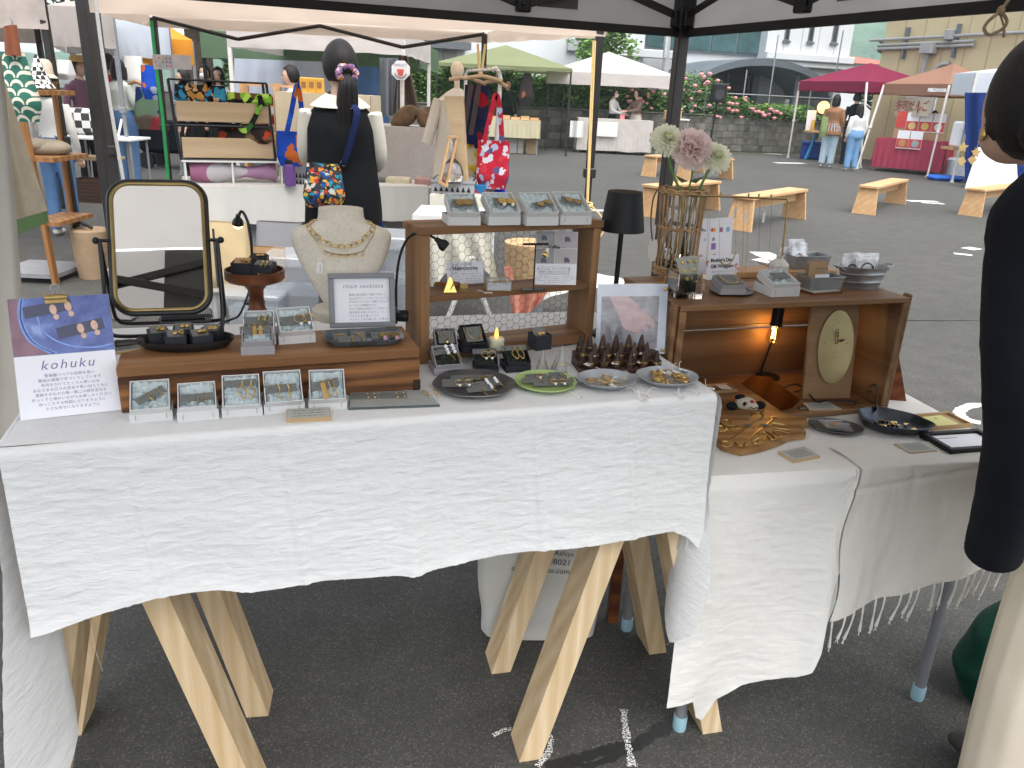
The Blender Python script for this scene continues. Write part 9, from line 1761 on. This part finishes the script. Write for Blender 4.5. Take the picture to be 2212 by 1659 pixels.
t = thing('blue_cool_box','blue cool box under the drink stand','cool box',at(1755,345,0)+Vector((.1,.2,0))); mb = MB(); mb.box(-.3,.3,0,.4,0,.42,0,None,.03); mb.build('box_body',mat('blue_plastic',(.01,.05,.32),.4),t); mb = MB(); mb.box(-.31,.31,-.01,.41,.421,.50,0,None,.02); mb.build('lid',mat('blue_lid',(.02,.10,.45),.4),t)
# stall at the far right: navy curtain, crates and a white panel
t = thing('navy_curtain','navy blue curtain of the stall behind the shopper','curtain',Vector((aty(2080,300,18).x,18,0))); O = t.location; mb = MB(); mb.grid(lambda s,q:tuple(aty(lerp(2084,2215,s),lerp(200,395,q),18+.06*math.sin(s*20))-O),30,8); mb.build('cloth',fabric('navy_tarp',(.01,.03,.15),.1),t,ang=2)
tentF('white tent behind the shopper',2098,2330,205,18.2,.9,150,WHITEC,POLEW,.45,(0,))
t = thing('canvas_screen','white canvas panel leaning beside the food stall','panel',at(2140,410,0)); mb = MB(); kk = ppx(at(2140,410,0)); mb.add([(-55*kk,0,0),(60*kk,0,0),(60*kk,.5,92*kk),(-18*kk,.5,84*kk)],[(0,1,2,3)]); mb.add([(-55*kk,.03,0),(60*kk,.03,0),(60*kk,.53,92*kk),(-18*kk,.53,84*kk)],[(3,2,1,0)]); mb.build('canvas',fabric('white_tarp',(.68,.68,.68),.2),t)
for lab, u, v, w_, h_, c in(('white and blue cool box by the brown tent',2078,385,.55,.45,(.55,.60,.66)),('dark equipment case by the brown tent',2030,372,.5,.5,(.02,.02,.03)),('blue plastic sheet heap by the tent foot',2050,392,.7,.12,(.01,.12,.55))):p = at(u,v,0); mb = MB(); mb.box(-w_/2,w_/2,0,.4,0,h_,0,None,.05); tag(mb.build('equipment',mat('equip_%d'%u,c,.5),None,p),lab,'equipment')
t = thing('white_styrofoam_box','white foam box on the side table of the last stall','box',aty(2105,320,18.5)); mb = MB(); mb.box(-.4,.4,0,.4,0,.55,0,None,.04); mb.build('box_body',PAPER,t); mb = MB(); mb.box(-.5,.5,-.05,.5,-.06,-.002); mb.build('table_board',BENCH_W,t)
GOLDST = mat('gold_card',(.40,.27,.10),.5)
for i,(u,v)in enumerate(((2080,318),(2077,348),(2108,330),(2100,345))):o = thing('gold_ornament','gold paper ornament hanging at the last stall','ornament',aty(u,v,8.0),0,'gold paper ornaments'); kk = ppx(o.location); mb = MB(); mb.prism([(12*kk*(1 if j%2==0 else .5)*math.cos(PI/2+PI*j/5),12*kk*(1 if j%2==0 else .5)*math.sin(PI/2+PI*j/5))for j in range(10)]if i%2==0 else[(-10*kk,0),(0,-10*kk),(10*kk,0),(0,10*kk)],0,.006,0,Rx(PI/2)); mb.tube([(0,0,8*kk),(0,0,26*kk)],.002,4); mb.build('star',GOLDST,o)
# ================================================================ left row furniture
t = thing('folding_side_table','white folding table with slim legs in the left row','table',at(285,440,0)); O = t.location; ztop = zat(O,300); mb = MB(); mb.box(-.75,.08,0,.5,ztop-.03,ztop,0,None,.005); mb.build('table_top',WHITEMETAL,t)
for x, y in((-.7,.04),(.04,.04),(.04,.46),(-.7,.46)):mb = MB(); mb.tube([(x,y,0),(x,y,ztop-.03)],.014,8); mb.build('leg',STEEL,t)
t = thing('checked_cushion','black and white checked cloth bundle on the side table','cloth',at(165,292,ztop)); mb = MB(); mb.box(-.20,.20,0,.3,0,.30,0,None,.06); mb.build('bundle',check_mat((.03,.03,.03),(.6,.6,.58),12),t,ang=1); t = thing('white_chair','white tubular folding chair in the left row','chair',at(205,425,0)); mb = MB(); [mb.tube(smooth_path(pts,5),.016,8)for pts in([(-.25,0,0),(.25,0,0),(.25,.4,.02),(-.25,.4,.02)],[(-.25,0,.0),(-.25,.1,.45),(-.25,.4,.9)],[(.25,0,.0),(.25,.1,.45),(.25,.4,.9)])]; mb.build('chair_frame',WHITEMETAL,t); mb = MB(); mb.box(-.24,.24,.0,.4,.43,.46); mb.build('seat',PLYWOOD,t)
t = thing('wooden_crate_small','dark wooden crate on the ground in the left row','crate',at(187,438,0)); mb = MB(); mb.tray(-.18,.18,0,.3,0,.26,.015); mb.build('crate_body',DARKWOOD_X,t)
t = thing('folding_wagon','black folding wagon behind the rear tent leg','wagon',at(362,366,0)); mb = MB(); mb.box(-.45,.45,0,.6,.25,.75,0,None,.06); mb.build('fabric_tub',BLACKTOP,t); mb = MB(); mb.tube(smooth_path([(-.4,0,.7),(-.5,-.1,1.0),(-.3,-.1,1.15)],5),.02,8); mb.build('handle',BLACKMETAL,t)
for x in(-.35,.35):
 for y in(.05,.55):mb = MB(); mb.lathe([(0,-.04),(.13,-.04),(.13,.04),(0,.04)],16,0,Tr(x,y,.13)@Rx(PI/2)); mb.build('wheel',BLACKPAINT,t)
for lab, u0, v0, u1, v1, y, mm in(('white tote hanging from the white tent',275,122,306,192,11.0,WHITETOP),('blue patterned bag hanging in the left row',312,142,342,214,10.2,BLUEB),('clear plastic bag of goods on the shelf in the left row',130,130,152,172,8.0,WHITETOP)):bag_in(lab,u0,v0,u1,v1,y,mm,None,.2)
# ================================================================ people in the distance
GREYT = fabric('grey_stripe_shirt',(.14,.07,.10),0); REDT = fabric('crimson_tee',(.22,.02,.03),0); BLACKP = fabric('black_trousers',(.012,.012,.014),0); MINT = fabric('white_mint_shirt',(.56,.60,.54),0,600,.3,.06,6,crinkle=3,cs=6); BEIGEH = mat('brown_hair',(.05,.028,.02),.5,0,.3,40); OLIVET = fabric('olive_top',(.07,.09,.05),0); SKIRTG = fabric('pleated_greige_skirt',(.38,.34,.29),0,400,.4,.15,30)
def at_feet(u,v):p = at(u,v,0); p.z = 0; return p
def height(P,v):return zat(P,v)
P = at_feet(285,405); person('woman in white shirt and jeans with a backpack',P,PI-.35,height(P,128),(MINT,DENIM,SHOED),'bob',arms=[((.22,.0,1.06),(.16,-.2,.95)),((-.22,.0,1.06),(-.14,-.2,.95))],fat=1.18)
PK = P; t = thing('backpack','red brown and navy patchwork backpack on the jeans wearer','backpack',P+Vector((.10,-.24,0))); PATCH = print_cloth('patchwork',[(.28,.03,.04),(.12,.09,.07),(.01,.02,.09),(.30,.04,.05),(.10,.16,.10)],5); x0, x1, zz0, zz1 = UU(295,190,346,278,P.y-.24); t.location = Vector(((x0+x1)/2,P.y-.24,zz0)); mb = MB(); mb.grid(baggy(x1-x0,zz1-zz0,.2,.6,.7),26,14); mb.build('pack_body',PATCH,t,ang=2); mb = MB(); mb.tube(smooth_path([(-.02,.05,zz1-zz0),(-.16,.10,zz1-zz0+.06),(-.30,.18,zz1-zz0+.02)],5),.022,8); mb.build('strap',LEATHER,t)
def far_person(label,u,v_head,y,mats,hair='short',rz=PI,**kw):
 p = aty(u,v_head,y); return person(label,Vector((p.x,y,0)),rz,max(1.35,min(1.95,p.z)),mats,hair,vox=kw.pop('vox',.018),**kw)
far_person('man in straw hat and striped shirt in the left row',166,125,10.5,(GREYT,BLACKP,SHOED),'short',1.2,hairm=BEIGEH); q_ = aty(168,132,10.5); t = thing('straw_hat','tan straw hat on the striped shirt wearer','hat',q_); mb = MB(); mb.lathe([(.17,-.01),(.10,.0),(.085,.06),(.05,.075),(0,.075)],20); mb.build('hat_body',fabric('straw',(.42,.28,.12)),t)
far_person('man in crimson shirt behind the dark tent legs',232,118,11.5,(REDT,BLACKP,SHOED),'short',PI+.5)
far_person('person in white top and jeans behind the ladder shelf',92,150,7.2,(WHITETOP,DENIM,SHOEW),'bob',PI)
far_person('masked woman in olive top behind the bag shelf',441,140,12.8,(OLIVET,BLACKP,SHOED),'short',0,mask=True); far_person('girl with dark fringe beside the masked woman',470,146,12.6,(WHITETOP,BLACKP,SHOED),'bob',.1)
far_person('woman with dark tied hair at the jam stall',628,143,9.7,(OFFWT if False else WHITETOP,BLACKP,SHOED),'pony',-1.2); far_person('person in grey sleeves bending behind the logo board',395,150,11.8,(fabric('grey_sleeve',(.22,.22,.23),0),BLACKP,SHOED),'short',-1.0)
far_person('stall holder in dark green under the olive tent',1098,172,22.6,(fabric('dark_green_coat',(.02,.03,.022),0),BLACKP,SHOED),'short',.2)
far_person('masked stall holder in white shirt under the off white tent',1328,193,23.4,(WHITETOP,BLACKP,SHOED),'short',1.0,mask=True,arms=[((.2,-.1,1.08),(.1,-.34,1.0)),((-.2,-.1,1.08),(-.1,-.34,1.0))])
P = at_feet(1366,332); person('woman in taupe cardigan and pleated skirt at the greige table',P,-1.1,height(P,193),(TAUPE,SKIRTG,SHOEW),'short',skirt=(.22,.25),vox=.018,arms=[((.2,-.12,1.1),(.08,-.34,1.06)),((-.2,-.12,1.1),(-.08,-.34,1.06))],fat=1.15); bag_in('small pink bag carried by the pleated skirt wearer',1336,248,1350,282,P.y-.2,fabric('pink_pouch',(.55,.20,.22),0),None,.12)
P = at_feet(1782,362); person('woman in rust shirt and pale jeans at the drink stand',P,PI-.6,height(P,205),(BROWNTOP,PALEDENIM,SHOEW),'bob',fat=1.30,vox=.018,long_shirt=.25); P = at_feet(1834,369); person('girl in white top and blue jeans at the drink stand',P,PI+.1,height(P,225),(WHITETOP,fabric('mid_denim',(.16,.30,.50),0),SHOEW),'long',fat=1.30,vox=.018)
P = at_feet(1826,355); person('person in black behind the two drink stand customers',P,PI,height(P,200),(BLACKTOP,BLACKP,SHOED),'short',vox=.018); bag_in('green string bag on the rust shirt wearer',1768,252,1790,296,at_feet(1770,362).y-.3,fabric('mesh_green',(.22,.28,.12),.2),None,.15)
far_person('food stall holder in black behind the menus',2020,240,21.2,(BLACKTOP,BLACKP,SHOED),'short',0)
# ================================================================ valley air
mb = MB(); mb.box(-275,430,-66,462,-1.5,84)
hz_m = bpy.data.materials.new('valley_air'); hz_m.use_nodes = True; N = hz_m.node_tree.nodes; N.remove(N['Principled BSDF']); pv_ = N.new('ShaderNodeVolumePrincipled'); pv_.inputs['Color'].default_value =(.70,.86,.90,1); pv_.inputs['Density'].default_value = .0011; hz_m.node_tree.links.new(pv_.outputs[0],N['Material Output'].inputs['Volume'])
stuff(mb.build('haze',hz_m))
